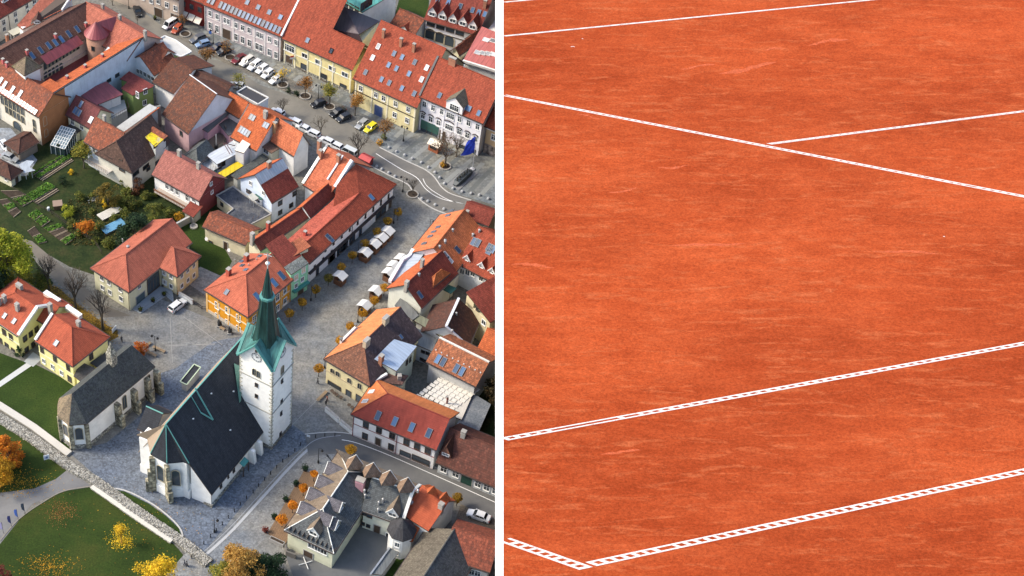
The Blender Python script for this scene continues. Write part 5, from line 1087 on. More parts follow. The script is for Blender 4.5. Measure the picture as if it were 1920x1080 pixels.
for i, t_ in enumerate(('l40,330', 'l95,352', 'l150,375', 'l190,400')):
    c = onplane(t_, *b._wp(0)); n0 = b.side[0][2]; cu = bpy.data.curves.new('lettering', 'FONT'); cu.body = 'PUB' if i == 0 else 'o'; cu.size = .7; cu.extrude = .03
    if i: bpy.data.curves.remove(cu); continue
for f in ('i110,870', 'i165,800'): pass
c = P('i150,850', 7.6); tr = thing('roof_balcony', 'white balcony with two urns on the orange slope of the pub', 'balcony', c); A1, B1 = P('i85,900', 8) - c, P('i215,770', 8) - c; g = MB(); g.beam(A1, B1, .5, 1.0); link('parapet', g.mesh('parapet', plaster((.7, .68, .66))), tr); g = MB(); d_ = (B1 - A1).normalized(); sd_ = V((d_.y, -d_.x, 0)); g.beam(A1 + sd_ * 1.4 - Z * .4, B1 + sd_ * 1.4 - Z * .4, 2.2, .3); link('floor', g.mesh('floor', plain((.55, .62, .72))), tr)
for t_ in (.03, .97): g = MB(); q = A1.lerp(B1, t_); g.lathe(q, [(.2, 0), (.1, .15), (.35, .6), (.4, .8), (.15, .85)], 8); link('urn', g.mesh('urn', plain((.14, .14, .13))), tr)
b = Bld('zinc_roof_house', 'house with a pale blue standing seam zinc roof behind the pub', 'house', eaves=['l300,150', 'l480,0', 'l728,40', 'l555,250'], he=8.4, ov=.3); b.walls(plaster((.56, .62, .52))); e = b.e; b.custom({'t': [e[0] + Z * 1.2, e[1] + Z * 1.2, e[2], e[3]]}, metal((.48, .56, .66), .4, .3, seam=.7, streak=.25)); b.chim('t', ['l425,170'], .9, .8, 1.6); b.row(2, 'l642,175', 'l670,150', 2, .7, 1.3, 'dark')
b = Bld('back_house', 'small dark tiled house squeezed between the pub and the red roofed house', 'house', eaves=['l340,340', 'l480,265', 'l655,295', 'l600,375', 'l470,360'], he=6.2, ov=.3); b.walls(CREAM); b.custom({'t': [e_ + Z * .3 for e_ in b.e]}, tile((.13, .07, .06), old=.5)); b.chim('t', ['l578,320'], .8, .7, 1.0, CHIMW); g = MB(); g.beam(P('l310,362', 7.2), P('l475,268', 7.2), .5, .5); b.part('parapet', g, WHITE)
# white house with the new red roof
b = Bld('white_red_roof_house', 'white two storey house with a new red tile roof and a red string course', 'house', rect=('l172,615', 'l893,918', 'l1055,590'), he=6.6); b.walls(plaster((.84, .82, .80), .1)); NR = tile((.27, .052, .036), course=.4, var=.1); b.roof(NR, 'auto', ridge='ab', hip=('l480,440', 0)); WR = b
g = MB(); e = b.e; g.slab([[e[3] + Z * .08, e[0] + Z * .08, b.r0 + Z * .08]], .05); g.slab([[e[2] + Z * .08, e[3] + Z * .08, b.r0 + Z * .08, b.r1 + Z * .08]], .05); b.part('orange_slope', g, tile((.55, .18, .06), var=.1))  # hip and back slope recoloured orange for their sunlit tone
b.skyrow('ab', 'l400,628', 'l828,775', 4, .95, 1.8); hk = [k for k in b.planes if k.startswith('h')][0]; b.sky(hk, ['l345,428', 'l292,508'], .9, 1.3, 'w'); b.row(0, 'l298,702', 'l520,795', 3, 1.0, 1.4, 'plain_dark'); b.row(0, 'l640,848', 'l820,922', 3, 1.0, 1.4, 'plain_dark'); b.win(0, ['l290,798', 'l510,890'], 1.0, 1.5, 'plain_dark'); b.door(0, ['l400,850'], 1.1, 2.3); b.win(0, ['l628,960'], 2.2, 2.0, 'dark'); b.win(0, ['l760,1000'], 3.6, 1.4, 'dark')
b.band(0, 3.55, .14, .06, mat=plain((.20, .03, .03)), name='string_course'); b.pipe(0, .0, mat=plain((.2, .04, .04))); b.pipe(0, .54, mat=plain((.2, .04, .04))); b.band(0, 0, .35, .05, mat=plaster((.6, .52, .5)), name='plinth')
b = Bld('skylight_house', 'house with a mottled orange roof and two pairs of tall roof windows', 'house', rect=('l805,170', 'l1225,382', ('i918,868', 0)), he=6.4); b.walls(plaster((.5, .5, .48), .6)); b.roof(tile((.34, .12, .055), old=.5, var=.3), 'auto'); b.sky('ab', ['l905,150', 'l950,175', 'l1060,230', 'l1108,255'], .9, 1.9); g = MB(); g.beam(b.r1 + Z * .2, b.r0 + Z * .2, .35, .3); b.part('ridge_flashing', g, plain((.62, .6, .55)))
pl, pn_ = b.planes['ab']
for i in range(9):
    q = onplane('l%d,%d' % (888 + i * 47, 75 + i * 24), pl, pn_); g = MB(); g.box(q - b.o - Z * .05, .25, .1, .3, -.5); link('snow_guard', g.mesh('snow_guard', FRAME), b.root)
b = Bld('white_slab_roof', 'flat roof covered with worn white boards', 'roof', eaves=['l835,440', 'l970,262', 'l1225,388', 'l1105,660', 'l1050,640'], he=3.4); b.walls(GREY); b.custom({'t': b.e}, plain((.50, .47, .42), .9, var=.1)); e = b.e; g_ = bpy.data.meshes
rnd = random.Random(5); u_ = (e[2] - e[1]).normalized(); v_ = V((-u_.y, u_.x, 0)); Lw = 9.8; 
for r in range(9):
    for c_ in range(7):
        q = e[1] + u_ * (.5 + c_ * 1.15) - v_ * (.5 + r * 1.02) - u_ * (r * .22); 
        g = MB(); g.box((0, 0, 0), rnd.uniform(.85, 1.1), rnd.uniform(.8, .96), .07, math.atan2(u_.y, u_.x) + rnd.uniform(-.05, .05)); link('board', g.mesh('board', plain((.60, .57, .51), .9, var=.15)), b.root, V((q.x, q.y, 3.42 + rnd.uniform(0, .05))) - b.o)
b.chim('t', ['l980,525'], .3, .3, 1.8, plaster((.25, .1, .08)))
b = Bld('grey_flat_roof', 'large dark grey bitumen flat roof sloping to the garden', 'roof', eaves=['l1205,440', 'l1352,530', 'l1235,795', 'l1060,705'], he=3.0); b.walls(GREY); b.custom({'t': b.e}, ground((.10, .115, .135), (.14, .155, .175), (.20, .21, .22), .3, 3))
b = Bld('edge_house', 'orange roofed house against the divide beside the autumn tree', 'house', rect=('i1235,960', 'i1500,1090', 7), he=6.4); b.walls(plaster((.62, .58, .46))); b.roof(T_orange, 9.5)
b = Bld('low_row_house', 'low grey white house with a long brown tiled roof beside the lane', 'house', rect=('o885,120', 'o1480,372', ('R', 'l1045,748', 38)), he=3.3); b.walls(plaster((.52, .54, .54))); b.roof(tile((.125, .045, .032), course=.45, old=.35), 'auto'); b.row(0, 'o955,180', 'o1055,222', 2, 1.2, 1.5); b.door(0, ['o1145,275'], 2.2, 2.4, mat=plain((.01, .05, .035))); b.row(0, 'o1243,305', 'o1390,365', 3, 1.1, 1.5)
b.dormer('ab', ['o970,60'], 2.2, .5, 2.3, mat=T_brown, wall=plaster((.25, .12, .08))); b.chim('ab', ['l1118,800'], .9, .8, 1.3, CHIMW)
# ---------------------------------------------------------------- grey roofed courtyard building at the bottom
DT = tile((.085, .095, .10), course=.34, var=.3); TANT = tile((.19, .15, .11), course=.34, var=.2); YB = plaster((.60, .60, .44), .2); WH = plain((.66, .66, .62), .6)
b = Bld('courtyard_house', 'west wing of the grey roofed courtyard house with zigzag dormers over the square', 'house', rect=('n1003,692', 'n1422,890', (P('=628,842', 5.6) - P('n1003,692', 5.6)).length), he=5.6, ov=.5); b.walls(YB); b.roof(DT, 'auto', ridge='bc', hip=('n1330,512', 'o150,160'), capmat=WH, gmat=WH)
e = b.e; g = MB(); g.slab([[e[3] + Z * .07, e[0] + Z * .07, b.r0 + Z * .07, b.r1 + Z * .07]], .05); b.part('tan_slope', g, TANT)  # sunlit side of the grey roof, painted tan
DD = dict(mat=tile((.12, .115, .13), course=.3), wall=plaster((.6, .56, .42)), trim=WH); b.dormer('da', ['n1150,525', 'n1222,405', 'n1300,300', 'n1378,190'], 2.6, .9, 1.5, **DD)
hk = [k for k in b.planes if k == 'h0'][0]; b.dormer(hk, ['n1248,735'], 2.2, 1.1, 1.3, mat=TANT, wall=WHITE, trim=WH); b.dormer('bc', ['n1400,640', 'o85,520', 'o50,670'], 2.2, .9, 1.4, **DD)
pts = [e[0].lerp(e[1], i / 11) for i in range(12)]; g = MB(); nrm = b.side[0][2]
for p in pts: g.box((p.x - nrm.x * .5, p.y - nrm.y * .5, 5.9), .06, .9, .5, math.atan2(nrm.y, nrm.x) - pi / 2)
b.part('snow_guard', g, FRAMEB)
b.row(0, 'n1232,825', 'n1338,875', 3, 1.2, 1.3, 'std'); b.door(0, ['n1205,920'], 1.8, 1.7); b.band(0, 4.6, .12, .06, mat=plaster((.66, .64, .55)))
b = Bld('courtyard_house', 'north wing of the grey roofed courtyard house with a row of dormers along the lane', 'house', rect=('o255,525', 'o598,648', 'o780,322'), he=5.6, ov=.4)
e = b.e; L_ = (P('=628,842', 5.6) - P('o780,322', 5.6)); b.walls(plaster((.60, .60, .50))); b.roof(DT, 'auto', ridge='ab', hip=(0, 0), capmat=WH, gmat=WH)
N2 = b; b.dormer('cd', [], 1)
b.chim('ab', ['o250,300'], 1.6, 1.2, 1.0, plaster((.45, .25, .28))); b.vent('ab', ['o285,380', 'o290,420', 'o405,480', 'o440,455', 'o400,540'], 1.0, .2); b.dormer('ab', ['o520,575'], 2.2, 1.0, 1.5, mat=TANT, wall=WHITE, trim=WH)
g = MB(); g.beam(b.e[1] + Z * .35, b.r1 + Z * .35, .6, .5); g.beam(b.r1 + Z * .35, b.e[2] + Z * .35, .6, .5); b.part('parapet', g, WH)
b.row(0, 'o285,548', 'o328,570', 2, 1.0, .9, 'dark'); b.win(0, ['o272,635', 'o318,655'], .7, .7, 'dark'); b.door(0, ['o390,690'], 1.2, 2.2); b.win(0, ['o495,740'], 1.3, 1.2)
# north slope reaches back to the corner of the west wing
x = Bld('courtyard_house_slope', 'sunlit tan roof slope with four gabled dormers facing the lane', 'roof', eaves=['o40,8', 'o782,325', 'o680,380', 'o155,158'], he=5.65); e = [P('o40,5', 5.6), P('o782,322', 5.6), N2.r1 + Z * .1, b.r0 + Z * .1]
x.custom({'t': [e[0], e[1], e[2], P('o157,160', N2.r1.z)]}, TANT); x.dormer('t', ['o205,145', 'o350,210', 'o490,275', 'o640,335'], 2.6, 1.0, 1.7, mat=tile((.22, .15, .10)), wall=plaster((.6, .56, .42)), trim=WH)  # lane side of the grey roof in the same painted sunlit tan
m = MB(); m.prism([(P('o70,30', 5.6).x, P('o70,30', 5.6).y), (P('o760,322', 5.6).x, P('o760,322', 5.6).y), (N2.r1.x, N2.r1.y), (P('o160,165', 9).x, P('o160,165', 9).y)], 0, 5.4); x.part('wall', m, YB)
b = Bld('orange_roof_house', 'white house with bright orange roofs and two small gabled dormers at the lane', 'house', rect=('o640,775', 'o820,703', 'o1052,440'), he=6.0) if False else Bld('orange_roof_house', 'white house with bright orange roofs and two small gabled dormers at the lane', 'house', rect=('o600,560', 'o825,702', 'o1052,440'), he=6.0, ov=.25); b.walls(WHITE)
e = b.e; u = (e[1] - e[0]).normalized(); n = V((-u.y, u.x, 0)); D_ = (e[2] - e[1]).dot(n); r0 = e[0] + n * D_ * .68 + Z * 2.6; r1 = e[1] + n * D_ * .68 + Z * 2.6
b.custom({'ab': [e[0], e[1], r1, r0], 'cd': [e[2], e[3], r0, r1]}, T_orange, caps=((r0, r1),)); g = MB(); g.slab([[e[0] + Z * .06, e[1] + Z * .06, r1 + Z * .06, r0 + Z * .06]], .05); b.part('darker_slope', g, tile((.40, .09, .04), var=.12))  # shade of the near slope painted as a darker orange
for i_ in (0, 1): pass
g = MB(); tri = [e[1] - u * .25, e[2] - u * .25, r1 - u * .25 - Z * .25]; g.face([tri[0] - Z * .3, tri[1] - Z * .3, tri[2]]); g.face([tri[2] - u * .3, tri[1] - Z * .3 - u * .3, tri[0] - Z * .3 - u * .3]); b.part('gable_wall', g, WHITE)
b.dormer('cd', ['o860,375', 'o965,425'], 1.8, .5, 1.2, mat=T_orange, wall=T_red); b.chim('ab', ['o930,505'], .9, .8, 1.1, CHIMW); b.vent('ab', ['o680,470'], .6, .3); b.vent('cd', ['o735,370'], .6, .2)
b = Bld('low_red_roof', 'narrow strip of red roof hanging over the little back yard', 'shed', rect=('o640,775', 'o690,795', 'o745,665'), he=5); b.walls(plaster((.52, .5, .5))); b.custom({'t': b.e}, T_orange)
c = P('o600,690', 6); b = thing('octagonal_turret', 'white octagonal turret with a pointed black roof in the courtyard corner', 'turret', V((c.x, c.y, 0))); g = MB(); g.lathe((0, 0, 0), [(2.35, 0), (2.35, 6.0)], 8); link('wall', g.mesh('wall', plaster((.66, .66, .64))), b)
g = MB(); g.lathe((0, 0, 6.0), [(2.75, 0), (2.7, .15), (.05, 3.2)], 8); link('roof', g.mesh('roof', tile((.045, .045, .05))), b)
for z_ in (4.2, 1.8):
    f, pn_ = window_mesh(.8, 1.2, 'std'); a_ = R(-112.5 + 0); o = link('window', f, b, (2.2 * cos(a_), 2.2 * sin(a_), z_), a_ - pi / 2); link('pane', pn_, o)
b = Bld('slate_barn', 'barn with a lit stone coloured slope and a dark slate slope at the bottom edge', 'barn', eaves=ridgebox('o770,1110', 'o1045,685', 8.2, 5.4, 4.6), he=4.6); b.walls(GREY); b.roof(slate((.055, .06, .07), .35), 8.2); e = b.e; g = MB(); g.slab([[e[2] + Z * .07, e[3] + Z * .07, b.r0 + Z * .07, b.r1 + Z * .07]], .05); b.part('pale_slope', g, tile((.12, .105, .08), course=.34, var=.3)); b.chim('ab', ['o700,985'], .9, .8, 1.3, plaster((.36, .26, .18))) if False else None  # sunlight on the left slope painted as a paler covering
b = Bld('red_tile_barn', 'house with a coarse dark red tile roof at the lower right corner', 'barn', rect=('o950,925', 'o1345,1050', ('R', 'o1060,675', 36)), he=5); b.walls(plaster((.5, .48, .44))); b.roof(tile((.22, .06, .035), course=.5, old=.4), 'auto'); b.row(0, 'o1140,1030', 'o1240,1060', 3, 1.0, 1.4)
b = Bld('courtyard_shed', 'narrow dark lean-to along the courtyard of the grey house', 'shed', eaves=['o335,1060', 'o500,840', 'o575,880', 'o430,1070'], he=3.0); b.walls(GREY); b.custom({'t': b.e}, metal((.14, .15, .15), .5, .2, seam=.5)); g = MB(); g.beam(P('o335,1065', 3.3), P('o500,838', 3.3), .3, .3); b.part('gutter', g, ZINC)
# ---------------------------------------------------------------- parish church, bell tower and chapel
CWH = plaster((.86, .85, .81), .12); SLT = metal((.032, .036, .046), .42, .1, seam=.45, streak=.3); DK = tile((.030, .034, .043), course=.4, var=.18); TAN_LIT = plain((.26, .20, .145), .85, var=.25, sc=1.0)
QUOIN = stone((.34, .31, .22), 1.6)
# nave: the wide southern slope is fitted through its eaves and ridge
he = 4.2; A = P('n390,397', he); B = P('k822,770', he); u = (B - A).normalized(); n = V((-u.y, u.x, 0))
q = onplane('k5,700', A, u); HR = q.z; half = (q - A).dot(n)
if CALC: print('church half %.1f hr %.1f' % (half, HR))
HR = 17.0 if HR > 24 or HR < 10 else HR
ch = Bld('church', 'white parish church with a vast dark roof and copper ridges', 'church', eaves=[proj(A), proj(B), proj(B + n * 3), proj(A + n * 3)], he=he)
pn = (Z - n * ((HR - he) / half)).normalized() if 5 < half < 16 else None
def sp(s): return onplane(s, A, pn)
R0 = sp('k5,700'); R1 = sp('h668,822'); Q = sp('n200,132')
R1 = R0 + u * (R1 - R0).dot(u)
if CALC: print('ridge', R0, R1, 'Q', Q, proj(R1), proj(R0))
B2 = B + u * 2.0
topz = R0.z
nh = lambda p, d: p + n * d - Z * (d * 1.8)
far = [nh(R0, 7), nh(R1, 7)]
faces = {'south': [A, B, B2 + n * .01, R1 + u * 0 - n * ((R1 - B2).dot(n)) * 0 if False else R1, R0, Q]}
faces = {'south': [A, B2, R1, R0, Q]}
ch.custom(faces, [DK][0], .3)
g = MB(); g.slab([[R0, R1, far[1], far[0]]], .3); ch.part('north_slope', g, TAN_LIT)  # sunlit side of the dark nave roof, painted tan
# apse: polygonal choir below the west end of the ridge
az = topz - 7.6
ap_px = ['n205,132', 'n150,112', 'n18,128', 'm1290,1000' if False else 'm1285,60', 'j1245,815', 'j1300,760']
ze = Q.z
ap = [Q] + [P('=343,865', ze - .1), P('=313,868', ze - .1), P('=282,851', ze - .1), P('=276,823', ze - .1), far[0] + V((0, 0, ze - far[0].z))]
fs = [[ap[i], ap[i + 1], R0] for i in range(5)]
g = MB(); g.slab(fs[:4], .3); ch.part('apse_roof', g, [DK, FRAMEB]); g = MB(); g.slab([[p + Z * .05 for p in fs[3]], [p + Z * .05 for p in fs[4]]], .2); ch.part('apse_roof', g, TAN_LIT)  # tan facets carry painted sunlight like the north side of the nave
cp = MB()
for p in (ap[2], ap[0], ap[3]): cp.bar(R0 + Z * .1, p + Z * .1, .10, n=5)
cp.beam(R0 + Z * .2, R1 + Z * .2, .22, .15)
for a_, b_ in (('k250,398', 'k402,665'), ('k215,460', 'k300,605'), ('k300,605', 'k402,665')): cp.bar(sp(a_) + Z * .12, sp(b_) + Z * .12, .16 if a_ != 'k215,460' else .08, n=5)
ch.part('copper_ridge', cp, plain((.10, .30, .27), .6, var=.3))
# raised copper edged hood beside the tower
g = MB(); hp = [sp('k580,205'), sp('k640,245'), sp('k640,500'), sp('k625,520')]; g.slab([[hp[0] + Z * .7, hp[1] + Z * 1.1, hp[2] + Z * 1.1, hp[3] + Z * .1]], .9); ch.part('roof_hood', g, [plain((.10, .22, .18), .7, var=.4)])
for q_ in ('k388,442', 'k235,655', 'k575,424', 'k548,750', 'j0,0'):
    if q_ != 'j0,0': g = MB(); g.box(sp(q_), .35, .25, .15); ch.part('roof_hook', g, FRAME)
# walls
wi = .45
wl = [A + n * wi + u * wi, B2 + n * wi, R1 + n * 6.4 , R0 + n * 6.4]
def pr(pts, z0, z1, mat, name='wall'):
    m = MB(); m.prism([(p.x, p.y) for p in pts], z0, z1); return ch.part(name, m, mat)
pr(wl, 0, he - .35, CWH)
# west end wall follows the slope
g = MB(); a1 = A + u * wi + n * wi; q1 = Q + u * wi; poly = [V((a1.x, a1.y, 0)), V((q1.x, q1.y, 0)), q1 - Z * .45, a1 + Z * (.45 * (HR - he) / half - .5)]; g.face(poly); g.face([p + u * .5 for p in reversed(poly)]); 
for j in range(4): g.face([poly[j], poly[j] + u * .5, poly[(j + 1) % 4] + u * .5, poly[(j + 1) % 4]])
ch.part('end_wall', g, CWH)
cen = sum(ap, V((0, 0, 0))) / 6
wa = [p + (V((cen.x, cen.y, p.z)) - p).normalized() * .55 for p in ap]; pr(wa[:5] + [wa[5]] + [wa[5] + u * 3, wa[0] + u * 3], 0, ze - .4, CWH, 'apse_wall')
ws = [p + (V((cen.x, cen.y, p.z)) - p).normalized() * -.35 for p in wa]; pr(ws + [ws[5] + u * 2, ws[0] + u * 2], 0, 2.2, CWH, 'plinth')
pr([A + u * .1 + n * .1, B + n * .1, B + n * 2, A + n * 2 + u * .1], 0, .5, RUB, 'plinth')
def opening(owner, p, q, t, zc, w, h, style='arch', o=None):
    d = (q - p); d.z = 0; d.normalize(); out = V((d.y, -d.x, 0)); c_ = V((cen.x, cen.y, 0)) if o is None else o
    x = p.lerp(q, t); x.z = zc
    if out.dot(V((x.x, x.y, 0)) - V((c_.x, c_.y, 0))) < 0: out = -out
    fm, pm = window_mesh(w, h, style); f = link('window', fm, owner.root if isinstance(owner, Bld) else owner, x - (owner.o if isinstance(owner, Bld) else owner.location) + out * .02, math.atan2(out.y, out.x) - pi / 2); link('pane', pm, f)
WSTONE = 0
opening(ch, wa[0], wa[2], .55, ze * .55, 1.5, 4.4); opening(ch, wa[2], wa[3], .5, ze * .55, 1.5, 4.4); opening(ch, wa[3], wa[4], .5, ze * .55, 1.2, 4.0)
for p in (wa[2], wa[3]):
    o_ = (p - V((cen.x, cen.y, p.z))).normalized(); g = MB(); rz_ = math.atan2(o_.y, o_.x); 
    for k_, (d_, z1) in enumerate(((1.7, 3.2), (1.2, 6), (.7, ze - 1.2))): g.box((p.x + o_.x * d_ * .5, p.y + o_.y * d_ * .5, 0), d_ + .3, .95 - .1 * k_, z1, rz_)
    ch.part('buttress', g, QUOIN)
for q_ in ('k820,800', 'n740,0'): pass
# south aisle porches and slits
for t_, w_, h_ in ((.17, .6, 1.0), (.30, .4, .5), (.40, .6, 1.0)): opening(ch, wl[0], wl[1], t_, 2.6, w_, h_, 'dark', o=R0)
g = MB(); c_ = A + u * 9.6; g.slab([[c_ - Z * .6, c_ + u * 1.8 - Z * .6, c_ + u * 1.8 - n * 1.0 - Z * 1.1, c_ - n * 1.0 - Z * 1.1]], .12); ch.part('porch_roof', g, plain((.04, .20, .18), .5))
g = MB()
for x in (0, 1.8): g.bar(V(((c_ + u * x - n * .9).x, (c_ + u * x - n * .9).y, 0)), c_ + u * x - n * .9 - Z * 1.1, .1)
ch.part('porch_post', g, FRAMEB)
for t_ in (.76, .90): c_ = A.lerp(B, t_); g = MB(); g.box((c_.x + n.x * .1, c_.y + n.y * .1, 0), .8, 2.4, he - .6, math.atan2(u.y, u.x), taper=.8); ch.part('buttress', g, CWH)
# small roofs on the north side
x = Bld('sacristy', 'small white sacristy with copper edged dark roof against the church', 'sacristy', rect=('j1158,735', 'j1300,800', ('R', 'j1235,548', 42)), he=4.6, ov=.35); x.walls(CWH); x.roof(DK, 'auto', hip=(0, 0), capmat=plain((.10, .30, .27), .6)); x.win(0, ['j1215,810'], .9, 1.1, 'dark'); x.band(0, 0, 1.4, .2, mat=RUB, name='plinth')
x = Bld('side_porch', 'small dark roofed porch with pale edges on the north side of the church', 'porch', rect=('k125,345', 'k180,372', 'k300,240'), he=2.2, ov=.2); x.walls(CONC); x.custom({'t': [p + Z * (.1, .1, .6, .6)[i] for i, p in enumerate(x.e)]}, DK); g = MB(); 
for i in range(4): g.beam(x.e[i] + Z * (.3, .3, .8, .8)[i], x.e[(i + 1) % 4] + Z * (.3, .8, .8, .3)[i], .2, .2)
x.part('roof_edge', g, plain((.40, .48, .34), .7))
# ---- bell tower
ht = 23.4; tb = P('k893,912', 0); ea = P('k905,240', ht); le = P('k632,108', ht); ri = P('k1078,38', ht)
W_ = 7.3; ua = V((le.x - ea.x, le.y - ea.y, 0)).normalized(); ub = V((-ua.y, ua.x, 0)); ub = ub if ub.dot(ri - ea) > 0 else -ub
tw = thing('bell_tower', 'tall white church bell tower with clock faces and a green copper spire', 'tower', V((tb.x, tb.y, 0)))
o0 = V((0, 0, 0)); cs = [o0, ub * W_, (ua + ub) * W_, ua * W_]
gz_ = 4.6      # height of the gables above the shaft
g = MB(); g.prism([(c.x, c.y) for c in cs], 0, ht); link('wall', g.mesh('wall', CWH), tw)
cc = (ua + ub) * (W_ / 2)
sides = [(cs[3], cs[0]), (cs[0], cs[1]), (cs[1], cs[2]), (cs[2], cs[3])]
for p, q in sides:
    m_ = (p + q) / 2; out = (m_ - cc).normalized(); g = MB(); f = [p + Z * ht, q + Z * ht, m_ + Z * (ht + gz_)]; g.face(f); g.face([x - out * .4 for x in reversed(f)])
    for j in range(3): g.face([f[j], f[j] - out * .4, f[(j + 1) % 3] - out * .4, f[(j + 1) % 3]])
    link('gable', g.mesh('gable', CWH), tw)
COP = metal((.045, .17, .16), .5, .25, streak=.75); COPL = plain((.07, .23, .21), .6, var=.45, sc=1.5); COPD = metal((.026, .075, .07), .4, .3, streak=.75, seam=.9)
apx = cc + Z * (ht + gz_ + 1.5); g = MB(); tips = [(p + q) / 2 + Z * (ht + gz_) + ((p + q) / 2 - cc).normalized() * .35 for p, q in sides]; tops = [cc + Z * (ht + gz_ + .8)] * 4
for i in range(4):
    c_ = cs[i] + (cs[i] - cc).normalized() * .5 + Z * (ht - .35); g.face([tips[i], c_, cc + Z * (ht + gz_ + .8)]); g.face([c_, tips[(i + 1) % 4], cc + Z * (ht + gz_ + .8)])
link('gable_roof', g.mesh('gable_roof', COP), tw)
for i in range(4):
    for tp in (tips[i], tips[(i + 1) % 4]):
        g = MB(); c_ = cs[i] + (cs[i] - cc).normalized() * .5 + Z * (ht - .35); g.beam(c_ + Z * .22, tp + Z * .22, .55, .25); link('copper_edge', g.mesh('copper_edge', COPL), tw)
SPZ = _over(V((tb.x, tb.y, 0)) + cc, px('=503,503')[1]); zr = _over(V((tb.x, tb.y, 0)) + cc, px('=502,557')[1]); z1 = ht + 1.2
if CALC: print('spire top %.1f ring %.1f' % (SPZ, zr))
g = MB(); g.lathe(cc + Z * z1, [(3.1, 0), (2.15, 4.6), (1.22, zr - z1)], 8); link('spire', g.mesh('spire', COPD), tw)
g = MB(); g.lathe(cc + Z * zr, [(1.05, -.1), (1.45, 0), (1.45, .5), (1.1, .55)], 8); link('spire_ring', g.mesh('spire_ring', COPL), tw)
g = MB(); g.lathe(cc + Z * (zr + .4), [(1.05, 0), (.08, SPZ - zr - .4)], 8); link('spire_tip', g.mesh('spire_tip', COPD), tw)
g = MB()
for k_ in range(8):
    a_ = 2 * pi * k_ / 8; g.bar(cc + Z * (z1 + 0) + V((3.1 * cos(a_), 3.1 * sin(a_), 0)), cc + V((1.25 * cos(a_), 1.25 * sin(a_), zr)), .09, .06, n=4); g.bar(cc + V((1.05 * cos(a_), 1.05 * sin(a_), zr + .4)), cc + V((.08 * cos(a_), .08 * sin(a_), SPZ)), .06, .04, n=4)
link('spire_rib', g.mesh('spire_rib', COP), tw)
g = MB(); g.bar(cc + Z * SPZ, cc + Z * (SPZ + 2.0), .12, .06); g.lathe(cc + Z * (SPZ + .8), [(.1, 0), (.42, .3), (.42, .55), (.1, .85)], 10); link('finial', g.mesh('finial', plain((.62, .66, .64), .4, .3)), tw)
g = MB(); t_ = cc + Z * (SPZ + 2.0); xd = V((.9, -.4, 0)).normalized(); g.bar(t_, t_ + Z * 2.0, .07); g.bar(t_ + Z * 1.2 - xd * .8, t_ + Z * 1.2 + xd * .8, .07); 
for k_ in range(6): a_ = k_ * pi / 3; g.bar(t_ + Z * 1.2, t_ + Z * 1.2 + xd * .55 * cos(a_) + Z * .55 * sin(a_), .05)
link('cross', g.mesh('cross', plain((.5, .5, .48), .4, .5)), tw)
# clocks, belfry openings, string courses, corner stones
def wallpt(side, s, outd=.03):
    p, q = sides[side]; m_ = (p + q) / 2; out = (m_ - cc).normalized(); P0 = p + tw.location; r = onplane(s, P0, out) - tw.location; return r + out * outd, out
for side_, s_ in ((0, 'k770,135'), (1, 'k990,95')):
    c_, out = wallpt(side_, s_); rz_ = math.atan2(out.y, out.x) - pi / 2; tx = V((-out.y, out.x, 0))
    g = MB(); ring = [c_ + tx * (1.05 * cos(a)) + Z * (1.05 * sin(a)) for a in [2 * pi * i / 24 for i in range(24)]]; g.face(ring if side_ else ring); cf = link('clock_face', g.mesh('clock_face', plain((.64, .66, .66), .7)), tw)
    g = MB(); 
    for i in range(12): a = 2 * pi * i / 12; d_ = tx * cos(a) + Z * sin(a); g.bar(c_ + d_ * .8 + out * .04, c_ + d_ * 1.0 + out * .04, .06, n=4)
    for i in range(24): g.bar(ring[i] + out * .03, ring[(i + 1) % 24] + out * .03, .05, n=4)
    link('hour_mark', g.mesh('hour_mark', plain((.16, .17, .18))), cf)
    g = MB(); g.bar(c_ + out * .08, c_ + out * .08 + (tx * .45 + Z * .5), .07, n=4); g.bar(c_ + out * .08, c_ + out * .08 + (tx * -.15 + Z * .85), .05, n=4); link('clock_hand', g.mesh('clock_hand', plain((.06, .06, .07))), cf)
def topen(side_, pts, w, h, st):
    fm, pm = window_mesh(w, h, st)
    for s_ in pts:
        c_, out = wallpt(side_, s_, .02); f = link('belfry_opening' if st == 'arch' else 'window', fm, tw, c_, math.atan2(out.y, out.x) - pi / 2); link('pane', pm, f)
topen(0, ['k752,258', 'k785,278'], .85, 1.8, 'arch'); topen(1, ['k986,240'], 1.0, 2.2, 'arch'); topen(0, ['k770,366', 'k770,460'], .55, .8, 'dark'); topen(1, ['k983,332', 'k980,505', 'k976,605', 'k970,780'], .6, .9, 'dark'); topen(0, ['k768,82'], .3, .35, 'dark')
for z_ in (ht - 6.8 + 2.0, ht - 6.8 - 6.0):
    for p, q in sides[:2]:
        out = ((p + q) / 2 - cc).normalized(); g = MB(); a_ = (q - p).normalized(); g.beam(p + out * .06 - a_ * .12 + Z * z_, q + out * .06 + a_ * .12 + Z * z_, .2, .16); link('string_course', g.mesh('string_course', plain((.30, .29, .26), .8)), tw)
rnd = random.Random(4); qm = {}
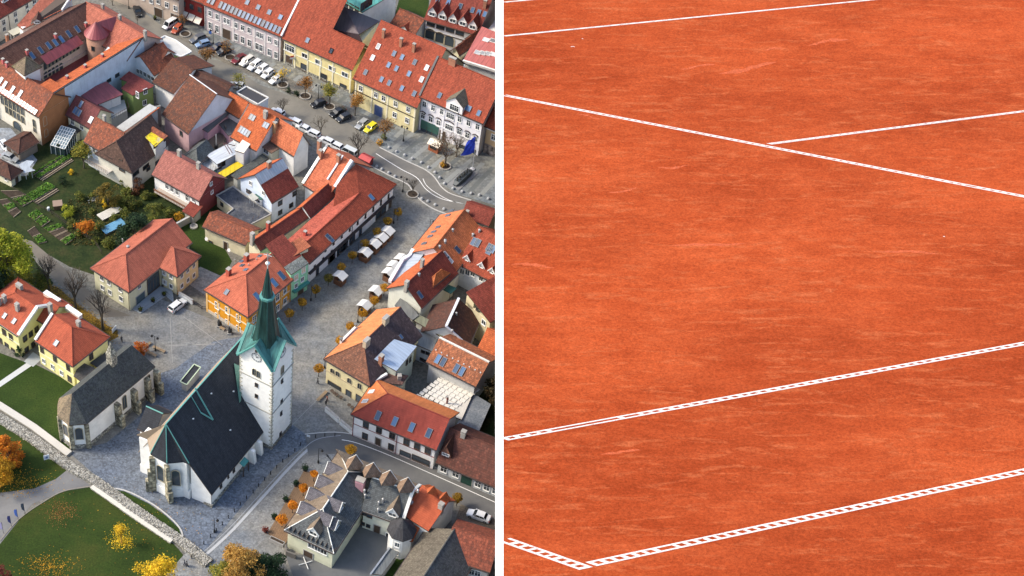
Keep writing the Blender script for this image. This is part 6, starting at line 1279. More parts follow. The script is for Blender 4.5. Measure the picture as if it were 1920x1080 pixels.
for ci, c_ in enumerate(cs):
    if ci == 2: continue
    dirs = [(cs[(ci + 1) % 4] - c_).normalized(), (cs[ci - 1] - c_).normalized()]; o_ = (c_ - cc).normalized()
    z_ = 0; k_ = 0
    while z_ < ht - 1.0:
        h_ = .5; L = (.62, .34)[k_ % 2] * rnd.uniform(.85, 1.15); g = MB(); out0 = V((-dirs[0].y, dirs[0].x, 0)); 
        for d_, oth in ((dirs[0], dirs[1]), (dirs[1], dirs[0])): s0 = c_ - oth * .035 - d_ * .035; g.beam(s0 + d_ * 0 + Z * (z_ + h_ - .06) + oth * .07, s0 + d_ * L + Z * (z_ + h_ - .06) + oth * .07, .14, h_ - .1)
        link('corner_stone', g.mesh('corner_stone', plain(((.46, .44, .36), (.38, .37, .30), (.54, .51, .42))[rnd.randrange(3)], .9)), tw); z_ += h_ * rnd.uniform(1.0, 1.25); k_ += 1
g = MB(); q_ = [c + (c - cc).normalized() * .2 for c in cs]; g.prism([(c.x, c.y) for c in q_], 0, .9); link('plinth', g.mesh('plinth', RUB), tw)
# ---- chapel
he = 7.4; a = P('j732,697', he); b_ = P('j1312,212', he); u = (b_ - a).normalized(); n = V((-u.y, u.x, 0)); q = onplane('j1112,30', b_, u); half = (q - b_).dot(n); hr = q.z
if CALC: print('chapel half %.1f hr %.1f len %.1f' % (half, hr, (b_ - a).length))
tp = math.tan(R(48)); pq = (Z - n * tp).normalized(); r1 = onplane('j1112,30', a, pq); r0 = onplane('j600,430', a, pq); half = (r1 - a).dot(n); hr = r1.z; r0 = r1 + u * (r0 - r1).dot(u)
c0 = Bld('chapel', 'white chapel with a mossy slate roof and stone buttresses', 'chapel', eaves=[proj(a), proj(b_), proj(b_ + n * half * 2), proj(a + n * half * 2)], he=he, ov=.35)
A0 = a.copy(); A1 = P('j582,708', he); A2 = P('j485,632', he); A3 = P('j484,540', he); D0 = a + n * half * 2
D0 = A3 + (A2 - A1) * .0; far_b = b_ + n * half * 2; D0 = far_b + u * (A3 - far_b).dot(u) + u * 1.5
SM = slate(); 
c0.custom({'bc': [A0, b_, r1, r0], 'k': [r1, r0, D0, far_b], 'e': [b_, far_b, r1], 'p1': [A0, A1, r0]}, SM)
g = MB(); g.slab([[A1 + Z * .02, A2 + Z * .02, r0 + Z * .02], [A2 + Z * .02, A3 + Z * .02, r0 + Z * .02], [A3 + Z * .02, D0 + Z * .02, r0 + Z * .02]], .2); c0.part('pale_roof', g, slate((.16, .12, .075), .15))  # facets towards the sun, painted paler than the slate
wp = [A0, b_, far_b, D0, A3, A2, A1]; cn = sum(wp, V((0, 0, 0))) / 7
def ins(P_, d):
    k_ = len(P_); out = []
    L = []
    for i in range(k_):
        x, y = P_[i], P_[(i + 1) % k_]; uu_ = V((y.x - x.x, y.y - x.y, 0)).normalized(); nn_ = V((-uu_.y, uu_.x, 0)); nn_ = nn_ if nn_.dot(V((cn.x - x.x, cn.y - x.y, 0))) > 0 else -nn_; L.append((x + nn_ * d, uu_))
    for i in range(k_):
        p1, u1 = L[i - 1]; p2, u2 = L[i]; cr = u1.x * u2.y - u1.y * u2.x
        if abs(cr) < .05: out.append(V((p2.x, p2.y, 0))); continue
        t = ((p2.x - p1.x) * u2.y - (p2.y - p1.y) * u2.x) / cr; out.append(V(((p1 + u1 * t).x, (p1 + u1 * t).y, 0)))
    return out
wi_ = ins(wp, .35); m = MB(); m.prism([(p.x, p.y) for p in wi_], 0, he - .25); c0.part('wall', m, CWH)
pi_ = ins(wp, .12); m = MB(); m.prism([(p.x, p.y) for p in pi_], 0, 1.0); c0.part('plinth', m, RUB)
opening(c0, wi_[0], wi_[6], .5, 4.3, 1.4, 3.4, o=cn); opening(c0, wi_[6], wi_[5], .5, 4.3, 1.3, 3.2, o=cn); opening(c0, wi_[0], wi_[1], .55, 4.2, 1.1, 3.8, o=cn); opening(c0, wi_[0], wi_[1], .92, 4.2, .9, 4.0, o=cn)
for t_ in (.42, .66, .86, 1.0):
    p = a.lerp(b_, t_); g = MB(); rz_ = math.atan2(u.y, u.x); 
    for d_, z1_ in ((2.2, 3.4), (1.5, 6.2)): g.box((p.x - n.x * (d_ / 2 - .6), p.y - n.y * (d_ / 2 - .6), 0), .9, d_, z1_, rz_)
    c0.part('buttress', g, QUOIN)
for p in (wi_[0], wi_[6], wi_[5]): g = MB(); g.box((p.x, p.y, 0), .9, .9, he - .5, .3); c0.part('corner_stonework', g, QUOIN)
# ridge turret
s_ = r0.lerp(r1, .66); g = MB(); g.box((s_.x, s_.y, hr - 2.5), 1.5, 1.5, 4.6, .9); c0.part('ridge_turret', g, stone((.34, .32, .26), 3)); g = MB(); g.lathe((s_.x, s_.y, hr + 2.1), [(1.15, 0), (.05, 3.2)], 4); c0.part('turret_cap', g, stone((.30, .29, .24), 3))
# link roofs behind the chapel
x = Bld('chapel_link', 'dark shingled lean-to between the yellow house and the chapel', 'annex', eaves=['j620,292', 'j690,345', 'j845,245', 'j682,170'], he=4.6); x.walls(YW); x.custom({'t': x.e}, slate((.05, .045, .045), .2))
x = Bld('chapel_link', 'black roofed passage behind the chapel', 'annex', eaves=['j760,180', 'j830,225', 'j900,180', 'j900,85'], he=3.6); x.walls(YW); x.custom({'t': x.e}, plain((.03, .035, .045)))
# ---------------------------------------------------------------- trees and shrubs
BARK = plain((.075, .06, .045), .9, var=.3); BARKD = plain((.045, .035, .03), .9, var=.3)
def branches(h, seed, spread=.75, lean=0.0, depth=5, r0=None, first=.28):
    rnd = random.Random(seed); g = MB(); tips = []
    def grow(p, d, L, r, k):
        q = p + d * L; g.bar(p, q, r, r * .68, n=5 if k < 2 else 3, caps=k == 0)
        if k >= depth: tips.append(q); return
        n_ = (3, 3, 3, 2, 2, 2)[k] + (rnd.random() < .35)
        for i in range(n_):
            a = 2 * pi * (i + rnd.random() * .7) / n_; t = rnd.uniform(.35, 1.0) * spread * (1.0 if k else .8)
            x = d.orthogonal().normalized(); y = d.cross(x); nd = (d * cos(t) + (x * cos(a) + y * sin(a)) * sin(t) + Z * .16).normalized()
            s0 = p.lerp(q, rnd.uniform(.75, 1)) if k else q
            grow(s0, nd, L * rnd.uniform(.62, .86), r * .62, k + 1)
    grow(V((0, 0, -.1)), V((lean, 0, 1)).normalized(), h * first, r0 or h * .028, 0)
    return g, tips
def tree(name, label, s, h, kind, seed=1, cat='tree', group=None, z=0.0, **kw):
    c = s if isinstance(s, V) else P(s, z); root = thing(name, label, cat, c, random.Random(seed).uniform(0, 6), group); rnd = random.Random(seed)
    if kind == 'bare':
        g, tips = branches(h, seed, kw.get('spread', .75), depth=kw.get('depth', 5)); link('trunk', g.mesh('trunk', kw.get('bark', BARK)), root)
        if kw.get('leaf'):
            pts = [t + V((rnd.gauss(0, .35), rnd.gauss(0, .35), rnd.gauss(0, .3))) for t in tips for _ in range(kw.get('n', 3))]
            link('crown', leafmesh('crown', pts, kw.get('size', .16), kw['leaf'], seed=seed), root)
        return root
    w_ = kw.get('w', h * .38); g, tips = branches(h * .8, seed, .6, depth=3, r0=h * .03); link('trunk', g.mesh('trunk', BARK), root)
    pts = []; n = kw.get('n', 2500); K = kw.get('clumps', 26); base = kw.get('base', .25); cl = []
    for _ in range(K):
        a = rnd.uniform(0, 2 * pi); 
        if kind == 'cone': zz = rnd.random() ** 1.3; rr = (1 - zz) * w_ * rnd.uniform(.5, 1); sz = .22 * w_ + .2
        else: zz = rnd.random(); rr = w_ * math.sqrt(max(0, 1 - (2 * zz - .9) ** 2)) * rnd.uniform(.35, .95); sz = .26 * w_ + .15
        cl.append((V((rr * cos(a), rr * sin(a), h * (base + (1 - base) * zz) - sz * .4)), sz))
    for _ in range(n):
        c_, sz = cl[rnd.randrange(K)]; d = V((rnd.gauss(0, 1), rnd.gauss(0, 1), rnd.gauss(0, 1))).normalized() * (sz * rnd.random() ** .4); d.z *= .8; pts.append(c_ + d)
    link('crown', leafmesh('crown', pts, kw.get('size', .2), kw['leaf'], up=.8, seed=seed), root); return root
YG_ = leaf((.14, .18, .012), (.28, .31, .02), (.46, .42, .04)); DG = leaf((.008, .022, .010), (.018, .042, .016), (.03, .06, .02)); GOLD = leaf((.30, .13, .01), (.50, .26, .015), (.62, .36, .03))
ORG = leaf((.26, .06, .008), (.48, .14, .01), (.58, .24, .02)); RST = leaf((.12, .05, .02), (.24, .11, .03), (.34, .19, .05)); OLV = leaf((.05, .07, .012), (.10, .12, .02), (.20, .18, .03)); BALL = leaf((.13, .07, .008), (.30, .17, .012), (.44, .25, .02)); MAR = leaf((.08, .012, .012), (.15, .03, .02), (.2, .05, .03)); YEL = leaf((.42, .26, .01), (.66, .42, .015), (.78, .55, .04)); BRG = leaf((.10, .12, .02), (.2, .2, .03), (.36, .26, .03))
tree('broadleaf_tree', 'big sunlit yellow green tree at the left edge beside the gardens', '=14,535', 15.5, 'round', 11, w=7.4, n=11000, clumps=50, size=.26, leaf=YG_, base=.35)
tree('broadleaf_tree', 'dark green tree at the left edge below the bright one', '=-22,570', 12, 'round', 12, w=5.5, n=6000, clumps=40, size=.26, leaf=DG)
tree('broadleaf_tree', 'thin yellowing tree beside the garden lane at the left', '=38,560', 8, 'round', 13, w=3.6, n=2200, size=.2, leaf=BRG, base=.2)
tree('broadleaf_tree', 'shrubby olive yellow growth above the yellow house roof', '=75,550', 6, 'round', 14, w=3.0, n=1500, size=.2, leaf=OLV)
tree('conifer', 'dense dark green conifer between the gardens and the pale hall', '=258,468', 9.5, 'round', 15, w=4.2, n=7000, clumps=40, size=.24, leaf=DG, base=.1)
tree('garden_tree', 'small olive tree right of the dark conifer', '=292,420', 6, 'round', 16, w=2.4, n=1600, size=.18, leaf=OLV, base=.2)
tree('garden_tree', 'golden brown garden tree in front of the white garden house', '=203,385', 6.5, 'round', 17, w=3.0, n=2600, size=.18, leaf=leaf((.06, .05, .01), (.15, .11, .02), (.26, .18, .03)), base=.15)
tree('garden_tree', 'loose brown and gold tree climbing the corner of the white garden house', '=158,315', 7, 'bare', 18, leaf=BRG, n=7, spread=.6, size=.2)
tree('garden_tree', 'small yellow green tree beside the garden hut', '=127,405', 3.4, 'round', 19, w=1.7, n=900, size=.15, leaf=YG_, base=.1)
tree('garden_tree', 'orange leaved tree at the lower end of the gardens', '=163,445', 4.2, 'bare', 20, leaf=ORG, n=7, spread=.8, size=.17)
tree('garden_tree', 'reddish brown bush between the brown house and the pink roofed house', '=258,360', 4, 'round', 21, w=1.8, n=900, size=.16, leaf=leaf((.06, .025, .012), (.13, .05, .02)), base=.05)
tree('garden_tree', 'dull olive bush behind the red brown bush', '=243,390', 3.6, 'round', 22, w=2.0, n=900, size=.16, leaf=OLV, base=.05)
tree('garden_tree', 'round dark bush on the garden lawn', '=117,345', 2.4, 'round', 23, w=1.3, n=700, size=.13, leaf=DG, base=.02)
tree('garden_tree', 'slim cypress beside the conservatory', '=111,290', 3.6, 'cone', 24, w=.7, n=600, size=.13, leaf=DG, base=.02)
tree('garden_bush', 'bright orange bush against the concrete garden wall', '=336,412', 2.4, 'round', 25, w=1.2, n=700, size=.13, leaf=GOLD, base=.02, cat='bush')
tree('garden_bush', 'bright yellow flowering bush on the lawn above the vegetable beds', '=134,326', 1.4, 'round', 26, w=.7, n=400, size=.1, leaf=YEL, base=.02, cat='bush')
tree('garden_bush', 'tall yellow flower clump beside the white greenhouse boards', '=195,390', 2.6, 'round', 27, w=.7, n=400, size=.11, leaf=YEL, base=.02, cat='bush')
tree('garden_bush', 'dark cypress bush against the wall of the yellow house', '=38,667', 3.4, 'cone', 28, w=1.1, n=900, size=.15, leaf=DG, base=.02, cat='bush')
proto = tree('garden_bush', 'low green shrub in the overgrown part of the gardens', '=150,440', 1.7, 'round', 71, w=1.1, n=500, size=.15, leaf=OLV, base=.02, cat='bush', group='shrubs in the overgrown gardens')
KIDS[proto.name] = list(proto.children)
for i, s in enumerate('=172,400 =188,430 =215,412 =235,405 =228,445 =245,420 =180,455 =205,462 =140,395 =150,372 =172,372 =236,368 =262,385 =275,372 =300,392 =318,405 =292,368 =135,425 =160,425 =222,385 =247,352 =232,345'.split()): copytree(proto, loc=P(s), rz=i * 1.1, scale=(.8, 1.2, 1.0, 1.45)[i % 4])
rnd = random.Random(8)
pts = [P('=%f,%f' % (150 + rnd.uniform(-25, 110) + k * 0, 400 + rnd.uniform(-25, 60))) + Z * rnd.uniform(0, .22) for k in range(2300)]
link('undergrowth', leafmesh('undergrowth', pts, .24, leaf((.02, .03, .008), (.05, .055, .012), (.13, .09, .02)), seed=3), kind='stuff')
pts = [P('=%f,%f' % (80 + t * 135 + rnd.gauss(0, 7), 535 + t * 95 + rnd.gauss(0, 6))) + Z * .03 for t in [rnd.random() for _ in range(2600)]]
link('fallen_leaves', leafmesh('fallen_leaves', pts, .16, leaf((.16, .08, .012), (.30, .17, .02), (.42, .26, .03)), up=.1, seed=4), kind='stuff')
for i, (s, h, l) in enumerate((('=92,545', 11, 'left bare tree of the three on the leafy verge behind the yellow house'), ('=142,578', 11.5, 'forked bare tree in the middle of the leafy verge'), ('=193,618', 12.5, 'tallest bare tree at the tip of the leafy verge by the square'))): tree('bare_tree', l, s, h, 'bare', 31 + i, bark=BARK, depth=5, spread=.55)
# park at the bottom left
tree('park_tree', 'orange red autumn tree above the golden one at the left edge', '=16,866', 7.2, 'round', 40, w=3.5, n=3800, clumps=34, size=.2, leaf=ORG, base=.15)
tree('park_tree', 'golden orange autumn tree at the left edge below the stone wall', '=-2,905', 7.5, 'round', 41, w=3.6, n=3800, clumps=34, size=.2, leaf=GOLD, base=.15)
tree('park_tree', 'maroon leaved tree in the bottom left corner', '=-4,1110', 8, 'round', 42, w=4.2, n=3600, clumps=34, size=.2, leaf=MAR, base=.1)
tree('park_tree', 'small spiky bright yellow tree alone on the park lawn', '=228,1018', 5.6, 'bare', 43, leaf=YEL, n=3, spread=.42, size=.12, bark=plain((.4, .22, .04)))
tree('park_tree', 'yellow tree top at the bottom edge left of the path', '=300,1110', 8.5, 'round', 44, w=5.0, n=6000, clumps=44, size=.17, leaf=YEL, base=.1)
tree('park_tree', 'large fluffy orange tree at the bottom edge beside the carriageway', '=452,1095', 10, 'round', 45, w=4.4, n=7500, clumps=46, size=.17, leaf=leaf((.26, .12, .02), (.44, .24, .05), (.56, .36, .10)), base=.2)
tree('park_tree', 'green and gold tree low in front of the large orange tree', '=424,1098', 6.6, 'round', 46, w=3.6, n=4200, clumps=34, size=.17, leaf=BRG, base=.1)
tree('park_tree', 'very dark green evergreen at the bottom edge', '=496,1088', 7.2, 'round', 47, w=4.3, n=6500, clumps=40, size=.2, leaf=DG, base=.05)
tree('park_tree', 'dark brown tree at the divide right of the white boarded roof', '=925,760', 8, 'round', 48, w=2.8, n=2600, size=.2, leaf=leaf((.02, .02, .01), (.05, .04, .015), (.09, .05, .02)))
for n_, (cx, cy, sx, sy, k, m_) in enumerate(((228, 1015, 12, 8, 500, YEL), (115, 960, 16, 12, 500, RST), (90, 1062, 26, 12, 500, GOLD), (40, 905, 30, 14, 500, GOLD), (300, 1000, 60, 50, 200, GOLD))):
    pts = [P('=%f,%f' % (cx + rnd.gauss(0, sx), cy + rnd.gauss(0, sy))) + Z * .04 for _ in range(k)]; link('fallen_leaves', leafmesh('fallen_leaves', pts, .12, m_, up=.1, seed=n_), kind='stuff')
# street trees
for s, h, l, kw in (('b345,590', 7, 'russet street tree beside the corner flat roof', dict(leaf=RST, n=6, spread=.6)), ('b1180,815', 6.5, 'orange brown street tree in front of the yellow house', dict(leaf=leaf((.13, .06, .02), (.26, .12, .03)), n=6, spread=.6)), ('b1385,900', 6.5, 'yellowish street tree above the black parked car', dict(leaf=BRG, n=5, spread=.6)), ('c205,975', 6.5, 'tallest orange brown street tree left of the silver car', dict(leaf=leaf((.16, .08, .02), (.32, .15, .03)), n=7, spread=.58)),
    ('b985,720', 5.5, 'thin street tree with a few yellow leaves behind the last white car', dict(leaf=YEL, n=1, spread=.7)), ('b515,480', 5, 'nearly bare small tree beside the black car', dict(leaf=RST, n=1, spread=.8)), ('b620,760', 5, 'sparse yellowish tree behind the black flat roof', dict(leaf=BRG, n=2)), ('b990,975', 6.5, 'bare street tree behind the orange roof with skylights', {}), ('b1310,1150', 6.5, 'bare street tree beside the parked cars below the orange tree', {}),
    ('f230,360', 9, 'large bare spreading street tree above the red kiosk', dict(depth=6, spread=.85)), ('f455,195', 6, 'brown twiggy tree left of the street lamp on the pavement', dict(leaf=RST, n=3, spread=.7)), ('f690,655', 5.5, 'small bare tree in a round grate beside the road bend', {}), ('f965,415', 10, 'wide brown bare tree in front of the white house', dict(depth=6, spread=.9, leaf=leaf((.05, .03, .015), (.11, .06, .03)), n=1, size=.16)), ('f1060,330', 7, 'thin bare tree partly behind the wide brown tree', dict(spread=.7)), ('b150,240', 4.5, 'small twiggy tree beside the cream awnings', dict(leaf=RST, n=1, spread=.8)), ('a950,45', 4, 'twiggy tree by the dark car at the top of the street', {}), ('a1380,150', 4.5, 'bare twiggy tree at the top of the street near the pots', {}), ('a1160,200', 3, 'low twiggy shrub behind the dark orange roof', {})):
    tree('street_tree', l, s, h, 'bare', hash_ if (hash_ := len(l) + int(px(s)[0])) else 1, **kw)
tree('square_tree', 'small fiery orange tree beside the benches on the square', 'g1185,1010', 3.6, 'round', 61, w=1.7, n=1500, size=.14, leaf=leaf((.28, .05, .01), (.46, .10, .01), (.5, .2, .02)), base=.2)
# clipped golden ball trees: one mesh set, shared
def balltree(label, s, leafm, seed, r=1.05, h=2.6, group=None, name='ball_tree'):
    c = P(s, h) if isinstance(s, str) else s; root = thing(name, label, 'tree', V((c.x, c.y, 0)), seed * 1.3, group)
    k = ('ball', leafm.as_pointer(), seed % 3, r)
    if k not in _wm:
        rn = random.Random(seed % 3); g = MB(); g.bar((0, 0, 0), (0, 0, h - .2), .08, .06)
        for i in range(7): a = i * .9; g.bar((0, 0, h - .6), (r * .6 * cos(a), r * .6 * sin(a), h + .3 * sin(i)), .035, .015, n=3)
        pts = []
        for _ in range(900):
            d = V((rn.gauss(0, 1), rn.gauss(0, 1), rn.gauss(0, 1))).normalized(); rr = r * (rn.random() ** .3) * (1 + .10 * sin(5 * d.x + seed) + .08 * sin(7 * d.z)); pts.append(V((0, 0, h)) + V((d.x * rr, d.y * rr, d.z * rr * .85)))
        _wm[k] = (g.mesh('trunk', BARKD), leafmesh('crown', pts, .12, leafm, up=.8, seed=seed))
    link('trunk', _wm[k][0], root); link('crown', _wm[k][1], root); return root
L1_ = [('=747,397', 'first ball tree of the left row, nearest the road'), ('=727,414', 'second ball tree of the left row, above the uppermost stalls'), ('=707,434', 'ball tree of the left row between the upper stall canopies'), ('=684,456', 'ball tree of the left row above the fourth stall'), ('=661,478', 'ball tree of the left row just below the stall group'), ('=640,500', 'ball tree of the left row just above the single stall'), ('=616,521', 'ball tree of the left row beside the awning, greenest crown'), ('=592,542', 'ball tree of the left row beside the mint green shop'), ('=567,566', 'ball tree of the left row in front of the mint green shop'), ('=543,587', 'lowest ball tree of the left row by the orange house')]
for i, (s, l) in enumerate(L1_): balltree(l, s, BALL if i != 6 else leaf((.06, .06, .01), (.13, .11, .015), (.2, .15, .02)), i, group='clipped golden ball trees along the pedestrian street')
for i, (s, l) in enumerate((('=721,539', 'ball tree of the right row below the white metal roof'), ('=702,563', 'ball tree of the right row between two stalls'), ('=680,586', 'ball tree of the right row below the last stall'), ('=658,611', 'small ball tree at the upper corner of the pub'), ('=638,638', 'ball tree half hidden behind the pub roof'), ('=598,690', 'ball tree standing free at the front corner of the pub'))): balltree(l, s, leaf((.24, .10, .008), (.44, .21, .012), (.56, .30, .02)), i + 1, group='clipped golden ball trees along the pedestrian street')
balltree('golden ball tree above the grey zigzag roof', '=658,842', GOLD, 1, 1.15); balltree('brownish ball tree between the orange roof and the lane', '=858,933', BALL, 2)
for i, s in enumerate(('n1255,215', 'n1165,335', 'n1075,480', 'n985,600')): balltree(('topmost', 'second from the top', 'third from the top', 'lowest')[i] + ' of the four orange trees along the wooden deck', s, leaf((.34, .09, .008), (.56, .19, .012), (.62, .28, .02)), i + 1, (.75, .9, .95, 1.05)[i], group='orange trees along the wooden deck')
for s, l, m_ in (('f410,225', 'orange leafed shrub at the corner of the planting bed', GOLD), ('f945,410', 'yellow shrub at the foot of the wide brown tree', GOLD), ('f450,180', 'green shrub in the planting bed', OLV), ('b1040,780', 'dark round shrub beside the tree bed', DG), ('b1105,805', 'smaller dark shrub next to the round one', DG)):
    tree('shrub', l, s, 1.5, 'round', int(px(s)[0]), w=.8, n=300, size=.13, leaf=m_, base=.02, cat='shrub')
# ---------------------------------------------------------------- vehicles
RUBT = plain((.02, .02, .02), .8); RIM = plain((.4, .4, .42), .3, .8); LGT = plain((.7, .7, .65), .2); RLT = plain((.35, .02, .02), .3); CGL = glass((.015, .02, .025), .08)
def loft(secs, m=0):
    g = MB(); n = len(secs[0]); g.v = [p for s_ in secs for p in s_]
    for j in range(len(secs) - 1):
        for k in range(n):
            g.f.append((j * n + k, j * n + (k + 1) % n, (j + 1) * n + (k + 1) % n, (j + 1) * n + k)); g.m.append(m)
    g.f.append(tuple(reversed(range(n)))); g.m.append(m); g.f.append(tuple((len(secs) - 1) * n + k for k in range(n))); g.m.append(m); return g
def carmeshes(kind):
    k = ('car', kind)
    if k in _wm: return _wm[k]
    L, W, H = {'hatch': (4.0, 1.72, 1.45), 'sedan': (4.6, 1.78, 1.42), 'estate': (4.6, 1.78, 1.5), 'van': (4.6, 1.85, 1.85)}[kind]
    def sec(x, w, z0, z1): return [(x, -w, z0), (x, -w * .99, (z0 + z1) / 2), (x, -w * .86, z1), (x, 0, z1 + .03), (x, w * .86, z1), (x, w * .99, (z0 + z1) / 2), (x, w, z0)]
    w = W / 2; h = L / 2
    body = loft([sec(-h, w * .8, .35, .75), sec(-h + .15, w * .95, .25, .92), sec(-h + .8, w, .22, .95), sec(0, w, .22, .93), sec(h - 1.1, w, .22, .88), sec(h - .25, w * .92, .25, .72), sec(h, w * .75, .35, .6)])
    rb = {'hatch': (-h + .15, -h + .45, .35, h - 1.15), 'sedan': (-h + .75, -h + 1.25, .35, h - 1.25), 'estate': (-h + .12, -h + .4, .35, h - 1.25), 'van': (-h + .08, -h + .2, .9, h - .85)}[kind]
    def cs(x, wd, z): return [(x, -wd, .88), (x, -wd * .97, .92), (x, -wd * .93, z), (x, 0, z + .02), (x, wd * .93, z), (x, wd * .97, .92), (x, wd, .88)]
    gl = loft([cs(rb[0], w * .9, .94), cs(rb[1], w * .86, H - .06), cs(rb[2], w * .84, H - .03), cs(rb[3], w * .9, .93)])
    rf = MB(); rf.slab([[(rb[1] - .05, -w * .76, H), (rb[2] + .1, -w * .74, H), (rb[2] + .1, w * .74, H), (rb[1] - .05, w * .76, H)]], .05)
    for y in (-1, 1):
        rf.bar((rb[2], y * w * .78, H - .04), (rb[3], y * w * .86, .95), .045, n=4); rf.bar((rb[1], y * w * .79, H - .05), (rb[0], y * w * .87, .95), .06, n=4); rf.bar(((rb[1] + rb[2]) / 2, y * w * .815, H - .04), ((rb[1] + rb[2]) / 2, y * w * .91, .93), .035, n=4)
    wh = MB(); wh.bar((0, -.1, 0), (0, .1, 0), .32, n=14); ri = MB(); ri.bar((0, -.115, 0), (0, .115, 0), .19, n=10)
    hl = MB(); hl.box((0, 0, 0), .2, .34, .14, taper=.8); mr = MB(); mr.box((0, 0, 0), .14, .2, .13)
    bm = MB(); bm.box((0, 0, 0), .08, W * .8, .16)
    C_ = carpaint((.5, .5, .5))
    _wm[k] = (body.mesh('body', C_, smooth=False), gl.mesh('window_glass', CGL), rf.mesh('roof_panel', C_), wh.mesh('wheel', RUBT), ri.mesh('rim', RIM), hl.mesh('headlight', LGT), hl.mesh('tail_light', RLT), mr.mesh('mirror', C_), bm.mesh('bumper', RUBT), L, W); return _wm[k]
def car(label, s, az, col, kind='hatch', group='cars parked along the street', name='parked_car'):
    me = carmeshes(kind); c = P(s, .6); o = thing(name, label, 'car' if kind != 'van' else 'van', V((c.x, c.y, .015)), R(az), group); M = carpaint(col); L, W = me[9], me[10]
    def pt(n_, m_, loc=(0, 0, 0), paint=False, par=None):
        x = link(n_, m_, par or o, loc)
        if paint: x.material_slots[0].link = 'OBJECT'; x.material_slots[0].material = M
        return x
    pt('body', me[0], paint=True); pt('window_glass', me[1]); pt('roof_panel', me[2], paint=True)
    for x in (-L * .31, L * .32):
        for y in (-1, 1): w_ = pt('wheel', me[3], (x, y * (W / 2 - .1), .32)); pt('rim', me[4], par=w_)
    for y in (-1, 1): pt('headlight', me[5], (L / 2 - .14, y * W * .32, .54)); pt('tail_light', me[6], (-L / 2 + .08, y * W * .36, .68)); pt('mirror', me[7], (L * .17, y * (W / 2 + .06), .93), True)
    pt('bumper', me[8], (L / 2 - .02, 0, .32)); return o
Wt = (.72, .73, .74); Bk = (.018, .02, .024); Sv = (.34, .36, .38)
for a in (('white van at the top of the diagonal parking row', 'b38,205', 228, Wt, 'van'), ('orange red car beside the round planting bed', 'b98,245', 240, (.45, .09, .04), 'hatch'), ('dark grey estate car with a pale roof near the blue car', 'b272,325', 215, (.12, .13, .15), 'estate'), ('light blue silver car next to the dark grey estate', 'b315,370', 205, (.22, .32, .48), 'hatch'), ('black car by the lamp post', 'b438,398', 218, (.02, .035, .07), 'sedan'), ('black car under the twiggy tree', 'b492,432', 210, Bk, 'hatch'), ('dark red car beside the round bed', 'b618,495', 228, (.18, .015, .02), 'sedan'), ('white off-road car with a beige roof', 'b686,515', 228, (.66, .64, .58), 'estate'), ('white estate car, third in the diagonal row', 'b752,550', 230, Wt, 'estate'), ('white hatchback between the estate and the black roofed car', 'b815,583', 228, Wt, 'hatch'), ('white car with a black roof', 'b862,622', 230, Wt, 'hatch'), ('white car at the end of the diagonal row under the thin tree', 'b932,672', 222, Wt, 'hatch'),
    ('black car beside the yellowish street tree', 'b1292,872', 205, Bk, 'hatch'), ('black car left of the tall orange brown tree', 'c58,945', 218, Bk, 'sedan'), ('smaller black car touching the tall orange brown tree', 'c108,992', 215, Bk, 'hatch'), ('silver car next to the yellow car', 'f262,58', 230, Sv, 'hatch'), ('bright yellow car at the end of the parking bays', 'f335,88', 228, (.72, .60, .01), 'hatch'),
    ('white car half hidden by the black flat roof', 'b605,718', 160, Wt, 'hatch'), ('white car behind the chimney of the orange roof', 'b948,945', 142, Wt, 'hatch'), ('white car parked behind the coarse orange roof, upper one', 'e1090,35', 142, Wt, 'hatch'), ('white car parked behind the coarse orange roof, second one', 'e1172,92', 142, Wt, 'sedan'), ('white car left of the bare tree behind the orange roof', 'e1245,135', 142, Wt, 'hatch'), ('white car right of the bare tree behind the orange roof', 'e1362,198', 142, Wt, 'hatch'), ('white car between the bare tree and the white van', 'f42,238', 142, Wt, 'hatch'), ('white van behind the big bare street tree', 'f150,288', 142, (.6, .62, .6), 'van'), ('black car standing alone at the top of the street', 'a1160,92', 285, Bk, 'sedan')): car(*a)
car('white estate car parked on the square before the pale hall', 'h103,595', 48, Wt, 'estate', 'cars parked away from the street'); car('silver car in the castle yard by the open garage', 'd85,335', -32, Sv, 'sedan', 'cars parked away from the street'); car('white car nosing out from under the garage roof', 'd45,240', -60, Wt, 'hatch', 'cars parked away from the street'); car('white coupe with black windows in the bay at the lower right', 'o1250,570', 155, Wt, 'sedan', 'cars parked away from the street')
# ---------------------------------------------------------------- street furniture
BLK = plain((.02, .02, .022), .4, .3)
def lamp(label, base, h=4.6, arms=2, az=0.0):
    o = thing('street_lamp', label, 'street lamp', P(base), R(az), 'black street lamps'); g = MB(); g.bar((0, 0, 0), (0, 0, h), .09, .05, n=8); g.lathe((0, 0, 0), [(.22, 0), (.2, .5), (.1, .8)], 8); link('pole', g.mesh('pole', BLK), o)
    for s_ in ((-1, 1) if arms == 2 else (1,)):
        a = MB(); a.bar((0, 0, h - .1), (s_ * .35, 0, h + .25), .035); a.bar((s_ * .35, 0, h + .25), (s_ * .7, 0, h + .1), .035); x = link('arm', a.mesh('arm', BLK), o)
        l = MB(); l.lathe((s_ * .7, 0, h - .35), [(.30, 0), (.26, .12), (.1, .4), (.03, .48)], 10); link('lamp_shade', l.mesh('lamp_shade', BLK if arms == 2 and az != 1 else BLK), x); b_ = MB(); b_.lathe((s_ * .7, 0, h - .42), [(.05, 0), (.2, .07)], 8); link('diffuser', b_.mesh('diffuser', LGT), x)
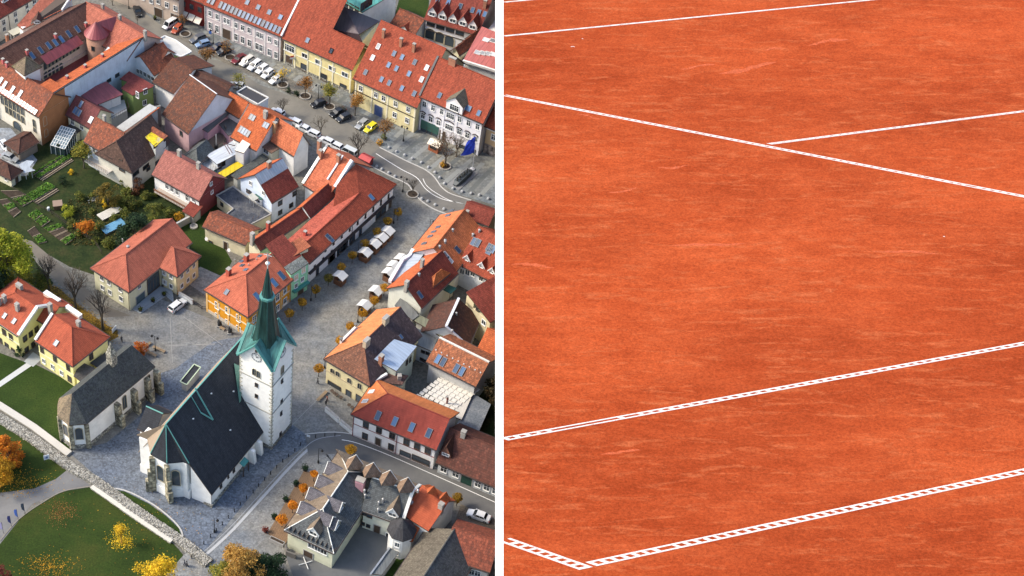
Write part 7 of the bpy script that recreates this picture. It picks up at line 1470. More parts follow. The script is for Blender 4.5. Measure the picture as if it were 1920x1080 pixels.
for s, l, n_ in (('f613,200', 'double street lamp on the slab pavement near the white kiosk', 2), ('f608,628', 'double street lamp at the road bend beside the small bare tree', 2), ('b405,375', 'double street lamp between the blue and the black car', 2), ('b1290,842', 'double street lamp behind the black car', 2), ('g1312,980', 'double street lamp by the benches on the square', 2), ('k1345,225', 'single lamp at the front corner of the pub', 1), ('n415,710', 'single lamp on the setts beside the church', 1), ('k1290,1025', 'single lamp at the top of the wooden deck', 1), ('i228,738', 'single lamp at the upper corner of the pub', 1), ('f530,895', 'single lamp beside the uppermost stall', 1), ('i230,185', 'single lamp beside the fourth stall', 1), ('h1228,555', 'single lamp between two ball trees by the mint green shop', 1), ('f830,985', 'lamp peeping over the bright orange corner roof', 1), ('a1088,72', 'lamp post at the top of the street near the dark car', 1)): lamp(l, s, 4.4, n_, -30)
_bol = MB(); _bol.lathe((0, 0, 0), [(.10, 0), (.08, .7), (.12, .75), (.09, .95)], 8); BOL = _bol.mesh('bollard', BLK); _b2 = MB(); _b2.lathe((0, 0, 0), [(.38, 0), (.40, .25), (.25, .5), (.05, .58)], 10); BOS = _b2.mesh('bollard', plain((.30, .31, .32), .8))
for i, s in enumerate('k1430,798 k1345,800 k1268,812 k1140,878 k1092,928 k1040,975 n990,118 n940,170 n888,222 n838,272 n786,325 n740,380 n685,428 n632,482 n582,538 n532,592 n482,648 n430,700 n380,752 n325,812 n270,870 n222,930'.split()):
    link('bollard', BOL, None, P(s), label='slim black bollard in the curved line beside the church', category='bollard', group='black bollards beside the church')
for i, s in enumerate('f492,260 f555,292 f625,322 f688,352 f765,385 f825,425 f880,468 f920,512 f960,562 f1032,603 f1110,630 f1185,645 f1255,660 f1330,690 f388,418 f432,442 f490,472 f543,502 f768,690 f820,712 f882,742 f955,778'.split()):
    link('bollard', BOS, None, P(s), label='squat grey stone bollard along the road bend', category='bollard', group='stone bollards along the road')
# market stalls
CAN = plain((.52, .51, .49), .8, var=.1); WOOD = plain((.13, .055, .025), .8, var=.3)
def stall(label, s, az=52, L=2.15, W=2.3):
    c = P(s, 2.5); o = thing('market_stall', label, 'market stall', V((c.x, c.y, 0)), R(az), 'market stalls with white canopies'); g = MB()
    for x in (-1, 1):
        for y in (-1, 1): g.bar((x * L * .45, y * W * .42, 0), (x * L * .45, y * W * .42, 2.3), .05, n=4)
    link('post', g.mesh('post', WOOD), o); g = MB(); g.box((0, -W * .3, 0), L * .86, .7, .95); g.box((0, W * .36, 0), L * .88, .12, 1.9); g.box((-L * .42, 0, 0), .1, W * .7, 1.4); link('counter', g.mesh('counter', WOOD), o)
    g = MB(); z0, z1 = 2.25, 2.85; a = L * .52; b_ = W * .6
    g.slab([[(-a, -b_, z0), (a, -b_, z0), (a, 0, z1), (-a, 0, z1)], [(-a, 0, z1), (a, 0, z1), (a, b_, z0), (-a, b_, z0)]], .06); g.box((0, -b_, z0 - .22), 2 * a, .03, .24); g.box((0, b_, z0 - .22), 2 * a, .03, .24); link('canopy', g.mesh('canopy', CAN), o)
for s, l in (('=727,431', 'uppermost market stall of the left row'), ('=715,443', 'second market stall from the top of the left row'), ('=702,455', 'third market stall from the top of the left row'), ('=685,471', 'lowest market stall of the upper left group'), ('=638,515', 'market stall standing alone between two ball trees'), ('=753,483', 'market stall nearest the road behind the white metal roof'), ('=739,496', 'market stall in the middle behind the white metal roof'), ('=730,509', 'market stall at the lower corner of the white metal roof'), ('=705,543', 'market stall between the two upper ball trees of the right row'), ('=684,570', 'market stall above the lamp near the pub')): stall(l, s)
# kiosk, red booth, monument
c = P('f880,275'); o = thing('kiosk', 'wooden kiosk with a white roof beside the wide brown tree', 'kiosk', c, R(-38)); g = MB(); g.box((0, 0, 0), 2.6, 2.0, 2.1); link('wall', g.mesh('wall', plain((.28, .08, .03), .8)), o); g = MB(); g.slab([[(-1.6, -1.3, 2.1), (1.6, -1.3, 2.1), (1.6, 0, 2.9), (-1.6, 0, 2.9)], [(-1.6, 0, 2.9), (1.6, 0, 2.9), (1.6, 1.3, 2.1), (-1.6, 1.3, 2.1)]], .1); link('roof', g.mesh('roof', plain((.7, .62, .5))), o); g = MB(); g.box((0, -1.02, .9), 1.8, .06, .9); link('counter_hatch', g.mesh('counter_hatch', CGL), o)
c = P('f300,390'); o = thing('kiosk', 'red tarpaulin booth at the foot of the big bare tree', 'kiosk', c, R(-38)); g = MB(); g.box((0, 0, 0), 2.6, 1.8, 1.7); link('wall', g.mesh('wall', plain((.2, .03, .03))), o); g = MB(); g.slab([[(-1.6, -1.2, 1.8), (1.6, -1.2, 1.8), (1.5, 0, 2.4), (-1.5, 0, 2.4)], [(-1.5, 0, 2.4), (1.5, 0, 2.4), (1.6, 1.2, 1.8), (-1.6, 1.2, 1.8)]], .1); link('canopy', g.mesh('canopy', plain((.42, .05, .05))), o)
c = P('f1115,520'); o = thing('monument', 'long dark stone monument on the slab pavement below the blue flag', 'monument', c, R(50)); g = loft([[(x, -w_, 0), (x, -w_ * .8, z_), (x, w_ * .8, z_), (x, w_, 0)] for x, w_, z_ in ((-3.4, .5, .5), (-2.6, .9, 1.0), (-.5, 1.0, 1.2), (1.8, .9, 1.1), (2.8, .7, .9), (3.5, .35, .6))]); link('basin', g.mesh('basin', plain((.05, .06, .065), .4)), o); g = MB()
for i in range(14): g.box((-2.4 + i * .36, .3 * sin(i * 2.3), .9), .2, .25, .5 + .4 * abs(sin(i * 1.7)), i)
link('figures', g.mesh('figures', plain((.035, .035, .03), .5)), o); g = MB(); g.box((0, 0, 0), 8, 3.2, .12); link('base', g.mesh('base', plain((.2, .2, .2))), o)
# flags
b0 = P('f1195,440'); o = thing('flag_pole', 'tall flagpole with a long blue flag in front of the white house', 'flag', b0); ph = _over(b0, px('f1225,155')[1]); g = MB(); g.bar((0, 0, 0), (0, 0, ph), .07, .04); g.lathe((0, 0, 0), [(.6, 0), (.6, .25), (.15, .35)], 10); link('pole', g.mesh('pole', plain((.5, .5, .52))), o)
g = MB(); N_ = 10
for i in range(N_):
    for j in range(3):
        f_ = lambda x, y: (-(.15 + y * .55 * (1 + .08 * x)) , .25 * sin(x * .8 + y * 2), ph - .4 - x * .48 - y * .3)
        q_ = [f_(i, j), f_(i + 1, j), f_(i + 1, j + 1), f_(i, j + 1)]; g.face(q_); g.face([(a, b_ + .02, c_) for a, b_, c_ in reversed(q_)])
link('flag_cloth', g.mesh('flag_cloth', plain((.02, .05, .45), .7)), o)
for i, (s, t, c_) in enumerate((('m212,560', 'm197,440', (.03, .05, .08)), ('m155,610', 'm137,500', (.08, .16, .5)), ('m98,665', 'm77,560', (.02, .03, .15)), ('m30,720', 'm20,630', (.45, .4, .6)))):
    b0 = P(s); o = thing('banner', ('dark banner, highest of the row', 'light blue banner, second of the row', 'navy banner, third of the row', 'white and violet banner, lowest of the row')[i] + ' beside the park path', 'banner', b0, 0, 'banners beside the park path'); g = MB(); g.bar((0, 0, 0), (0, 0, 3.4), .04); link('pole', g.mesh('pole', BLK), o); g = MB(); g.slab([[(-.05, 0, 3.35), (-.55, .05, 3.0), (-.6, .12, 1.6), (-.05, 0, 1.1)]], .02); 
    g = MB(); pp_ = [(-.04, 0, 3.38), (-.5, .1, 3.1), (-.62, .18, 2.3), (-.5, .1, 1.4), (-.04, 0, 1.0)]; g.face(pp_); g.face([(a, b_ + .02, d_) for a, b_, d_ in reversed(pp_)]); link('banner_cloth', g.mesh('banner_cloth', plain(c_)), o)
c = P('m398,120'); o = thing('information_board', 'white information board on the grass below the stone wall', 'sign', c, R(20)); g = MB(); g.bar((-.4, 0, 0), (-.4, 0, 1.2), .04); g.bar((.4, 0, 0), (.4, 0, 1.2), .04); link('post', g.mesh('post', BLK), o); g = MB(); g.box((0, 0, .9), 1.1, .08, 1.3); link('panel', g.mesh('panel', plain((.66, .68, .72))), o); g = MB(); g.box((.05, -.06, 1.2), .4, .03, .6); g.box((-.3, -.06, 1.3), .15, .03, .3); link('print', g.mesh('print', plain((.1, .15, .3))), o)
c = P('g965,815'); o = thing('information_board', 'leaning white plaque at the tip of the leafy verge', 'sign', c, R(60)); g = MB(); g.box((0, 0, .1), 1.6, .1, 1.1); link('panel', g.mesh('panel', plain((.6, .62, .62))), o); g = MB(); g.bar((0, .1, 0), (0, .5, .6), .05); link('post', g.mesh('post', BLK), o)
c = P('b380,340'); o = thing('parking_sign', 'blue parking sign between the parked cars', 'sign', c, R(-20)); g = MB(); g.bar((0, 0, 0), (0, 0, 2.6), .04); link('pole', g.mesh('pole', GUTL), o); g = MB(); g.box((0, 0, 2.0), .7, .06, .9); link('panel', g.mesh('panel', plain((.02, .12, .45))), o)
c = P('k1205,850'); o = thing('parking_sign', 'small pale sign at the bend of the bollard line', 'sign', c, R(-20)); g = MB(); g.bar((0, 0, 0), (0, 0, 1.8), .04); link('pole', g.mesh('pole', GUTL), o); g = MB(); g.box((0, 0, 1.6), .7, .06, .5); link('panel', g.mesh('panel', plain((.55, .6, .66))), o)
# awnings of the red house
for i, s in enumerate(('b155,105', 'b230,135', 'b287,162')):
    p, n0 = REDH._wp(0); c = onplane(s, p, n0); u0 = V((-n0.y, n0.x, 0)); o = thing('awning', ('largest cream awning, left one', 'middle cream awning', 'right cream awning')[i] + ' on the dark red house', 'awning', c, 0, 'cream awnings on the red house'); w_ = (1.5, .95, .95)[i]; g = MB(); g.slab([[u0 * -w_ + n0 * .08 + Z * .6, u0 * w_ + n0 * .08 + Z * .6, u0 * w_ + n0 * 1.5 - Z * .35, u0 * -w_ + n0 * 1.5 - Z * .35]], .06); link('cloth', g.mesh('cloth', plain((.66, .6, .5))), o); g = MB(); g.bar(u0 * -w_ + n0 * 1.5 - Z * .4, u0 * w_ + n0 * 1.5 - Z * .4, .04); link('front_bar', g.mesh('front_bar', FRAME), o)
# round planting beds
for i, s in enumerate(('b168,290', 'b548,488', 'b990,718', 'b1180,815', 'b1385,905', 'f690,652', 'f965,415')):
    o = thing('tree_ring', 'round stone ring bed ' + ('by the orange red car', 'between the black and the dark red car', 'at the thin tree by the last white car', 'under the orange brown street tree', 'under the yellowish street tree', 'under the small bare tree at the road bend', 'under the wide brown tree')[i], 'planting bed', P(s), 0, 'round tree beds'); g = MB(); n_ = 18
    for k in range(n_):
        a = 2 * pi * k / n_; st_ = ('rs', 0); 
        if st_ not in _wm: m_ = MB(); m_.box((0, 0, 0), .42, .28, .28); _wm[st_] = m_.mesh('kerb_stone', plain((.30, .28, .25), .9))
        link('kerb_stone', _wm[st_], o, (1.3 * cos(a), 1.3 * sin(a), 0), a + pi / 2)
    g.lathe((0, 0, 0), [(1.2, 0), (1.15, .14)], 16); link('soil', g.mesh('soil', SOIL), o)
# benches on the square
def bench(label, s, az, L=2.6):
    o = thing('bench', label, 'bench', P(s), R(az), 'wooden benches'); 
    for x in (-1, 1): g = MB(); g.box((x * L * .4, 0, 0), .25, .6, .4); link('leg', g.mesh('leg', CONC), o)
    for y in (-.22, 0, .22): g = MB(); g.box((0, y, .4), L, .18, .06); link('slat', g.mesh('slat', plain((.24, .17, .10), .8)), o)
bench('bench by the double lamp, farther from the fiery orange tree', 'g1342,975', -32, 3); bench('bench between the double lamp and the chapel roof', 'g1278,1012', -32, 2.6); bench('dark bench beside the fiery orange tree', 'g1248,935', 45, 1.6); bench('brown bench in front of the pub', 'k1322,470', 52, 3.2); bench('short bench outside the orange house', 'h480,800', -38, 1.2)
# wooden deck with planters beside the grey roofed house
dk = [P('n862,722'), P('n1172,190'), P('n1300,245'), P('n1005,832')]; o = thing('wooden_deck', 'brown wooden deck along the grey roofed house', 'deck', dk[0]); u_ = (dk[1] - dk[0]); 
for i in range(9):
    a, b_ = dk[0].lerp(dk[3], (i + .04) / 9), dk[0].lerp(dk[3], (i + .96) / 9); c_, d_ = dk[1].lerp(dk[2], (i + .96) / 9), dk[1].lerp(dk[2], (i + .04) / 9); g = MB(); g.prism([((p - dk[0]).x, (p - dk[0]).y) for p in (a, b_, c_, d_)], .05, .16); link('plank', g.mesh('plank', plain((.17, .105, .06), .85, var=.3, sc=1)), o)
for i, s in enumerate(('n1180,190', 'n1102,318', 'n1017,448', 'n920,595')):
    o = thing('planter', ('topmost', 'second', 'third', 'lowest')[i] + ' dark round pot with a shrub along the wooden deck', 'planter', P(s), 0, 'dark pots along the deck'); g = MB(); g.lathe((0, 0, 0), [(.4, 0), (.55, .7), (.5, .7)], 10); link('pot', g.mesh('pot', BLK), o); r_ = random.Random(i); link('foliage', leafmesh('foliage', [V((r_.gauss(0, .28), r_.gauss(0, .28), .95 + r_.gauss(0, .22))) for _ in range(160)], .13, DG, seed=i), o)
o = thing('planter', 'dark red shrub in a pot at the lower end of the deck', 'planter', P('n845,710')); g = MB(); g.lathe((0, 0, 0), [(.3, 0), (.42, .5)], 10); link('pot', g.mesh('pot', BLK), o); link('foliage', leafmesh('foliage', [V((rnd.gauss(0, .25), rnd.gauss(0, .25), .9 + rnd.gauss(0, .25))) for _ in range(200)], .12, MAR, seed=5), o)
o = thing('planter', 'long concrete planter box at the foot of the deck', 'planter', P('n942,800'), R(-30)); g = MB(); g.box((0, 0, 0), 3.0, .8, .8); link('box', g.mesh('box', plain((.28, .27, .26))), o); g = MB(); g.box((0, 0, .8), 2.7, .5, .05); link('soil', g.mesh('soil', SOIL), o)
for s, l in (('h452,775', 'dark statue group near the left windows of the orange house'), ('h540,835', 'dark statue group near the middle windows of the orange house')):
    o = thing('sculpture', l, 'sculpture', P(s)); g = MB(); g.box((0, 0, 0), .9, .9, .4); link('plinth', g.mesh('plinth', CONC), o); g = MB(); g.lathe((0, 0, .4), [(.35, 0), (.28, .5), (.4, .9), (.25, 1.2), (.18, 1.4), (.2, 1.6), (.05, 1.8)], 8); g.box((.4, .2, .3), .4, .4, 1.0, .5, taper=.6); link('figure', g.mesh('figure', plain((.03, .03, .03), .5)), o)
for s, l in (('a1308,165', 'grey pot'), ('g1385,515', 'dark pot on the hall steps, upper one'), ('g1292,570', 'dark pot on the hall steps, middle one'), ('g1185,645', 'dark pot on the hall steps, lower one')):
    o = thing('planter', l + (' beside the street at the top' if l == 'grey pot' else ''), 'planter', P(s)); g = MB(); g.lathe((0, 0, 0), [(.35, 0), (.45, .6)], 10); link('pot', g.mesh('pot', BLK), o); link('foliage', leafmesh('foliage', [V((rnd.gauss(0, .22), rnd.gauss(0, .22), .85 + rnd.gauss(0, .2))) for _ in range(120)], .12, OLV, seed=6), o)
# white parasol frame lying on the yard
o = thing('marking_cross', 'white cross of thin poles on the yard in front of the grey roofed house', 'frame', P('n1190,985')); g = MB(); g.bar(P('n1125,995') - o.location + Z * .3, P('n1240,960') - o.location + Z * .3, .07); link('pole', g.mesh('pole', FRAME), o); g = MB(); g.bar(P('n1165,930') - o.location + Z * .4, P('n1205,1032') - o.location + Z * .4, .07); link('pole', g.mesh('pole', FRAME), o)
# ---------------------------------------------------------------- walls and fences
def wallthing(name, label, pts, wd, h, mat, cap=None, stones=0, z=0.0):
    q = pts if isinstance(pts[0], V) else [P(p) for p in pts]; o = thing(name, label, 'wall', q[0]); q = [p - o.location for p in q]; n = len(q); m = MB()
    def nn(k): d = (q[min(n - 1, k + 1)] - q[max(0, k - 1)]); d.z = 0; d.normalize(); return V((-d.y, d.x, 0))
    for i in range(n - 1):
        a, b_ = q[i], q[i + 1]; na, nb = nn(i) * wd / 2, nn(i + 1) * wd / 2; m.prism([(p.x, p.y) for p in (a - na, b_ - nb, b_ + nb, a + na)], z, z + h)
    link('masonry', m.mesh('masonry', mat), o)
    if cap:
        m = MB()
        for i in range(n - 1):
            a, b_ = q[i], q[i + 1]; na, nb = nn(i) * (wd / 2 + .08), nn(i + 1) * (wd / 2 + .08); m.prism([(p.x, p.y) for p in (a - na, b_ - nb, b_ + nb, a + na)], z + h, z + h + .1)
        link('coping', m.mesh('coping', cap), o)
    if stones:
        r_ = random.Random(2); m = MB()
        for _ in range(stones):
            i = r_.randrange(n - 1); t = r_.random(); d_ = r_.uniform(-.55, .55) * wd; c_ = q[i].lerp(q[i + 1], t) + nn(i) * d_; s_ = r_.uniform(.10, .28); m.box((c_.x, c_.y, z + (h - .05 if abs(d_) < wd / 2 else 0)), s_, s_ * r_.uniform(.6, 1), s_ * .6, r_.uniform(0, 3), taper=.7, m=r_.randrange(3))
        link('loose_stones', m.mesh('loose_stones', [plain((.36, .34, .30), .9), plain((.20, .185, .155), .9), plain((.42, .40, .36), .9)]), o, kind='stuff')
    return o
wallthing('rubble_wall', 'broad old rubble wall between the churchyard and the park', smooth(['=-25,772', '=0,786', '=62,825', '=125,872', '=178,903', '=240,948', '=300,990', '=345,1020', '=392,1058'], 3), 2.0, .55, RUB, stones=2600)
wallthing('low_wall', 'pale low wall running beside the churchyard lawn', ['=-25,748', '=0,762', '=64,803', '=130,853'], 1.3, .4, plain((.38, .36, .32), .9, var=.2), cap=plain((.44, .42, .38), .9))
wallthing('low_wall', 'thin pale retaining wall above the park lawn', smooth(['=172,915', '=215,945', '=262,978', '=322,1018'], 3), .7, .5, RUB, cap=plain((.5, .48, .42), .9)); wallthing('boundary_wall', 'white garden wall below the pub, left panel', ['l-45,590', 'l70,690'], .35, 1.3, WHITE, cap=CONC); wallthing('boundary_wall', 'white garden wall reaching the red roofed house, right panel', ['l78,698', 'l190,790'], .35, 1.3, WHITE, cap=CONC)
wallthing('boundary_wall', 'concrete garden wall stepping down from the maroon gable', ['e285,850', 'e180,900', 'e60,965'], .3, 1.8, CONC, cap=plain((.42, .41, .38))); wallthing('boundary_wall', 'white wall beside the entrance gate of the orange house', ['h115,520', 'h232,590'], .3, 1.3, plaster((.5, .52, .54)), cap=GUTL); wallthing('boundary_wall', 'cream wall at the left corner of the grey roofed house', ['n1012,850', 'n1020,905', 'n1100,935'], .3, 1.4, plain((.12, .11, .10)))
def fence(label, pts, h=1.1, mat=None, step=2.2):
    q = [P(p) for p in pts]; o = thing('garden_fence', label, 'fence', q[0]); m = mat or plain((.05, .04, .03), .9); g = MB()
    for a, b_ in zip(q, q[1:]):
        a, b_ = a - o.location, b_ - o.location; n = max(1, int((b_ - a).length / step))
        for i in range(n + 1): x = a.lerp(b_, i / n); gp = MB(); gp.bar((0, 0, 0), (0, 0, h), .06, n=4); key = ('fp', h, m.as_pointer()); _wm.setdefault(key, gp.mesh('post', m)); link('post', _wm[key], o, x)
        for z_ in (h * .4, h * .9): g.bar(a + Z * z_, b_ + Z * z_, .035, n=4)
        k = int((b_ - a).length / .25)
        for i in range(k): x = a.lerp(b_, i / k); g.bar(x + Z * .1, x + Z * (h * .95), .015, n=3, caps=False)
    link('wire_mesh', g.mesh('wire_mesh', m), o)
fence('dark garden fence along the lane beside the vegetable plots', ['d440,820', 'd560,910', 'd800,1065', 'g860,165'], 1.3); fence('garden fence from the hut to the lane', ['d100,600', 'd210,665', 'd315,740', 'd440,820'], .8); fence('dark gate and railings between the hall wing and the orange house', ['h235,585', 'h310,635', 'h345,640'], 1.2, BLK, 1.5)
# garden pieces
for s, l, az, c_ in (('d930,815', 'white boards of a cold frame beside the dark conifer', 38, (.5, .48, .42)), ('d960,930', 'light blue plastic tunnel below the white cold frame', 38, (.10, .26, .40))):
    o = thing('cold_frame', l, 'cold frame', P(s), R(az)); g = MB()
    for i in range(6): gg = MB(); gg.box((-.1, -1.0 + i * .4, .5), 5.6, .36, .05); link('board', gg.mesh('board', plain(c_, .8, var=.3, sc=1)), o)
    g.box((0, 0, 0), 5.2, 2.2, .5); link('frame', g.mesh('frame', plain((.2, .18, .14))), o)
o = thing('garden_hut', 'little brown garden hut above the fence', 'hut', P('d490,765'), R(10)); g = MB(); g.box((0, 0, 0), 1.9, 1.3, 1.3); link('wall', g.mesh('wall', plain((.12, .07, .04))), o); g = MB(); g.slab([[(-1.1, -.8, 1.3), (1.1, -.8, 1.3), (1.1, .8, 1.7), (-1.1, .8, 1.7)]], .08); link('roof', g.mesh('roof', plain((.26, .18, .13))), o)
o = thing('water_barrel', 'pale water barrel by the garden fence', 'barrel', P('d410,785')); g = MB(); g.lathe((0, 0, 0), [(.3, 0), (.36, .4), (.3, .9)], 10); link('barrel', g.mesh('barrel', plain((.55, .6, .62))), o)
o = thing('rubble_heap', 'heap of grey stones in the garden', 'stone heap', P('d795,690')); g = MB(); r_ = random.Random(6)
for _ in range(70): a = r_.uniform(0, 6.3); d_ = abs(r_.gauss(0, .7)); s_ = r_.uniform(.15, .35); g.box((d_ * cos(a) * 1.3, d_ * sin(a), max(0, .35 - d_ * .3)), s_, s_, s_ * .7, a, taper=.7)
link('stones', g.mesh('stones', plain((.3, .3, .28))), o, kind='stuff')
o = thing('well', 'round stone well on the small lawn', 'well', P('e240,925')); g = MB(); g.lathe((0, 0, 0), [(.9, 0), (.9, .35), (.6, .35), (.6, .1)], 14); link('ring', g.mesh('ring', CONC), o)
# antenna, satellite dishes etc. on roofs near the centre
for s, z, l in (('h350,35', 3.0, 'satellite dish on the wall of the low cream building'), ('h540,130', 2.6, 'satellite dish beside the door of the low cream building')):
    c = P(s, z); o = thing('satellite_dish', l, 'satellite dish', c, R(-38)); g = MB(); g.lathe((0, 0, 0), [(.05, 0), (.3, .08), (.42, .2)], 10); x = link('dish', g.mesh('dish', plain((.6, .6, .6))), o); x.rotation_euler = (R(60), 0, 0); g = MB(); g.bar((0, 0, 0), (0, .5, -.1), .03); link('bracket', g.mesh('bracket', GUTL), o)
c = P('e430,260', 2.3); o = thing('flue_pipe', 'tall metal flue on a dark drum behind the workshop', 'flue', c); g = MB(); g.bar((0, 0, 0), (0, 0, 4.2), .13); link('pipe', g.mesh('pipe', plain((.5, .5, .5), .4, .5)), o); g = MB(); g.lathe((0, 0, 0), [(.5, 0), (.5, 1.0)], 10); link('drum', g.mesh('drum', BLK), o)
# steel frame with dark arms on the white workshop roof
c = P('e500,215', 5.2); o = thing('steel_frame', 'folded dark steel arms lying over the workshop roof', 'steel frame', c); ps = [P('e495,215', 6), P('e500,255', 6), P('e540,310', 5.4)]; g = MB()
for a, b_ in (('e490,215', 'e545,310'), ('e490,215', 'e590,240'), ('e510,215', 'e565,300')): g.bar(P(a, 6.6) - c, P(b_, 5.6) - c, .1)
link('steel_bar', g.mesh('steel_bar', plain((.08, .03, .03))), o)
# people
def person(label, s, az, shirt, trousers, hair=(.03, .02, .015), walk=.18):
    c = P(s); o = thing('person', label, 'person', c, R(az)); k = 'person_body'
    me = bpy.data.meshes.new('body'); vs = [(0, 0, .95), (0, 0, 1.15), (0, .01, 1.38), (0, .01, 1.5), (0, .02, 1.6), (0, .03, 1.72), (-.09, 0, .9), (-.1, walk, .5), (-.1, walk * .6, .06), (-.1, walk * .6 + .14, .03), (.09, 0, .9), (.1, -walk * .6, .5), (.1, -walk * 1.6, .08), (.1, -walk * 1.6 + .13, .04), (-.19, 0, 1.4), (-.24, -.08, 1.14), (-.24, .06, .92), (.19, 0, 1.4), (.24, .08, 1.14), (.24, .2, .94)]
    es = [(0, 1), (1, 2), (2, 3), (3, 4), (4, 5), (0, 6), (6, 7), (7, 8), (8, 9), (0, 10), (10, 11), (11, 12), (12, 13), (2, 14), (14, 15), (15, 16), (2, 17), (17, 18), (18, 19)]
    rs = [.14, .14, .15, .06, .09, .08, .10, .065, .045, .035, .10, .065, .045, .035, .065, .045, .03, .065, .045, .03]
    me.from_pydata(vs, es, []); me.materials.append(plain(shirt)); me.materials.append(plain(trousers)); me.materials.append(plain((.45, .28, .2))); b_ = link('body', me, o); m = b_.modifiers.new('skin', 'SKIN'); me.skin_vertices
    for i, sv in enumerate(me.skin_vertices[0].data): sv.radius = (rs[i], rs[i] * .8); sv.use_root = i == 0
    b_.modifiers.new('sub', 'SUBSURF').levels = 1
    g = MB(); g.lathe((0, .02, 1.66), [(.105, 0), (.11, .07), (.06, .14)], 10); link('hair', g.mesh('hair', plain(hair)), o); g = MB()
    for x, y in ((-.1, walk * .4), (.1, -walk * .6)): g.bar((x * .9, 0, .93), (x, y, .5), .115, .085, n=8); g.bar((x, y, .5), (x, y * (1.4 if x > 0 else 1.4), .1), .085, .065, n=8)
    link('trousers', g.mesh('trousers', plain(trousers)), o); g = MB(); g.lathe((0, .02, 1.5), [(.07, 0), (.095, .06), (.09, .14), (.05, .2)], 10); link('head', g.mesh('head', plain((.45, .28, .2))), o) if False else None
for a in (('person in dark clothes walking in front of the pub', 'k1285,360', 60, (.03, .03, .04), (.02, .02, .03)), ('person in a dark coat near the brown bench', 'k1355,540', 200, (.04, .03, .03), (.02, .02, .02)), ('person in dark clothes on the path at the bottom, right one of two', 'n182,1000', 70, (.03, .03, .05), (.02, .02, .02)), ('person in a grey jacket on the path at the bottom, left one of two', 'n163,992', 70, (.14, .14, .16), (.03, .03, .05)), ('person beside the terrace chairs at the gate of the pub', 'k1365,505', 110, (.25, .08, .05), (.03, .03, .04)), ('person in a white top by the mint green shop', 'h1070,540', 130, (.6, .6, .6), (.05, .05, .08)), ('person walking on the square above the church roof', 'g1028,905', 10, (.05, .05, .06), (.03, .03, .04))): person(*a)
# cafe chairs and tables outside the pub
for i, s in enumerate(('k1405,435', 'k1425,455', 'l50,470', 'l85,490', 'l155,555', 'l180,575')):
    o = thing('cafe_table', ('dark cafe table left of the pub door', 'dark cafe table right of the pub door', 'dark cafe table under the wide pub window', 'second cafe table under the wide pub window', 'cafe table beside the boulder', 'cafe table nearest the white garden wall')[i], 'table', P(s), i, 'cafe tables outside the pub'); g = MB(); g.bar((0, 0, 0), (0, 0, .7), .04); link('leg', g.mesh('leg', BLK), o); g = MB(); g.lathe((0, 0, .7), [(.4, 0), (.4, .04)], 12); link('tabletop', g.mesh('tabletop', plain((.06, .04, .03))), o)
# ---------------------------------------------------------------- clay court on its terrace, with the white edge
ZD = 17.5
HM = [[-316.525323, 563.176716, 1089.342667], [-62.059913, -46.237591, 1061.112256], [0.073026, 0.057536, 1.0]]
def CP(u, v, dz=0.0):
    x, y, w_ = (HM[i][0] * u + HM[i][1] * v + HM[i][2] for i in range(3)); return P((x / w_, y / w_), ZD + dz)
def clay():
    m, t, b = _m('red_clay'); g = geo(t)
    n0 = noise(t, mapping(t, g, (.018, .035, 1)), 1.0, 3, .5); n1 = noise(t, mapping(t, g, (.09, .25, 1), R(-6)), 1.0, 7, .7)
    n2 = noise(t, mapping(t, g, (2.2, 3.2, 1)), 1.0, 5, .8); n4 = noise(t, mapping(t, g, (.5, 1.2, 1), R(4)), 1.0, 6, .8)
    n3 = N(t, 'ShaderNodeTexNoise'); n3.inputs['Scale'].default_value = 1; n3.inputs['Detail'].default_value = 9; n3.inputs['Roughness'].default_value = .68; n3.inputs['Distortion'].default_value = .6; t.links.new(mapping(t, g, (.13, .72, 1), R(-7)), n3.inputs['Vector'])
    col = ramp(t, n1, [(.34, (.325, .048, .0115)), (.5, (.375, .061, .0155)), (.66, (.42, .075, .021))])
    col = mix(t, col, ramp(t, n0, [(.35, (.84, .80, .78)), (.65, (1.12, 1.16, 1.18))]), 1.0, 'MULTIPLY')
    m3 = ramp(t, n3.outputs['Fac'], [(.53, (0, 0, 0)), (.57, (.6, .6, .6)), (.70, (1, 1, 1))]); m5 = mix(t, (.25, .25, .25), m3, ramp(t, n4, [(.40, (0, 0, 0)), (.55, (1, 1, 1))])); m5 = mix(t, m3, m5, .75)
    col = mix(t, col, (.47, .115, .040), mix(t, m3, m5, 1.0, 'MULTIPLY'))
    col = mix(t, col, ramp(t, n4, [(.3, (.86, .83, .82)), (.7, (1.12, 1.14, 1.15))]), 1.0, 'MULTIPLY'); col = mix(t, col, ramp(t, n2, [(.28, (.52, .47, .45)), (.72, (1.38, 1.46, 1.5))]), 1.0, 'MULTIPLY')
    n5 = noise(t, mapping(t, g, (2.4, 3.4, 1)), 1.0, 8, .95); col = mix(t, col, (.70, .40, .30), ramp(t, n5, [(.735, (0, 0, 0)), (.76, (.8, .8, .8))]))
    t.links.new(col, b.inputs['Base Color']); b.inputs['Roughness'].default_value = .95; b.inputs['Specular IOR Level'].default_value = .1; bump(t, b, n2, .25, .6); return m
CLAY = clay(); TAPE = plain((.66, .62, .58), .8, var=.1, sc=2)
_t = TAPE.node_tree; _b = _t.nodes['Principled BSDF']; _c = _b.inputs['Base Color'].links[0].from_socket; _f = ramp(_t, noise(_t, mapping(_t, geo(_t), (1.6, 2.2, 1)), 1.0, 6, .85), [(.54, (0, 0, 0)), (.64, (.85, .85, .85))]); _t.links.new(mix(_t, _c, (.30, .055, .018), _f), _b.inputs['Base Color'])
g = MB(); fr_ = [P((944, 1300), ZD), P((2200, 1300), ZD), P((2200, -260), ZD), P((944, -260), ZD)]; g.slab([fr_], .5); court = link('clay_court', g.mesh('clay_court', [CLAY, WHITE]), kind='structure')
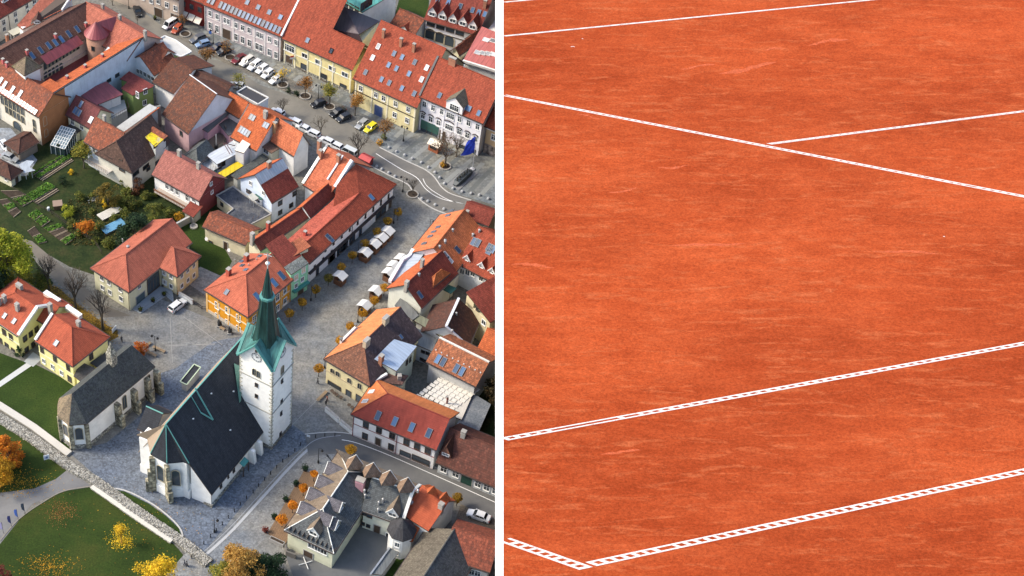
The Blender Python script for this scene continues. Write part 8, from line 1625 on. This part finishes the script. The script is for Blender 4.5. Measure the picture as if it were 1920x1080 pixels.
g = MB(); ed = [P((929, 1300), ZD + .05), P((944, 1300), ZD + .05), P((944, -260), ZD + .05), P((929, -260), ZD + .05)]; g.slab([ed], .35); link('court_edge_coping', g.mesh('court_edge_coping', plain((.86, .86, .86), .6, var=.02)), kind='structure')
g = MB(); c_ = P((1500, 540), ZD); g.box((c_.x + 20, c_.y, 0), 60, 70, ZD - .6); link('court_terrace', g.mesh('court_terrace', CONC), kind='structure')
# slide and drag marks: shallow films of paler dry clay with their own ragged outlines
SCF = ground((.40, .078, .026), (.45, .092, .034), (.50, .11, .045), .8, 3.0, bmp=.02)
for k_, (x0, y0, x1, y1, w_) in enumerate(((1348, 138, 1456, 118, 5), (1275, 128, 1342, 122, 3), (1513, 84, 1590, 73, 4), (1435, 95, 1466, 88, 2.5), (1260, 462, 1400, 455, 3.5), (1234, 316, 1291, 310, 2.5), (1141, 361, 1198, 353, 2.5), (1126, 850, 1203, 845, 4), (1640, 470, 1760, 476, 3), (960, 495, 1040, 500, 4), (1080, 215, 1130, 222, 2))):
    r_ = random.Random(k_); n_ = 15; up_ = []; dn_ = []
    for i in range(n_):
        t = i / (n_ - 1); e_ = sin(pi * min(1, max(.02, t))) ** .6 * w_; y_ = y0 + (y1 - y0) * t + 2 * sin(t * 5 + k_); x_ = x0 + (x1 - x0) * t
        up_.append(P((x_ + r_.uniform(-3, 3), y_ - e_ * r_.uniform(.25, 1)), ZD)); dn_.append(P((x_ + r_.uniform(-3, 3), y_ + e_ * r_.uniform(.25, 1)), ZD))
    m = MB(); m.slab([[p + Z * .012 for p in up_ + dn_[::-1]]], .01); link('scuff_mark', m.mesh('scuff_mark', SCF), kind='structure')
# ladder-like line tape: two rails and the rungs between them
def tape(label, f, t0, t1, wd, period, rail, worn=(), fill=.42):
    t0 = t0 - 1 if t0 > .1 and 'nearest' not in label and 'centre' not in label else t0; ts = [t0 + (t1 - t0) * i / 4000 for i in range(4001)]; ok = [t for t in ts if 944.5 < proj(f(t, wd / 2))[0] < 2150]; t0, t1 = ok[0], ok[-1]
    # f(t, s): court point at distance t along and s across
    a0 = f(t0, 0); o = thing('court_line', label, 'court line', a0); h = .05; L_ = a0
    def piece(name, tA, tB, sA, sB):
        q = [f(tA, sA) - L_, f(tB, sA) - L_, f(tB, sB) - L_, f(tA, sB) - L_]; m = MB(); m.slab([[p + Z * h for p in q]], h); link(name, m.mesh(name, TAPE), o)
    n = int((t1 - t0) / 1.2) + 1
    for i in range(n):
        a, b_ = t0 + (t1 - t0) * i / n, t0 + (t1 - t0) * (i + 1) / n
        piece('rail', a, b_, 0, rail * wd); piece('rail', a, b_, wd * (1 - rail), wd)
    k = int((t1 - t0) / period); r_ = random.Random(len(label)); m = MB(); cnt = 0
    for i in range(k):
        a = t0 + i * period
        if r_.random() < .03 or any(x0 < a < x1 for x0, x1 in worn): continue
        if cnt < 280: piece('rung', a, a + period * fill * r_.uniform(.8, 1.15), rail * wd, wd * (1 - rail)); cnt += 1
        else:
            q = [f(a, rail * wd) - L_, f(a + period * fill, rail * wd) - L_, f(a + period * fill, wd * (1 - rail)) - L_, f(a, wd * (1 - rail)) - L_]; m.slab([[p + Z * h for p in q]], h)
    if m.v: link('far_rungs', m.mesh('far_rungs', TAPE), o, kind='stuff')
tape('nearest sideline, rising to the right from the bottom corner', lambda t, s: CP(-.03 + s, t, .005), .035, 6.2, .053, .040, .24)
tape('baseline entering at the lower left and ending in the bottom corner', lambda t, s: CP(t, -.03 + s, .005), -.03, 1.6, .050, .042, .24)
tape('inner sideline crossing the lower half of the court', lambda t, s: CP(1.37 - .025 + s, t, .005), -.6, 7.2, .045, .045, .28, worn=((.97, 1.22),))
tape('service line crossing the court from upper left to the right edge', lambda t, s: CP(t, 5.49 - .02 + s, .005), .8, 11.5, .042, .055, .30, fill=.5)
tape('centre service line branching off to the right', lambda t, s: CP(5.485 - .025 + s, t, .005), 5.55, 12, .042, .055, .36, fill=.5)
tape('far inner sideline across the top of the court', lambda t, s: CP(9.6 - .025 + s, t, .005), 4, 14, .042, .12, .4, fill=.6)
tape('far outer sideline just touching the top left corner', lambda t, s: CP(10.97 - .025 + s, t, .005), 5, 14, .042, .12, .4, fill=.6)
for s, l, L_ in (((1074, 88), 'small curved pale scrap of line tape lying on the clay', .9), ((1092, 73), 'tiny pale stone above the tape scrap', .25), ((1770, 444), 'pale chip of stone on the right half of the clay', .3)):
    c = P(s, ZD); o = thing('scrap', l, 'debris', c); g = MB(); 
    for i in range(4): g.beam((i * L_ / 4 - L_ / 2, .12 * sin(i * .9), .08), ((i + 1) * L_ / 4 - L_ / 2, .12 * sin((i + 1) * .9), .08), .14, .06)
    link('scrap_piece', g.mesh('scrap_piece', TAPE), o)
